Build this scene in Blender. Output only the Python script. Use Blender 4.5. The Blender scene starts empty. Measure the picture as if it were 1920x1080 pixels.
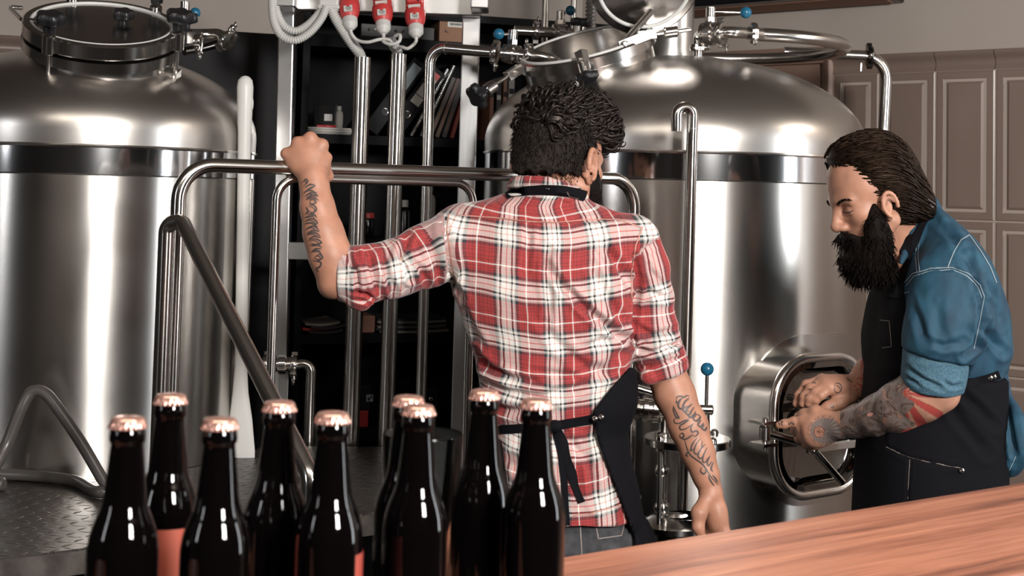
import bpy, bmesh, math, random
import numpy as np
from mathutils import Vector, Matrix, noise as mnoise
from mathutils.bvhtree import BVHTree
random.seed(7)
rng = np.random.default_rng(7)
scn = bpy.context.scene
C = scn.collection
PI = math.pi

# ------------------------------------------------------------------ camera
EYE = Vector((0, 0, 1.56))
FPX = 2667.0
PITCH, ROLL = math.radians(3.4), math.radians(1.4)
HORIZON = 362.0
CX, CY = 960.0, HORIZON - FPX * math.tan(PITCH)
_fw = Vector((0, math.cos(PITCH), math.sin(PITCH)))
_up0 = Vector((0, -math.sin(PITCH), math.cos(PITCH)))
_r0 = Vector((1, 0, 0))
_rt = math.cos(ROLL) * _r0 + math.sin(ROLL) * _up0
_up = -math.sin(ROLL) * _r0 + math.cos(ROLL) * _up0
cam_d = bpy.data.cameras.new('camera')
cam = bpy.data.objects.new('camera', cam_d); C.objects.link(cam)
cam_d.sensor_width = 36.0
cam_d.lens = 36.0 * FPX / 1920.0
cam_d.shift_y = (CY - 540.0) / 1920.0
cam_d.clip_start = 0.05
cam.matrix_world = Matrix(((_rt.x, _up.x, -_fw.x, EYE.x), (_rt.y, _up.y, -_fw.y, EYE.y), (_rt.z, _up.z, -_fw.z, EYE.z), (0, 0, 0, 1)))
cam_d.dof.use_dof = True
cam_d.dof.focus_distance = 3.05
cam_d.dof.aperture_fstop = 9.0
scn.camera = cam

def ray(px, py):
    return ((px - CX) / FPX * _rt - (py - CY) / FPX * _up + _fw)
def P(px, py, Y):
    """the place at distance Y into the room that the photograph shows at (px, py)"""
    d = ray(px, py)
    return EYE + d * (Y / d.y)
def PZ(px, py, z):
    """the place on the level plane z"""
    d = ray(px, py)
    return EYE + d * ((z - EYE.z) / d.z)
def PX(Y):          # metres per photograph pixel at distance Y
    return Y / FPX

# ------------------------------------------------------------------ world, lights, exposure
w = bpy.data.worlds.new('world'); scn.world = w; w.use_nodes = True
bg = w.node_tree.nodes['Background']
bg.inputs[0].default_value = (0.9, 0.85, 0.8, 1); bg.inputs[1].default_value = 0.012
scn.view_settings.view_transform = 'Standard'
scn.view_settings.look = 'None'
scn.view_settings.exposure = 0.65
scn.view_settings.gamma = 1.0
scn.view_settings.use_curve_mapping = False

def area(name, loc, target, sx, sy, power, col=(1, 1, 1), spread=180):
    d = bpy.data.lights.new(name, 'AREA'); d.shape = 'RECTANGLE'; d.size = sx; d.size_y = sy
    d.energy = power; d.color = col; d.spread = math.radians(spread)
    o = bpy.data.objects.new(name, d); C.objects.link(o)
    o.location = loc
    o.rotation_euler = (Vector(target) - Vector(loc)).to_track_quat('-Z', 'Y').to_euler()
    return o
# high softbox behind the camera, then daylight from unseen right and left windows
area('window_light_front', (1.75, -0.95, 2.50), (0.35, 3.2, 1.25), 0.6, 0.75, 150, (1.0, 0.97, 0.93))
area('window_light_right', (4.25, 1.9, 1.75), (0.9, 3.6, 1.3), 0.4, 2.1, 40, (0.92, 0.97, 1.0))
area('window_light_left', (-3.35, -0.6, 2.3), (-0.9, 3.9, 1.3), 0.3, 1.0, 12, (0.95, 0.97, 1.0))
area('ceiling_light_room', (0.1, 1.0, 2.93), (0.1, 1.0, 0), 2.6, 0.35, 24, (1.0, 0.9, 0.78))
area('ceiling_light_wall', (3.0, 3.1, 2.93), (2.6, 3.3, 0), 0.9, 0.2, 13, (1.0, 0.88, 0.75))  # added fill to lighten the right wall, no lamp hangs there

# ------------------------------------------------------------------ materials
def mat(name, col=(0.5, 0.5, 0.5), rough=0.5, metal=0.0, **k):
    m = bpy.data.materials.new(name); m.use_nodes = True
    b = m.node_tree.nodes['Principled BSDF']
    b.inputs['Base Color'].default_value = (*col, 1)
    b.inputs['Roughness'].default_value = rough
    b.inputs['Metallic'].default_value = metal
    for key, v in k.items():
        b.inputs[key.replace('_', ' ')].default_value = v
    return m
def nt(m): return m.node_tree.nodes, m.node_tree.links, m.node_tree.nodes['Principled BSDF']
def add_noise_bump(m, scale=40, strength=0.2, dist=0.002, stretch=(1, 1, 1), detail=4, coord='Object'):
    n, l, b = nt(m)
    tc = n.new('ShaderNodeTexCoord'); mp = n.new('ShaderNodeMapping'); tx = n.new('ShaderNodeTexNoise'); bp = n.new('ShaderNodeBump')
    mp.inputs['Scale'].default_value = stretch
    tx.inputs['Scale'].default_value = scale; tx.inputs['Detail'].default_value = detail
    bp.inputs['Strength'].default_value = strength; bp.inputs['Distance'].default_value = dist
    l.new(tc.outputs[coord], mp.inputs[0]); l.new(mp.outputs[0], tx.inputs['Vector']); l.new(tx.outputs[0], bp.inputs['Height'])
    l.new(bp.outputs[0], b.inputs['Normal'])
    return tx
def add_noise_col(m, c1, c2, scale=5, stretch=(1, 1, 1), detail=4, lo=0.35, hi=0.65, coord='Object', rough=None):
    n, l, b = nt(m)
    tc = n.new('ShaderNodeTexCoord'); mp = n.new('ShaderNodeMapping'); tx = n.new('ShaderNodeTexNoise'); cr = n.new('ShaderNodeValToRGB')
    mp.inputs['Scale'].default_value = stretch
    tx.inputs['Scale'].default_value = scale; tx.inputs['Detail'].default_value = detail
    cr.color_ramp.elements[0].position = lo; cr.color_ramp.elements[0].color = (*c1, 1)
    cr.color_ramp.elements[1].position = hi; cr.color_ramp.elements[1].color = (*c2, 1)
    l.new(tc.outputs[coord], mp.inputs[0]); l.new(mp.outputs[0], tx.inputs['Vector']); l.new(tx.outputs[0], cr.inputs[0])
    l.new(cr.outputs[0], b.inputs['Base Color'])
    if rough:
        mr = n.new('ShaderNodeMapRange'); mr.inputs[3].default_value = rough[0]; mr.inputs[4].default_value = rough[1]
        l.new(tx.outputs[0], mr.inputs[0]); l.new(mr.outputs[0], b.inputs['Roughness'])
    return tx
def brushed(m, aniso, stretch, scale, strength, rough):
    n, l, b = nt(m)
    tg = n.new('ShaderNodeTangent'); tg.direction_type = 'RADIAL'; tg.axis = 'Z'
    b.inputs['Anisotropic'].default_value = aniso
    l.new(tg.outputs[0], b.inputs['Tangent']); b.inputs['Anisotropic Rotation'].default_value = 0.25
    tx = add_noise_bump(m, scale, strength, 0.001, stretch, 5)
    t2 = n.new('ShaderNodeTexNoise'); t2.inputs['Scale'].default_value = 3.5; t2.inputs['Detail'].default_value = 6
    mr = n.new('ShaderNodeMapRange'); mr.inputs[3].default_value = rough[0]; mr.inputs[4].default_value = rough[1]
    tc = n.new('ShaderNodeTexCoord')
    l.new(tc.outputs['Object'], t2.inputs['Vector']); l.new(t2.outputs[0], mr.inputs[0]); l.new(mr.outputs[0], b.inputs['Roughness'])

M = {}
M['tank'] = mat('brushed_steel_shell', (0.60, 0.575, 0.55), 0.3, 1.0); brushed(M['tank'], 0.8, (1, 1, 14), 9, 0.03, (0.20, 0.30))
M['dome'] = mat('brushed_steel_dome', (0.56, 0.53, 0.505), 0.3, 1.0); brushed(M['dome'], 0.15, (0.6, 0.6, 9), 8, 0.10, (0.24, 0.36))
M['band'] = mat('polished_steel_band', (0.68, 0.68, 0.69), 0.09, 1.0); add_noise_bump(M['band'], 7, 0.10, 0.004, (1, 1, 0.5), 2)
def drawn(m, aniso):
    """tube steel drawn lengthwise: the glint runs along each tube"""
    n, l, b = nt(m); at = n.new('ShaderNodeAttribute'); at.attribute_name = 'axis'
    vt = n.new('ShaderNodeVectorTransform'); vt.vector_type = 'VECTOR'; vt.convert_from = 'OBJECT'; vt.convert_to = 'WORLD'
    l.new(at.outputs['Vector'], vt.inputs[0]); l.new(vt.outputs[0], b.inputs['Tangent']); b.inputs['Anisotropic'].default_value = aniso
M['steel'] = mat('polished_steel', (0.62, 0.595, 0.57), 0.19, 1.0); add_noise_bump(M['steel'], 60, 0.03, 0.001); drawn(M['steel'], 0.75)
M['polish'] = mat('mirror_polished_steel', (0.55, 0.53, 0.51), 0.2, 1.0); add_noise_bump(M['polish'], 50, 0.03, 0.001)
M['lidsteel'] = mat('dull_lid_steel', (0.26, 0.245, 0.235), 0.22, 1.0)
M['satin'] = mat('satin_steel', (0.58, 0.55, 0.52), 0.28, 1.0); add_noise_bump(M['satin'], 120, 0.06, 0.001)
M['frame'] = mat('brushed_square_tube', (0.66, 0.66, 0.66), 0.3, 1.0); add_noise_bump(M['frame'], 60, 0.15, 0.001, (1, 1, 0.1))
M['darksteel'] = mat('dark_steel', (0.10, 0.095, 0.09), 0.18, 1.0)
M['mirror'] = mat('mirror_dark_plate', (0.22, 0.21, 0.2), 0.06, 1.0)
M['blackplastic'] = mat('black_plastic', (0.012, 0.012, 0.014), 0.35)
M['blackgloss'] = mat('black_gloss', (0.008, 0.008, 0.01), 0.2)
M['blue'] = mat('blue_knob', (0.012, 0.115, 0.21), 0.25)
M['gasket'] = mat('white_gasket', (0.62, 0.62, 0.6), 0.5)
M['red'] = mat('red_plastic', (0.48, 0.045, 0.045), 0.42)
M['greyplastic'] = mat('pale_grey_plastic', (0.5, 0.49, 0.47), 0.45)
M['whiteplastic'] = mat('white_plastic', (0.62, 0.61, 0.585), 0.4)
M['cardboard'] = mat('cardboard', (0.23, 0.12, 0.075), 0.8)
M['paper'] = mat('paper', (0.55, 0.53, 0.5), 0.8)
M['ink'] = mat('print_ink', (0.02, 0.02, 0.025), 0.7)
M['darkwood'] = mat('black_board', (0.003, 0.003, 0.0042), 0.6, 0.0, Specular_IOR_Level=0.15); add_noise_bump(M['darkwood'], 30, 0.1, 0.001)
M['panel'] = mat('charcoal_panel', (0.006, 0.0055, 0.0068), 0.6, 0.0, Specular_IOR_Level=0.2)
M['glass'] = mat('clear_glass', (1, 1, 1), 0.01, 0.0, Transmission_Weight=1.0, IOR=1.25)
M['amber'] = mat('amber_glass', (0.05, 0.012, 0.005), 0.03, 0.0, IOR=1.5, Coat_Weight=0.6, Coat_Roughness=0.02)
M['cap'] = mat('copper_pink_cap', (0.78, 0.44, 0.36), 0.24, 0.8)
M['rubber'] = mat('grey_rubber_hose', (0.075, 0.068, 0.064), 0.3)

# ------------------------------------------------------------------ object helpers
WL = {}
def thing(name, label, cat, loc=(0, 0, 0), group=None):
    o = bpy.data.objects.new(name, None); C.objects.link(o); o.empty_display_size = 0.1
    o.location = loc; o['label'] = label; o['category'] = cat
    if group: o['group'] = group
    WL[o.name] = Vector(loc)
    return o
def tag(o, label, cat, group=None):
    o['label'] = label; o['category'] = cat
    if group: o['group'] = group
    return o
def root_of(o):
    while o.parent: o = o.parent
    return o

class MB:
    """collects shapes (world coordinates) for one mesh object"""
    def __init__(s): s.v = []; s.f = []; s.mi = []; s.cur = 0; s.ax = []
    def add(s, vs, fs, ax=None):
        k = len(s.v); s.ax += ax or [(0, 0, 1)] * len(vs); s.v += [tuple(q) for q in vs]; s.f += [tuple(i + k for i in f) for f in fs]; s.mi += [s.cur] * len(fs)
        return s
    def box(s, c, size, ax=None):
        c = Vector(c); h = Vector(size) / 2
        A = ax or (Vector((1, 0, 0)), Vector((0, 1, 0)), Vector((0, 0, 1)))
        vs = [c + A[0] * (h.x * i) + A[1] * (h.y * j) + A[2] * (h.z * k) for i in (-1, 1) for j in (-1, 1) for k in (-1, 1)]
        return s.add(vs, [(0, 1, 3, 2), (4, 6, 7, 5), (0, 4, 5, 1), (2, 3, 7, 6), (0, 2, 6, 4), (1, 5, 7, 3)])
    def hexa(s, pts8):
        return s.add(pts8, [(0, 1, 3, 2), (4, 6, 7, 5), (0, 4, 5, 1), (2, 3, 7, 6), (0, 2, 6, 4), (1, 5, 7, 3)])
    def slab(s, poly, dvec):
        """a polygon swept by dvec"""
        n = len(poly); d = Vector(dvec); a = [Vector(p) for p in poly]
        vs = a + [p + d for p in a]
        fs = [tuple(range(n - 1, -1, -1)), tuple(range(n, 2 * n))] + [(i, (i + 1) % n, n + (i + 1) % n, n + i) for i in range(n)]
        return s.add(vs, fs)
    def lathe(s, prof, org=(0, 0, 0), axis=(0, 0, 1), n=24, wob=None):
        """prof: list of (radius, height along the axis)"""
        a = Vector(axis).normalized(); org = Vector(org)
        q = a.to_track_quat('Z', 'Y')
        ex, ey = q @ Vector((1, 0, 0)), q @ Vector((0, 1, 0))
        vs = []; fs = []; rows = []
        for r, h in prof:
            if r < 1e-6:
                rows.append([len(vs)]); vs.append(org + a * h)
            else:
                rows.append(list(range(len(vs), len(vs) + n)))
                for i in range(n):
                    t = 2 * PI * i / n; rr = r if wob is None else r * wob(t, h)
                    vs.append(org + a * h + (ex * math.cos(t) + ey * math.sin(t)) * rr)
        for A, B in zip(rows, rows[1:]):
            for i in range(n):
                j = (i + 1) % n
                if len(A) == 1 and len(B) == 1: break
                if len(A) == 1: fs.append((A[0], B[j], B[i]))
                elif len(B) == 1: fs.append((A[i], A[j], B[0]))
                else: fs.append((A[i], A[j], B[j], B[i]))
        for row, rev in ((rows[0], True), (rows[-1], False)):
            if len(row) > 1: fs.append(tuple(reversed(row)) if rev else tuple(row))
        return s.add(vs, fs, [tuple(a)] * len(vs))
    def cyl(s, p0, p1, r, r1=None, n=20):
        p0, p1 = Vector(p0), Vector(p1)
        return s.lathe([(r, 0), (r if r1 is None else r1, (p1 - p0).length)], p0, p1 - p0, n)
    def rod(s, p0, p1, r, n=16, e=None):
        """a cylinder with slightly rounded ends"""
        p0, p1 = Vector(p0), Vector(p1); L = (p1 - p0).length; e = e or min(r * 0.25, L * 0.3)
        return s.lathe([(r - e, 0), (r, e), (r, L - e), (r - e, L)], p0, p1 - p0, n)
    def sphere(s, c, r, n=18, sc=(1, 1, 1)):
        k = max(6, n // 2)
        b = MB().lathe([(r * math.sin(PI * i / k), -r * math.cos(PI * i / k)) for i in range(k + 1)], (0, 0, 0), (0, 0, 1), n)
        c = Vector(c)
        return s.add([c + Vector((x * sc[0], y * sc[1], z * sc[2])) for x, y, z in b.v], b.f)
    def tube(s, pts, r, n=14, caps=True, closed=False):
        pts = [Vector(p) for p in pts]; m = len(pts)
        rs = r if isinstance(r, (list, tuple)) else [r] * m
        T = []
        for i in range(m):
            if closed: t = pts[(i + 1) % m] - pts[i - 1]
            else: t = pts[min(i + 1, m - 1)] - pts[max(i - 1, 0)]
            T.append(t.normalized() if t.length > 1e-9 else Vector((0, 0, 1)))
        ref = Vector((0, 0, 1)) if abs(T[0].z) < 0.9 else Vector((1, 0, 0))
        N = (ref - T[0] * ref.dot(T[0])).normalized()
        vs = []; fs = []
        for i in range(m):
            if i:
                N = N - T[i] * N.dot(T[i])
                N = N.normalized() if N.length > 1e-6 else Vector((1, 0, 0))
            B = T[i].cross(N)
            for k in range(n):
                a = 2 * PI * k / n
                vs.append(pts[i] + (N * math.cos(a) + B * math.sin(a)) * rs[i])
        for i in range(m if closed else m - 1):
            j = (i + 1) % m
            for k in range(n):
                q = (k + 1) % n
                fs.append((i * n + k, i * n + q, j * n + q, j * n + k))
        if caps and not closed:
            fs.append(tuple(range(n - 1, -1, -1))); fs.append(tuple((m - 1) * n + k for k in range(n)))
        return s.add(vs, fs, [tuple(T[i]) for i in range(m) for _ in range(n)])
    def torus(s, c, axis, R, r, n=40, m=10, a0=0, a1=2 * PI):
        a = Vector(axis).normalized(); q = a.to_track_quat('Z', 'Y'); ex, ey = q @ Vector((1, 0, 0)), q @ Vector((0, 1, 0)); c = Vector(c)
        full = abs(a1 - a0 - 2 * PI) < 1e-6
        k = n if full else n + 1
        return s.tube([c + (ex * math.cos(a0 + (a1 - a0) * i / n) + ey * math.sin(a0 + (a1 - a0) * i / n)) * R for i in range(k)], r, m, closed=full)

def build(name, mb, material, parent=None, smooth=True, bevel=0, loc=None, seg=2, angle=35, kind=None, label=None):
    me = bpy.data.meshes.new(name)
    if parent is not None: off = WL[root_of(parent).name]
    else: off = Vector(loc) if loc is not None else Vector((0, 0, 0))
    me.from_pydata([(x - off.x, y - off.y, z - off.z) for x, y, z in mb.v], [], mb.f)
    mats = material if isinstance(material, (list, tuple)) else [material]
    for q in mats: me.materials.append(q)
    if len(mats) > 1: me.polygons.foreach_set('material_index', mb.mi)
    if len(mb.ax) == len(mb.v): me.attributes.new('axis', 'FLOAT_VECTOR', 'POINT').data.foreach_set('vector', [c for q in mb.ax for c in q])
    bm = bmesh.new(); bm.from_mesh(me); bmesh.ops.recalc_face_normals(bm, faces=bm.faces); bm.to_mesh(me); bm.free()
    if smooth:
        me.polygons.foreach_set('use_smooth', [True] * len(me.polygons))
        me.set_sharp_from_angle(angle=math.radians(angle))
    o = bpy.data.objects.new(name, me); C.objects.link(o)
    if parent is not None: o.parent = parent
    else: o.location = off; WL[o.name] = off.copy()
    if bevel:
        b = o.modifiers.new('bevel', 'BEVEL'); b.width = bevel; b.segments = seg; b.limit_method = 'ANGLE'; b.angle_limit = math.radians(40)
    if kind: o['kind'] = kind
    if label: o['label'] = label
    return o
def struct(name, mb, material, **k):
    return build(name, mb, material, kind='structure', **k)

def bend(pts, rad, seg=8):
    """polyline with its inner corners rounded"""
    pts = [Vector(p) for p in pts]; out = [pts[0]]
    for a, b, c in zip(pts, pts[1:], pts[2:]):
        u = (a - b); v = (c - b); lu, lv = u.length, v.length; u.normalize(); v.normalize()
        ang = u.angle(v)
        if ang > PI - 0.02: out.append(b); continue
        t = min(rad / math.tan(ang / 2), lu * 0.49, lv * 0.49); r = t * math.tan(ang / 2)
        p0, p1 = b + u * t, b + v * t
        ctr = b + (u + v).normalized() * (r / math.sin(ang / 2))
        q0, q1 = p0 - ctr, p1 - ctr; th = q0.angle(q1); axv = q0.cross(q1).normalized()
        for i in range(seg + 1):
            out.append(ctr + Matrix.Rotation(th * i / seg, 3, axv) @ q0)
    out.append(pts[-1]); return out
def spline(pts, seg=8):
    """Catmull-Rom through the points"""
    pts = [Vector(p) for p in pts]; q = [2 * pts[0] - pts[1]] + pts + [2 * pts[-1] - pts[-2]]; out = []
    for i in range(1, len(q) - 2):
        a, b, c, d = q[i - 1], q[i], q[i + 1], q[i + 2]
        for k in range(seg):
            t = k / seg
            out.append(0.5 * ((2 * b) + (c - a) * t + (2 * a - 5 * b + 4 * c - d) * t * t + (3 * b - a - 3 * c + d) * t ** 3))
    out.append(pts[-1]); return out
# ------------------------------------------------------------------ the room
WR0, WRD = Vector((1.512, 4.8, 0)), Vector((0.77, -0.638, 0)).normalized()     # tiled wall, runs toward the camera on the right
WRN = Vector((-WRD.y * -1, 0, 0)); WRN = Vector((WRD.y, -WRD.x, 0))            # its normal, into the room
COR = WR0 - WRD * 1.6                                                          # corner behind the right tank
WBD = Vector((-0.94, -0.342, 0)).normalized()                                  # back wall, runs left from the corner
WBN = Vector((0.342, -0.94, 0)).normalized()
H = 3.0
M['wallpaint'] = mat('warm_plaster', (0.36, 0.31, 0.275), 0.75); add_noise_bump(M['wallpaint'], 90, 0.05, 0.002)
M['tile'] = mat('taupe_glazed_tile', (0.185, 0.135, 0.112), 0.3); add_noise_bump(M['tile'], 14, 0.05, 0.003, (1, 1, 1), 2)
M['grout'] = mat('pale_grout', (0.36, 0.3, 0.26), 0.8)
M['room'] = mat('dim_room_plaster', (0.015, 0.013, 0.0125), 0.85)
M['ceil'] = mat('ceiling_plaster', (0.20, 0.165, 0.14), 0.85)
M['casing'] = mat('brown_door_paint', (0.20, 0.125, 0.095), 0.45)
M['floor'] = mat('dark_floor_tile', (0.05, 0.043, 0.04), 0.4); add_noise_col(M['floor'], (0.03, 0.026, 0.024), (0.06, 0.05, 0.046), 3)

fl = MB(); fl.box((0.6, 2.2, -0.05), (9.6, 8.8, 0.1)); struct('floor', fl, M['floor'])
ce = MB(); ce.box((0.6, 2.2, H + 0.05), (9.6, 8.8, 0.1)); struct('ceiling', ce, M['ceil'])
Z = Vector((0, 0, 1))
def wall(name, a, b, nrm, m, z0=0, z1=H, th=0.1):
    a, b = Vector(a), Vector(b)
    mb = MB(); mb.slab([a + Z * z0, b + Z * z0, b + Z * z1, a + Z * z1], Vector(nrm) * -th); return struct(name, mb, m)
WRE = WR0 + WRD * 4.2
wall('wall_right', COR, WRE, WRN, M['wallpaint'])
WBE = COR + WBD * 4.0
wall('wall_back', COR, WBE, WBN, M['wallpaint'])
wall('wall_left', (WBE.x, WBE.y, 0), (-3.6, -1.7, 0), (1, 0, 0), M['room'])
wall('wall_front', (-3.6, -1.7, 0), (4.9, -1.7, 0), (0, 1, 0), M['room'])
wall('wall_side', (4.9, -1.7, 0), (WRE.x, WRE.y, 0), (-1, 0, 0), M['room'])
# unseen window frames: one added behind the front softbox, one for the right daylight
def window(n, c, dx, w_, h_):
    c = Vector(c); dx = Vector(dx).normalized(); nrm = Vector((-dx.y, dx.x, 0))
    mb = MB()
    for s in (-1, 1):
        mb.box(c + dx * (s * (w_ / 2 + 0.03)), (0.06, 0.05, h_ + 0.12), (dx, nrm, Z))
        mb.box(c + Z * (s * (h_ / 2 + 0.03)), (w_, 0.05, 0.06), (dx, nrm, Z))
    struct('window_%d' % n, mb, M['greyplastic'])
window(1, (1.8, -1.66, 2.45), (1, 0, 0), 0.7, 0.85)
window(2, (4.3, 1.88, 1.75), (0.55, -0.83, 0), 0.85, 2.0)

# tiled wainscot: each tile has a raised field; one mesh, cornice separate
TW, TH, TZ = 0.2065, 0.505, 2.01
def wainscot(name, org, d, nrm, s0, s1, phase):
    mb = MB(); A = (d, nrm, Z)
    mb.cur = 1; mb.slab([org + d * s0, org + d * s1, org + d * s1 + Z * TZ, org + d * s0 + Z * TZ], nrm * 0.0205); mb.cur = 0
    k0 = math.floor((s0 - phase) / TW)
    for k in range(k0, int((s1 - phase) / TW) + 1):
        a, b = max(s0, phase + k * TW) + 0.0015, min(s1, phase + (k + 1) * TW) - 0.0015
        if b - a < 0.012: continue
        for j in range(4):
            z1 = TZ - j * TH - 0.0015; z0 = max(0, z1 - TH + 0.003)
            if z1 < 0.05: continue
            # bevelled picture-frame relief: flat border, groove, chamfer up, raised field
            rings = [(0.0, 0.012), (0.0, 0.020), (0.0045, 0.0225), (0.026, 0.0225), (0.029, 0.0185), (0.033, 0.0185), (0.046, 0.0245)]
            vs = []; fs = []
            for ins, hgt in rings:
                ins = min(ins, (b - a) * 0.45)
                for (s, z) in ((a + ins, z0 + ins), (b - ins, z0 + ins), (b - ins, z1 - ins), (a + ins, z1 - ins)):
                    vs.append(org + d * s + Z * z + nrm * hgt)
            for i in range(len(rings) - 1):
                for q in range(4):
                    r = (q + 1) % 4
                    fs.append((i * 4 + q, i * 4 + r, i * 4 + 4 + r, i * 4 + 4 + q))
            fs.append(tuple(len(vs) - 4 + q for q in range(4)))
            mb.add(vs, fs)
    return struct(name, mb, [M['tile'], M['grout']], smooth=False, bevel=0)
def cornice(name, org, d, nrm, s0, s1, phase):
    mb = MB()
    prof = [(0.0, 0), (0.026, 0), (0.026, 0.006), (0.022, 0.010), (0.020, 0.026), (0.026, 0.042), (0.036, 0.050), (0.038, 0.060), (0.032, 0.066), (0.0, 0.066)]
    k0 = math.floor((s0 - phase) / TW)
    for k in range(k0, int((s1 - phase) / TW) + 1):
        a, b = max(s0, phase + k * TW) + 0.0015, min(s1, phase + (k + 1) * TW) - 0.0015
        if b - a < 0.01: continue
        poly = [org + d * a + nrm * x + Z * (TZ + z) for x, z in prof]
        mb.slab(poly, d * (b - a))
    mb.cur = 1; mb.slab([org + d * s0 + Z * TZ, org + d * s1 + Z * TZ, org + d * s1 + Z * (TZ + 0.06), org + d * s0 + Z * (TZ + 0.06)], nrm * 0.016)
    return struct(name, mb, [M['tile'], M['grout']], smooth=True, angle=50)
def along(px, org, d):       # distance along a wall line of what the photo shows at px (any height)
    r = ray(px, 300); k = r.x / r.y
    return (k * org.y - org.x) / (d.x - k * d.y)
sA = along(1567, WR0, WRD); ph = along(1758, WR0, WRD)
wainscot('trim_1', WR0, WRD, WRN, sA, 4.1, ph)
cornice('trim_2', WR0, WRD, WRN, sA, 4.1, ph)
sB = 1.1
wainscot('trim_3', COR, WBD, WBN, sB, 3.9, 0.05)
cornice('trim_4', COR, WBD, WBN, sB, 3.9, 0.05)
# door with casing left of the tiles, mostly behind the right tank
sD = along(1500, WR0, WRD)
mb = MB()
cw = sA - along(1541, WR0, WRD)

ztop = P(1553, 88, (WR0 + WRD * (sA - cw / 2)).y).z
for s in (sA - cw, sA - 1.05):
    mb.slab([WR0 + WRD * s, WR0 + WRD * (s + cw), WR0 + WRD * (s + cw) + WRN * 0.03, WR0 + WRD * (s + cw * 0.8) + WRN * 0.045, WR0 + WRD * (s + cw * 0.2) + WRN * 0.03, WR0 + WRD * s + WRN * 0.012], Z * (ztop - 0.002))
mb.slab([WR0 + WRD * (sA - 1.05) + Z * (ztop - cw * 1.1), WR0 + WRD * sA + Z * (ztop - cw * 1.1), WR0 + WRD * sA + Z * ztop, WR0 + WRD * (sA - 1.05) + Z * ztop], WRN * 0.034)
struct('trim_5', mb, M['casing'], bevel=0.004)
mb = MB()
d0, d1 = sA - 1.05 + cw, sA - cw
mb.slab([WR0 + WRD * d0, WR0 + WRD * d1, WR0 + WRD * d1 + Z * (ztop - cw), WR0 + WRD * d0 + Z * (ztop - cw)], WRN * 0.015)
for z0, z1 in ((0.15, 0.95), (1.1, ztop - cw - 0.14)):
    for a, b in ((d0 + 0.1, (d0 + d1) / 2 - 0.05), ((d0 + d1) / 2 + 0.05, d1 - 0.1)):
        for (s, e, zz0, zz1) in ((a, a + 0.02, z0, z1), (b - 0.02, b, z0, z1), (a, b, z0, z0 + 0.02), (a, b, z1 - 0.02, z1)):
            mb.slab([WR0 + WRD * s + Z * zz0, WR0 + WRD * e + Z * zz0, WR0 + WRD * e + Z * zz1, WR0 + WRD * s + Z * zz1], WRN * 0.026)
struct('door_1', mb, M['casing'], bevel=0.003)
# ------------------------------------------------------------------ the bar counter
M['wood'] = mat('oiled_reddish_wood', (0.35, 0.15, 0.1), 0.45, 0.0, Specular_IOR_Level=0.25)
def wood_nodes():
    n, l, b = nt(M['wood'])
    tc = n.new('ShaderNodeTexCoord'); mp = n.new('ShaderNodeMapping'); mp.inputs['Rotation'].default_value = (0, 0, -CANG)
    l.new(tc.outputs['Object'], mp.inputs[0])
    m2 = n.new('ShaderNodeMapping'); m2.inputs['Scale'].default_value = (0.5, 9, 9); l.new(mp.outputs[0], m2.inputs[0])
    t1 = n.new('ShaderNodeTexNoise'); t1.inputs['Scale'].default_value = 3.2; t1.inputs['Detail'].default_value = 9; t1.inputs['Roughness'].default_value = 0.62; t1.inputs['Distortion'].default_value = 0.5
    l.new(m2.outputs[0], t1.inputs['Vector'])
    cr = n.new('ShaderNodeValToRGB'); e = cr.color_ramp.elements
    e[0].position = 0.30; e[0].color = (0.085, 0.036, 0.028, 1); e[1].position = 0.72; e[1].color = (0.56, 0.25, 0.155, 1)
    k = e.new(0.46); k.color = (0.36, 0.145, 0.09, 1)
    l.new(t1.outputs[0], cr.inputs[0])
    m3 = n.new('ShaderNodeMapping'); m3.inputs['Scale'].default_value = (2, 60, 60); l.new(mp.outputs[0], m3.inputs[0])
    t2 = n.new('ShaderNodeTexNoise'); t2.inputs['Scale'].default_value = 3; t2.inputs['Detail'].default_value = 5; l.new(m3.outputs[0], t2.inputs['Vector'])
    mx = n.new('ShaderNodeMix'); mx.data_type = 'RGBA'; mx.blend_type = 'MULTIPLY'; mx.inputs[0].default_value = 0.35
    c2 = n.new('ShaderNodeValToRGB'); c2.color_ramp.elements[0].position = 0.35; c2.color_ramp.elements[0].color = (0.35, 0.3, 0.3, 1); c2.color_ramp.elements[1].position = 0.6; c2.color_ramp.elements[1].color = (1, 1, 1, 1)
    l.new(t2.outputs[0], c2.inputs[0]); l.new(cr.outputs[0], mx.inputs[6]); l.new(c2.outputs[0], mx.inputs[7]); l.new(mx.outputs[2], b.inputs['Base Color'])
    bp = n.new('ShaderNodeBump'); bp.inputs['Strength'].default_value = 0.15; bp.inputs['Distance'].default_value = 0.002
    l.new(t2.outputs[0], bp.inputs['Height']); l.new(bp.outputs[0], b.inputs['Normal'])
CZ = 1.13
F0, F1 = PZ(1065, 1041, CZ), PZ(1920, 903, CZ)
CD = (F1 - F0).normalized(); CN = Vector((CD.y, -CD.x, 0))         # CN: toward the camera
CANG = math.atan2(CD.y, CD.x)
wood_nodes()
n0 = PZ(1905, 1075, CZ); CWID = (n0 - F0).dot(CN)
a, b = F0 - CD * 1.35, F1 + CD * 0.9
cnt = thing('bar_counter', 'reddish wooden bar counter with the beer bottles standing along it', 'counter', (a.x, a.y, 0))
mb = MB(); mb.slab([a, b, b + CN * CWID, a + CN * CWID], (0, 0, -0.045)); build('worktop', mb, M['wood'], cnt, smooth=False, bevel=0.006)
mb = MB(); o_ = -Z * 0.045
mb.slab([a + CN * 0.06 + o_, b + CN * 0.06 + o_, b + CN * (CWID - 0.09) + o_, a + CN * (CWID - 0.09) + o_], (0, 0, -(CZ - 0.145)))
build('body', mb, M['darkwood'], cnt, smooth=False)
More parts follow.
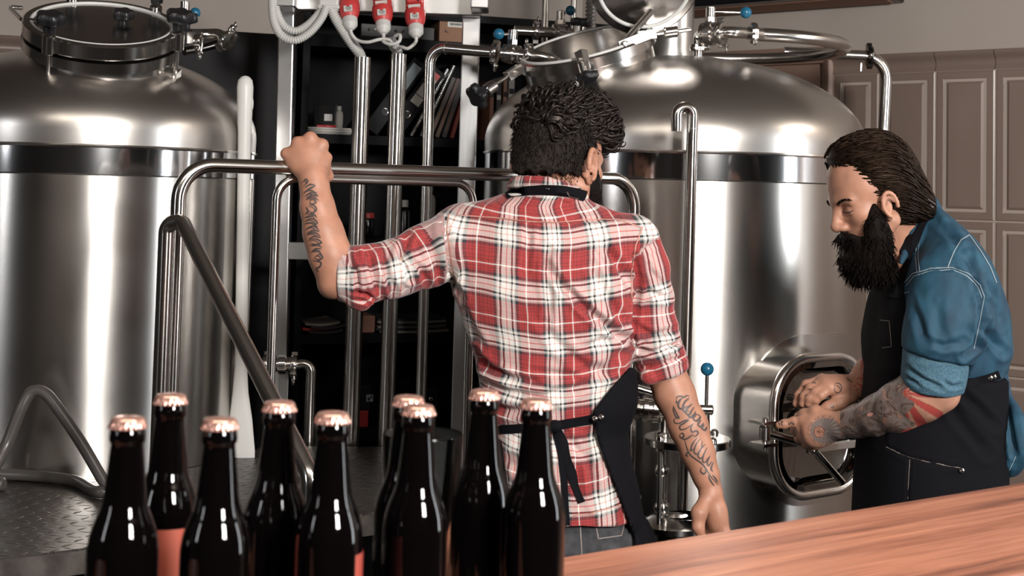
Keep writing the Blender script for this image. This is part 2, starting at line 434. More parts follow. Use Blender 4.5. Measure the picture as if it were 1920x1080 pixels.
mb = MB(); o_ = -Z * (CZ - 0.1)
mb.slab([a + CN * 0.09 + o_, b + CN * 0.09 + o_, b + CN * (CWID - 0.13) + o_, a + CN * (CWID - 0.13) + o_], (0, 0, -0.1))
build('plinth', mb, M['darksteel'], cnt, smooth=False)

# ------------------------------------------------------------------ beer bottles
M['beer'] = mat('dark_amber_bottle', (0.0015, 0.0010, 0.0011), 0.03, 0.0, IOR=1.38)
n_, l_, b_ = nt(M['beer'])
M['redlabel'] = mat('red_paper_label', (0.33, 0.035, 0.03), 0.5); add_noise_col(M['redlabel'], (0.23, 0.022, 0.022), (0.36, 0.085, 0.05), 9, (1, 1, 0.2))
M['amberglass'] = mat('amber_glass_see_through', (0.16, 0.03, 0.012), 0.02, 0.0, Transmission_Weight=0.55, IOR=1.42)
n_, l_, b_ = nt(M['amberglass'])
BH = 0.23
def bottle(px, py, cz, label, paper=None, spin=0.0):
    top = PZ(px, py, CZ + BH - 0.004)
    t = thing('beer_bottle', label, 'bottle', (top.x, top.y, CZ), 'beer bottles on the counter')
    prof = [(0.0, 0.004), (0.022, 0.0015), (0.0275, 0.0), (0.030, 0.004), (0.0305, 0.010), (0.0305, 0.112), (0.0302, 0.120), (0.0288, 0.129), (0.0262, 0.138), (0.0230, 0.146),
            (0.0204, 0.152), (0.0188, 0.158), (0.0178, 0.165), (0.0165, 0.178), (0.0150, 0.192), (0.0138, 0.204), (0.0134, 0.2075), (0.0142, 0.2085), (0.0150, 0.2095), (0.0152, 0.213), (0.0146, 0.2185), (0.0136, 0.2205), (0.0133, 0.2225), (0.0133, 0.226), (0.0, 0.226)]
    L = Vector((top.x, top.y, CZ))
    build('glass_body', MB().lathe(prof, L, (0, 0, 1), 40), M['beer'], t, angle=50)
    # crown cap: 21 teeth flaring out at the skirt
    def wob(a, h):
        k = max(0.0, min(1.0, (BH - 0.0042 - (h)) / 0.006))
        return 1 + 0.085 * k * math.cos(21 * a + spin)
    cp = [(0.0138, BH - 0.0085), (0.0157, BH - 0.0095), (0.0159, BH - 0.0085), (0.0150, BH - 0.0055), (0.0141, BH - 0.0022), (0.0128, BH - 0.0007), (0.010, BH), (0.0, BH + 0.0003)]
    build('crown_cap', MB().lathe(cp, L, (0, 0, 1), 126, wob), M['cap'], t, angle=60)
    if paper:
        a0, a1 = paper; mb = MB(); vs = []; nn_ = 32
        for r_, hh in ((0.0306, 0.030), (0.03085, 0.030), (0.03085, 0.108), (0.0306, 0.108)):
            vs += [L + Vector((r_ * math.sin(a0 + (a1 - a0) * i / nn_), -r_ * math.cos(a0 + (a1 - a0) * i / nn_), hh)) for i in range(nn_ + 1)]
        mb.add(vs, [(k * (nn_ + 1) + i, k * (nn_ + 1) + i + 1, (k + 1) * (nn_ + 1) + i + 1, (k + 1) * (nn_ + 1) + i) for k in range(3) for i in range(nn_)])
        build('label_sticker', mb, M['redlabel'], t, label='red paper label')
    return t
for px, py, lab, pp in (
    (240, 790, 'dark beer bottle standing leftmost in the front of the group on the bar', False),
    (320, 746, 'dark beer bottle with a red label, behind and right of the leftmost bottle', (-1.6, 1.6)),
    (413, 792, 'dark beer bottle third from the left, in the front just left of the stair handrail', False),
    (524, 760, 'dark beer bottle standing in front of the slanting stair handrail', False),
    (624, 781, 'dark beer bottle with a red label, fifth cap from the left on the bar', (1.0, 3.6)),
    (766, 750, 'dark beer bottle half hidden behind another bottle, left of the drinking glass', False),
    (785, 767, 'dark beer bottle overlapping the glass, in front of a half hidden bottle', False),
    (908, 738, 'dark beer bottle with the highest cap, just right of the drinking glass', False),
    (1006, 755, 'dark beer bottle rightmost of the group, in front of the plaid shirt', False)):
    bottle(px, py, 0, lab, pp, random.random() * 6)

# ------------------------------------------------------------------ pint glass among the bottles
gt = P(793, 812, 1.50); gh = gt.z - CZ
g = thing('pint_glass', 'tall clear drinking glass standing between the dark beer bottles', 'glass', (gt.x, gt.y, CZ))
L = Vector((gt.x, gt.y, CZ))
po = [(0.0, 0.0), (0.030, 0.0), (0.0335, 0.003), (0.0345, 0.012), (0.0425, gh - 0.002), (0.0418, gh), (0.0405, gh - 0.002), (0.0325, 0.018), (0.029, 0.013), (0.0, 0.012)]
build('glass_wall', MB().lathe(po, L, (0, 0, 1), 48), M['glass'], g, angle=60)
def tank_axis(pc, pl, pr, y0):
    """axis point and radius of an upright cylinder at depth y0 from its axis pixel and edge pixels"""
    a = P(pc[0], pc[1], y0); rs = []
    for p in (pl, pr):
        if p is None: continue
        d = ray(*p); d2 = Vector((d.x, d.y)).normalized()
        rs.append(abs(a.x * d2.y - a.y * d2.x))
    return a, sum(rs) / len(rs)

LY = 3.90
LA, LR = tank_axis((150, 272), None, (480, 289), LY)
# ------------------------------------------------------------------ checker-plate platform
PZT = 0.85
M['plate'] = mat('checker_plate', (0.105, 0.094, 0.088), 0.4, 0.85)
def plate_nodes():
    n, l, b = nt(M['plate'])
    tc = n.new('ShaderNodeTexCoord'); mp = n.new('ShaderNodeMapping'); mp.inputs['Rotation'].default_value = (0, 0, -0.55); mp.inputs['Scale'].default_value = (33, 33, 33)
    l.new(tc.outputs['Object'], mp.inputs[0])
    def mth(op, a=None, b_=None):
        q = n.new('ShaderNodeMath'); q.operation = op
        for i, s in enumerate((a, b_)):
            if s is None: continue
            if isinstance(s, (int, float)): q.inputs[i].default_value = s
            else: l.new(s, q.inputs[i])
        return q.outputs[0]
    sp = n.new('ShaderNodeSeparateXYZ'); l.new(mp.outputs[0], sp.inputs[0])
    x, y = sp.outputs[0], sp.outputs[1]
    fx, fy = mth('FLOOR', x), mth('FLOOR', y)
    par = mth('MODULO', mth('ABSOLUTE', mth('ADD', fx, fy)), 2)          # checker parity turns every other bar
    u, v = mth('SUBTRACT', mth('FRACT', x), 0.5), mth('SUBTRACT', mth('FRACT', y), 0.5)
    sg = mth('SUBTRACT', mth('MULTIPLY', par, 2), 1)
    a = mth('ADD', mth('MULTIPLY', u, 0.7071), mth('MULTIPLY', mth('MULTIPLY', v, 0.7071), sg))
    c = mth('SUBTRACT', mth('MULTIPLY', v, 0.7071), mth('MULTIPLY', mth('MULTIPLY', u, 0.7071), sg))
    e = mth('ADD', mth('POWER', mth('DIVIDE', a, 0.50), 2), mth('POWER', mth('DIVIDE', c, 0.15), 2))
    hgt = mth('MAXIMUM', mth('SUBTRACT', 1, e), 0)
    bp = n.new('ShaderNodeBump'); bp.inputs['Strength'].default_value = 0.9; bp.inputs['Distance'].default_value = 0.004
    l.new(mth('POWER', hgt, 0.5), bp.inputs['Height']); l.new(bp.outputs[0], b.inputs['Normal'])
    tx = n.new('ShaderNodeTexNoise'); tx.inputs['Scale'].default_value = 6; tx.inputs['Detail'].default_value = 6; l.new(tc.outputs['Object'], tx.inputs['Vector'])
    mr = n.new('ShaderNodeMapRange'); mr.inputs[3].default_value = 0.3; mr.inputs[4].default_value = 0.5; l.new(tx.outputs[0], mr.inputs[0]); l.new(mr.outputs[0], b.inputs['Roughness'])
plate_nodes()
M['plateedge'] = mat('platform_edge_steel', (0.22, 0.20, 0.18), 0.5, 0.8); add_noise_col(M['plateedge'], (0.06, 0.05, 0.045), (0.15, 0.13, 0.12), 18)
E0, E1 = PZ(0, 1047, PZT), PZ(690, 962, PZT)
ED = (E1 - E0).normalized(); EN = Vector((ED.y, -ED.x, 0))
eA, eB = E0 - ED * 0.9, Vector((0.24, 0, PZT)); eB = E0 + ED * ((0.24 - E0.x) / ED.x)
bk1, bk0 = PZ(868, 839, PZT), PZ(495, 836, PZT)
sideA = PZ(440, 861, PZT)
a0_ = math.atan2(sideA.y - LA.y, sideA.x - LA.x)
arc = [Vector((LA.x + (LR + 0.005) * math.cos(a0_ + (-PI + 0.35 - a0_) * i / 30), LA.y + (LR + 0.005) * math.sin(a0_ + (-PI + 0.35 - a0_) * i / 30), PZT)) for i in range(31)]
poly = [eA, eB, Vector((-0.06, 3.52, PZT)), bk1, bk0, sideA] + arc + [Vector((-2.4, arc[-1].y, PZT)), Vector((eA.x - 0.1, eA.y + 0.4, PZT))]
plat = thing('steel_platform', 'raised steel platform with a worn checker plate deck below the left tank', 'platform', (E0.x, E0.y, 0))
build('deck_plate', MB().slab(poly, (0, 0, -0.006)), M['plate'], plat, smooth=False)
mb = MB()
m_ = len(poly)
for i in range(m_):
    p, q = poly[i], poly[(i + 1) % m_]
    d = (q - p).normalized(); nn = Vector((d.y, -d.x, 0))
    mb.slab([p - nn * 0.008 - Z * 0.004, q - nn * 0.008 - Z * 0.004, q + nn * 0.003 - Z * 0.004, p + nn * 0.003 - Z * 0.004], (0, 0, -0.045))
build('edge_trim', mb, M['plateedge'], plat, smooth=False)
for s in (0.15, 0.75, 1.35):
    p = eA + ED * s - EN * 0.05
    build('leg', MB().box((p.x, p.y, 0.4), (0.05, 0.05, 0.8)), M['satin'], plat, smooth=False, bevel=0.003)
for p in (bk1 + Vector((-0.05, -0.06, 0)), bk0 + Vector((0.05, -0.05, 0)), eB + Vector((-0.08, 0.06, 0))):
    build('leg', MB().box((p.x, p.y, 0.4), (0.05, 0.05, 0.8)), M['satin'], plat, smooth=False, bevel=0.003)
mb = MB(); q = EN * -0.10
mb.slab([eA + q - Z * 0.05, eB + q - Z * 0.05, eB + q - Z * 0.55, eA + q - Z * 0.55], EN * 0.004)
build('skirt_panel', mb, M['darksteel'], plat, smooth=False)

# ------------------------------------------------------------------ guard rail and stair handrail
def foot(p, zt=PZT): return Vector((p.x, p.y, zt))
RY0, RY1 = 2.80, 3.40
r0, r1 = P(337, 309, RY0), P(1190, 335, RY1); RZ = (r0.z + r1.z) / 2; r0.z = r1.z = RZ
rail = thing('guard_rail', 'polished tubular guard rail along the platform edge, held by the man in plaid', 'railing', (r0.x, r0.y, PZT))
build('top_rail', MB().tube(bend([foot(r0), r0, r1, foot(r1)], 0.07, 10), 0.0145, 20), M['steel'], rail)
RD = (r1 - r0).normalized()
def onrail(px):
    k = ray(px, 320); k = k.x / k.y
    return r0 + RD * ((k * r0.y - r0.x) / (RD.x - k * RD.y))
i0, i1 = onrail(521), onrail(888)
zi = RZ - 0.0215
build('baluster_loop', MB().tube(bend([foot(i0), Vector((i0.x, i0.y, zi)), Vector((i1.x, i1.y, zi)), foot(i1)], 0.045, 10), 0.0092, 16), M['steel'], rail)
for p in (r0, r1, i0, i1):
    build('foot_flange', MB().lathe([(0.03, 0), (0.03, 0.005), (0.02, 0.006)], foot(p), (0, 0, 1), 24), M['satin'], rail)
h0 = P(319, 740, 2.78); ht = P(331, 418, 2.78)
h0 = Vector((ht.x - 0.017, ht.y - 0.010, PZT))
hA = Vector((h0.x + 0.003, h0.y, ht.z)); hB = Vector((hA.x + 0.030, hA.y - 0.014, hA.z))
hE = P(583, 893, 2.24); hF = P(577, 960, 2.24); hF = Vector((hE.x, hE.y, 0.0))
hand = thing('stair_handrail', 'slanting tubular stair handrail running down from the guard rail behind the bottles', 'railing', (h0.x, h0.y, PZT))
pts = bend([h0, Vector((h0.x, h0.y, ht.z)), Vector((h0.x + 0.035, h0.y - 0.02, ht.z + 0.003)), hE, hF], 0.026, 10)
build('handrail_tube', MB().tube(pts, 0.0150, 20), M['steel'], hand)
build('foot_flange', MB().lathe([(0.032, 0), (0.032, 0.005), (0.022, 0.006)], h0, (0, 0, 1), 24), M['satin'], hand)
build('foot_flange', MB().lathe([(0.032, 0), (0.032, 0.005), (0.022, 0.006)], hF, (0, 0, 1), 24), M['satin'], hand)

# ------------------------------------------------------------------ hose lying and looping on the deck
c = [PZ(-60, 887, PZT + 0.0145), PZ(0, 889, PZT + 0.0145), PZ(70, 893, PZT + 0.0145), PZ(140, 902, PZT + 0.014), PZ(182, 922, PZT + 0.014)]
y1 = c[-1].y
up = [P(205, 918, y1 + 0.01), P(190, 895, y1 + 0.02), P(155, 835, y1 + 0.03), P(115, 775, y1 + 0.04), P(85, 738, y1 + 0.05), P(60, 735, y1 + 0.05), P(40, 765, y1 + 0.04), P(14, 830, y1 + 0.03), P(-12, 880, y1 + 0.0), P(-50, 930, y1)]
hs = build('rubber_hose', MB().tube(spline(c + up, 10), 0.0135, 16), M['rubber'], loc=(c[2].x, c[2].y, PZT))
tag(hs, 'grey rubber hose looping up from the platform deck before the left tank', 'hose')
p0 = PZ(-30, 905, PZT + 0.015); p1 = PZ(8, 908, PZT + 0.015)
hs = build('hose_end', MB().rod(p0, p1, 0.015, 16), M['rubber'], loc=(p1.x, p1.y, PZT))
tag(hs, 'short grey hose end lying on the platform at the left edge', 'hose')

# ------------------------------------------------------------------ white mash paddle leaning on the left tank
pb = PZ(449, 858, PZT); pt = P(460, 142, pb.y - 0.02)
ax = (pt - pb).normalized(); sx = Vector((1, 0, 0)); sx = (sx - ax * sx.dot(ax)).normalized(); sy = ax.cross(sx)
pad = thing('mash_paddle', 'long white plastic mash paddle leaning beside the left tank', 'paddle', (pb.x, pb.y, PZT))
Lp = (pt - pb).length
mb = MB(); vs = []; fs = []
secs = [(0.0, 0.036, 0.004, 0.004), (0.02, 0.036, 0.007, 0.004), (0.10, 0.030, 0.008, 0.002), (0.17, 0.021, 0.012, 0), (0.24, 0.0165, 0.0165, 0), (0.6, 0.0165, 0.0165, 0), (Lp - 0.16, 0.0175, 0.0175, 0), (Lp - 0.09, 0.0205, 0.0205, 0), (Lp - 0.03, 0.022, 0.022, 0), (Lp - 0.012, 0.019, 0.019, 0), (Lp - 0.003, 0.011, 0.011, 0), (Lp, 0.003, 0.003, 0)]
n = 20
for h, a_, b_2, off in secs:
    for i in range(n):
        t = 2 * PI * i / n
        vs.append(pb + ax * h + sx * (a_ * math.cos(t) + off) + sy * b_2 * math.sin(t))
for k in range(len(secs) - 1):
    for i in range(n):
        j = (i + 1) % n; fs.append((k * n + i, k * n + j, k * n + n + j, k * n + n + i))
fs += [tuple(range(n - 1, -1, -1)), tuple((len(secs) - 1) * n + i for i in range(n))]
build('paddle_shaft', mb.add(vs, fs), M['whiteplastic'], pad)
hc = pt - ax * 0.075 + sx * 0.0195
build('hanging_slot', MB().sphere(hc - sy * 0.006, 0.006, 12, (0.8, 0.8, 3.2)), M['greyplastic'], pad)
# ------------------------------------------------------------------ fittings shared by tanks and pipes
def ortho(ax, hint=(0, 0, 1)):
    ax = Vector(ax).normalized(); h = Vector(hint)
    u = h - ax * h.dot(ax)
    if u.length < 1e-4: u = Vector((1, 0, 0)) - ax * ax.x
    u.normalize(); return u, ax.cross(u)
def clamp_geo(mb, c, ax, r, hint=(0, 0, -1), wing=True):
    """tri-clamp: two half rings round a pipe joint, hinge on one side, bolt and wing nut on the other"""
    c = Vector(c); ax = Vector(ax).normalized(); u, v = ortho(ax, hint)
    mb.lathe([(r * 1.02, -0.010), (r * 1.50, -0.0085), (r * 1.62, -0.004), (r * 1.62, 0.004), (r * 1.50, 0.0085), (r * 1.02, 0.010)], c, ax, 28)
    mb.box(c - u * r * 1.72, (0.02, 0.012, 0.016), (v, u, ax))
    for s in (-1, 1): mb.box(c + u * r * 1.72 + v * s * 0.008, (0.008, r * 0.5, 0.016), (v, u, ax))
    if wing:
        e = c + u * r * 1.8
        mb.rod(e - v * 0.014, e + v * 0.026, 0.0032, 10)
        mb.rod(e + v * 0.016, e + v * 0.030, 0.007, 12)
        for s in (-1, 1): mb.sphere(e + v * 0.024 + u * s * 0.011, 0.0085, 12, (0.55, 1, 1))
    return mb
def butterfly(name_parent, c, ax, r, stem, hdir, hlen=0.06, blue=True, ballr=0.0155):
    """butterfly valve body with flanges, its square stem and a lever with a blue ball"""
    c = Vector(c); ax = Vector(ax).normalized(); stem = Vector(stem).normalized(); hdir = Vector(hdir).normalized()
    mb = MB()
    mb.lathe([(r * 1.1, -0.026), (r * 1.5, -0.024), (r * 1.5, -0.018), (r * 1.28, -0.016), (r * 1.28, -0.010), (r * 1.75, -0.009), (r * 1.75, 0.009), (r * 1.28, 0.010), (r * 1.28, 0.016), (r * 1.5, 0.018), (r * 1.5, 0.024), (r * 1.1, 0.026)], c, ax, 30)
    u, v = ortho(ax, stem)
    for k in range(4):
        a = PI / 4 + k * PI / 2; q = c + (u * math.cos(a) + v * math.sin(a)) * r * 1.52
        mb.rod(q - ax * 0.0125, q + ax * 0.0125, 0.0045, 8)
    b = build('valve_body', mb, M['steel'], name_parent)
    mb = MB(); s0 = c + stem * r * 1.3
    mb.lathe([(0.011, 0), (0.016, 0.004), (0.016, 0.018), (0.013, 0.021), (0.013, 0.046), (0.010, 0.048)], s0, stem, 6)
    mb.lathe([(0.0135, 0.018), (0.0135, 0.045)], s0, stem, 20)
    build('valve_stem', mb, M['steel'], name_parent, angle=25)
    h0 = s0 + stem * 0.034; h1 = h0 + hdir * hlen
    lv = build('lever', MB().rod(h0, h1, 0.0042, 12), M['steel'], name_parent)
    build('ball_knob', MB().sphere(h1, ballr, 22), M['blue'] if blue else M['blackplastic'], lv, label='blue ball knob')
def star_knob(parent, c, ax, r, h, lobes=5, m=None):
    def wob(a, hh): return 1 + 0.13 * math.cos(lobes * a)
    mb = MB().lathe([(r * 0.45, -h * 0.9), (r * 0.5, -h * 0.2), (r * 0.92, 0), (r, h * 0.15), (r, h * 0.75), (r * 0.85, h), (0, h * 1.02)], c, ax, 40, wob)
    return build('star_knob', mb, m or M['blackplastic'], parent, angle=40)

def tank_shell(root, A, R, zb, z_seam, z_band, dome_h, flange):
    Ax = Vector((A.x, A.y, 0))
    p = [(R, zb), (R, z_band - 0.003), (R - 0.002, z_band - 0.001)]
    build('shell', MB().lathe([(0, zb - 0.0), (R - 0.01, zb)] + p[0:] , Ax, (0, 0, 1), 128), M['tank'], root, angle=30)
    build('polished_band', MB().lathe([(R - 0.004, z_band - 0.001), (R + 0.001, z_band + 0.001), (R + 0.001, z_seam - 0.004), (R - 0.004, z_seam - 0.002)], Ax, (0, 0, 1), 128), M['band'], root, angle=30)
    build('weld_seam', MB().lathe([(R - 0.003, z_seam - 0.005), (R + 0.004, z_seam - 0.004), (R + 0.0055, z_seam), (R + 0.004, z_seam + 0.004), (R - 0.003, z_seam + 0.005)], Ax, (0, 0, 1), 128), M['steel'], root)
    pr = [(R - 0.001, z_seam + 0.003), (R, z_seam + flange)]
    for i in range(1, 25):
        t = PI / 2 * i / 24
        pr.append((R * math.cos(t) ** 0.96 if i < 24 else 0.0, z_seam + flange + dome_h * math.sin(t)))
    build('dome', MB().lathe(pr, Ax, (0, 0, 1), 128), M['dome'], root, angle=60)

# ------------------------------------------------------------------ right tank
TY = 4.10
RA, RR = tank_axis((1262, 283, ), (902, 284), (1621, 290), TY)
zs = P(1262, 284, RA.y - RR).z; zbnd = P(1262, 336, RA.y - RR).z
tank = thing('brewing_tank', 'large stainless steel brewing tank with the oval side door, behind both men', 'tank', (RA.x, RA.y, 0), 'steel brewing tanks')
tank_shell(tank, RA, RR, 0.25, zs, zbnd, 0.258, 0.032)
for k in range(4):
    a = PI / 4 + k * PI / 2
    q = Vector((RA.x + math.cos(a) * (RR - 0.06), RA.y + math.sin(a) * (RR - 0.06), 0))
    build('leg', MB().lathe([(0.05, 0), (0.05, 0.012), (0.03, 0.016), (0.03, 0.27)], q, (0, 0, 1), 20), M['satin'], tank)
def nrm_from(tilt_cam, tilt_left):
    a, b = math.radians(tilt_cam), math.radians(tilt_left)
    return Vector((-math.sin(b), -math.sin(a) * math.cos(b), math.cos(a) * math.cos(b))).normalized()
# open manway neck on the dome
mc = P(1097, 84, 3.93); mn = nrm_from(17, 15); mr = 0.186
mb = MB(); mb.lathe([(mr - 0.012, -0.30), (mr - 0.012, 0.0), (mr - 0.010, 0.002), (mr + 0.004, 0.002), (mr + 0.008, -0.002), (mr + 0.008, -0.030), (mr - 0.004, -0.034), (mr - 0.004, -0.30)], mc, mn, 72)
neck = build('manway_neck', mb, M['polish'], tank, angle=30)
build('gasket_ring', MB().torus(mc + mn * 0.003, mn, mr - 0.006, 0.0045, 64, 8), M['gasket'], neck, label='white rubber gasket')
mu, mv = ortho(mn, (-1, -0.15, 0))
# lid swung open: round glass lid, nearly facing the camera, hinged at the right end of the neck
lc = P(1207, -38, 3.86); ln = Vector((0.10, -0.86, -0.42)).normalized(); lr = 0.150
lid = build('manway_lid', MB().lathe([(lr - 0.024, -0.012), (lr, -0.012), (lr + 0.004, -0.008), (lr + 0.004, 0.014), (lr, 0.018), (lr - 0.022, 0.018)], lc, ln, 72), M['lidsteel'], tank, angle=30)
build('lid_gasket', MB().torus(lc + ln * 0.018, ln, lr - 0.020, 0.0055, 64, 8), M['gasket'], lid, label='white gasket ring')
build('lid_window', MB().lathe([(0, -0.004), (lr - 0.022, -0.004), (lr - 0.022, 0.006), (0, 0.006)], lc, ln, 64), M['mirror'], lid)
# hinge bracket and swing bolts
def swing_bolt(root, p_br, p_hex, p_end, knob_r=0.03):
    d = (p_end - p_br).normalized(); u, v = ortho(d)
    br = build('clamp_bracket', MB().box(p_br, (0.05, 0.026, 0.024), (d, u, v)).rod(p_br - v * 0.02, p_br + v * 0.02, 0.006, 12), M['satin'], root, smooth=False, bevel=0.002)
    mb = MB(); mb.rod(p_br, p_end, 0.006, 12); mb.rod(p_hex - d * 0.016, p_hex + d * 0.022, 0.0165, 20)
    sb = build('swing_bolt', mb, M['steel'], root)
    if knob_r: star_knob(sb, p_end, d, knob_r, 0.020)
swing_bolt(tank, P(963, 136, 3.86), P(921, 164, 3.82), P(899, 177, 3.80), 0.034)
swing_bolt(tank, P(1213, 66, 3.83), P(1256, 60, 3.83), P(1296, 55, 3.83), 0)
swing_bolt(tank, P(1093, 112, 3.73), P(1096, 127, 3.725), P(1100, 138, 3.72), 0.028)
swing_bolt(tank, P(1086, 64, 4.12), P(1087, 55, 4.12), P(1088, 48, 4.12), 0.028)
mb = MB(); hb = P(1190, 76, 3.80); hu = (P(1225, 62, 3.80) - hb).normalized(); hv = ortho(hu)
mb.box(hb, (0.09, 0.028, 0.03), (hu, hv[0], hv[1])); mb.rod(hb - hv[1] * 0.03 - hu * 0.03, hb + hv[1] * 0.03 - hu * 0.03, 0.009, 14); mb.rod(hb - hu * 0.02 + hv[0] * 0.01, P(1222, 20, 3.85), 0.010, 12)
build('lid_hinge', mb, M['polish'], tank, smooth=False, bevel=0.002)
# vapour stack
sA_ = P(1254, 104, 4.16); st = Vector((sA_.x, sA_.y, 0))
build('vapour_stack', MB().lathe([(0.080, sA_.z - 0.08), (0.076, sA_.z - 0.01), (0.072, sA_.z + 0.01), (0.072, H - 0.02)], st, (0, 0, 1), 48), M['frame'], tank, angle=60)
# product port with valve and the elbow towards the ring pipe
pp0 = P(1309, 108, 4.02); pp1 = P(1309, 70, 4.0); vc = P(1332, 62, 3.96)
mb = MB(); mb.rod(Vector((pp0.x, pp0.y, pp0.z - 0.06)), Vector((pp0.x, pp0.y, vc.z - 0.035)), 0.014, 18); clamp_geo(mb, (pp0.x, pp0.y, pp0.z + 0.028), (0, 0, 1), 0.015, (0, -1, 0))
build('dome_port', mb, M['steel'], tank)
# oval side door: flange plate, short tunnel, tubular rim, recessed mirror door
ang = math.radians(38)
on = Vector((math.sin(ang), -math.cos(ang), 0)); ot = Vector((math.cos(ang), math.sin(ang), 0))
dctr = P(1536, 796, 3.565); DW, DH, DR = 0.172, 0.166, 0.115
k_ = (Vector((dctr.x, dctr.y, 0)) - Vector((RA.x, RA.y, 0))).dot(on)
def rrect(w_, h_, r, n=10):
    out = []
    for cx, cz, a0 in ((w_ - r, h_ - r, 0), (-w_ + r, h_ - r, PI / 2), (-w_ + r, -h_ + r, PI), (w_ - r, -h_ + r, 1.5 * PI)):
        for i in range(n + 1):
            t = a0 + PI / 2 * i / n; out.append((cx + r * math.cos(t), cz + r * math.sin(t)))
    return out
def ringloft(layers):
    """layers: (width, height, radius, distance along the door normal from its face)"""
    mb = MB(); vs = []; fs = []; n = None
    for w_, h_, r, d in layers:
        pr = rrect(w_, h_, r); n = len(pr)
        vs += [dctr + ot * x + Z * z + on * d for x, z in pr]
    for k in range(len(layers) - 1):
        for i in range(n):
            j = (i + 1) % n; fs.append((k * n + i, k * n + j, k * n + n + j, k * n + n + i))
    return mb.add(vs, fs)
tun = k_ - RR * 0.86
mb = ringloft([(DW - 0.012, DH - 0.012, DR - 0.012, -0.16), (DW - 0.012, DH - 0.012, DR - 0.012, 0.0), (DW - 0.004, DH - 0.004, DR - 0.004, 0.0), (DW - 0.004, DH - 0.004, DR - 0.004, -0.05), (DW - 0.004, DH - 0.004, DR - 0.004, -0.18)])
od = build('door_tunnel', mb, M['polish'], tank, angle=35)
# flange plate hugging the shell
mb = MB(); vs = []; fs = []
for off, rr in ((0.0, 0.0), (0.006, 0.0), (0.006, -0.05), (0.0, -0.05)):
    for x, z in rrect(DW + 0.052 + rr, DH + 0.048 + rr, DR + 0.05 + rr):
        a_ = x / RR
        vs.append(Vector((RA.x, RA.y, dctr.z + z)) + (on * math.cos(a_) + ot * math.sin(a_)) * (RR + off - 0.001))
n = len(vs) // 4
for k in range(3):
    for i in range(n): fs.append((k * n + i, k * n + (i + 1) % n, k * n + n + (i + 1) % n, k * n + n + i))
build('door_flange', mb.add(vs, fs), M['polish'], tank, angle=35)
path = [dctr + ot * x + Z * z + on * 0.004 for x, z in rrect(DW, DH, DR, 12)]
rim = build('door_rim', MB().tube(path, 0.0125, 14, closed=True), M['steel'], tank)
mb = ringloft([(DW - 0.008, DH - 0.008, DR - 0.008, 0.010), (DW - 0.024, DH - 0.024, DR - 0.024, 0.012), (DW - 0.034, DH - 0.034, DR - 0.034, 0.002), (DW - 0.040, DH - 0.040, DR - 0.040, -0.012), (DW - 0.09, DH - 0.09, DR - 0.075, -0.020)])
n = len(rrect(1, 1, .5)); mb.f.append(tuple(range(len(mb.v) - n, len(mb.v)))); mb.mi.append(0)
dish = build('door_panel', mb, M['mirror'], tank, angle=50, label='dark mirror-polished oval door')
# cross arm, hinge lugs and T-handle on the door
zA = dctr.z - 0.008
def D(x, z, o): return dctr + ot * x + Z * z + on * o
mb = MB()
mb.rod(D(-DW - 0.040, 0.0, 0.012), D(-0.085, -0.035, 0.05), 0.011, 14)
for z in (0.024, -0.028): mb.box(D(-DW - 0.036, z, 0.004), (0.05, 0.05, 0.007), (ot, on, Z))
mb.rod(D(-DW - 0.040, 0.036, 0.012), D(-DW - 0.040, -0.04, 0.012), 0.0075, 12); mb.rod(D(-DW - 0.040, 0.016, 0.012), D(-DW - 0.040, -0.020, 0.012), 0.014, 16)
mb.rod(D(-0.092, -0.018, 0.048), D(-0.088, -0.052, 0.056), 0.0155, 16)
arm = build('door_latch', mb, M['steel'], tank)
build('latch_handle', MB().rod(D(-0.088, -0.045, 0.056), D(-0.012, -0.128, 0.085), 0.0095, 16), M['steel'], arm)
mb = MB(); mb.tube(bend([D(-0.115, 0.075, 0.0), D(-0.115, 0.075, 0.05), D(-0.115, 0.01, 0.05), D(-0.115, 0.01, 0.0)], 0.018), 0.0085, 12)
build('door_grip', mb, M['steel'], tank)
mb = MB(); mb.box(D(0.05, 0.035, 0.024), (0.26, 0.012, 0.022), (ot, on, Z)); mb.box(D(0.06, -0.052, 0.024), (0.26, 0.012, 0.02), (ot, on, Z))
mb.lathe([(0.03, 0), (0.03, 0.012), (0.02, 0.02), (0.0, 0.022)], D(0.0, 0.0, 0.01), on, 24)
build('door_crossbar', mb, M['satin'], tank, smooth=False, bevel=0.002)

# ------------------------------------------------------------------ left tank
zs2 = P(150, 272, LA.y - LR).z; zb2 = P(150, 326, LA.y - LR).z
tk = thing('brewing_tank', 'stainless steel brewing tank on the left with a closed glass lid on its dome', 'tank', (LA.x, LA.y, 0), 'steel brewing tanks')
tank_shell(tk, LA, LR, 0.25, zs2, zb2, 0.235, 0.04)
for k in range(4):
    a = PI / 4 + k * PI / 2
    q = Vector((LA.x + math.cos(a) * (LR - 0.06), LA.y + math.sin(a) * (LR - 0.06), 0))
    build('leg', MB().lathe([(0.05, 0), (0.05, 0.012), (0.03, 0.016), (0.03, 0.27)], q, (0, 0, 1), 20), M['satin'], tk)
lc2 = P(192, 42, 3.66); ln2 = nrm_from(23, -7); l2 = 0.196
mb = MB(); mb.lathe([(l2 - 0.014, -0.36), (l2 - 0.014, -0.075), (l2 + 0.002, -0.072), (l2 + 0.002, -0.045), (l2 - 0.03, -0.042)], lc2, ln2, 80)
nk = build('manway_neck', mb, M['polish'], tk, angle=30)
mb = MB(); mb.lathe([(l2 - 0.03, -0.038), (l2 - 0.002, -0.038), (l2 + 0.001, -0.034), (l2 + 0.001, -0.003), (l2 - 0.003, 0.0), (l2 - 0.017, 0.0), (l2 - 0.02, -0.004)], lc2, ln2, 80)
ld = build('manway_lid', mb, M['polish'], tk, angle=30)
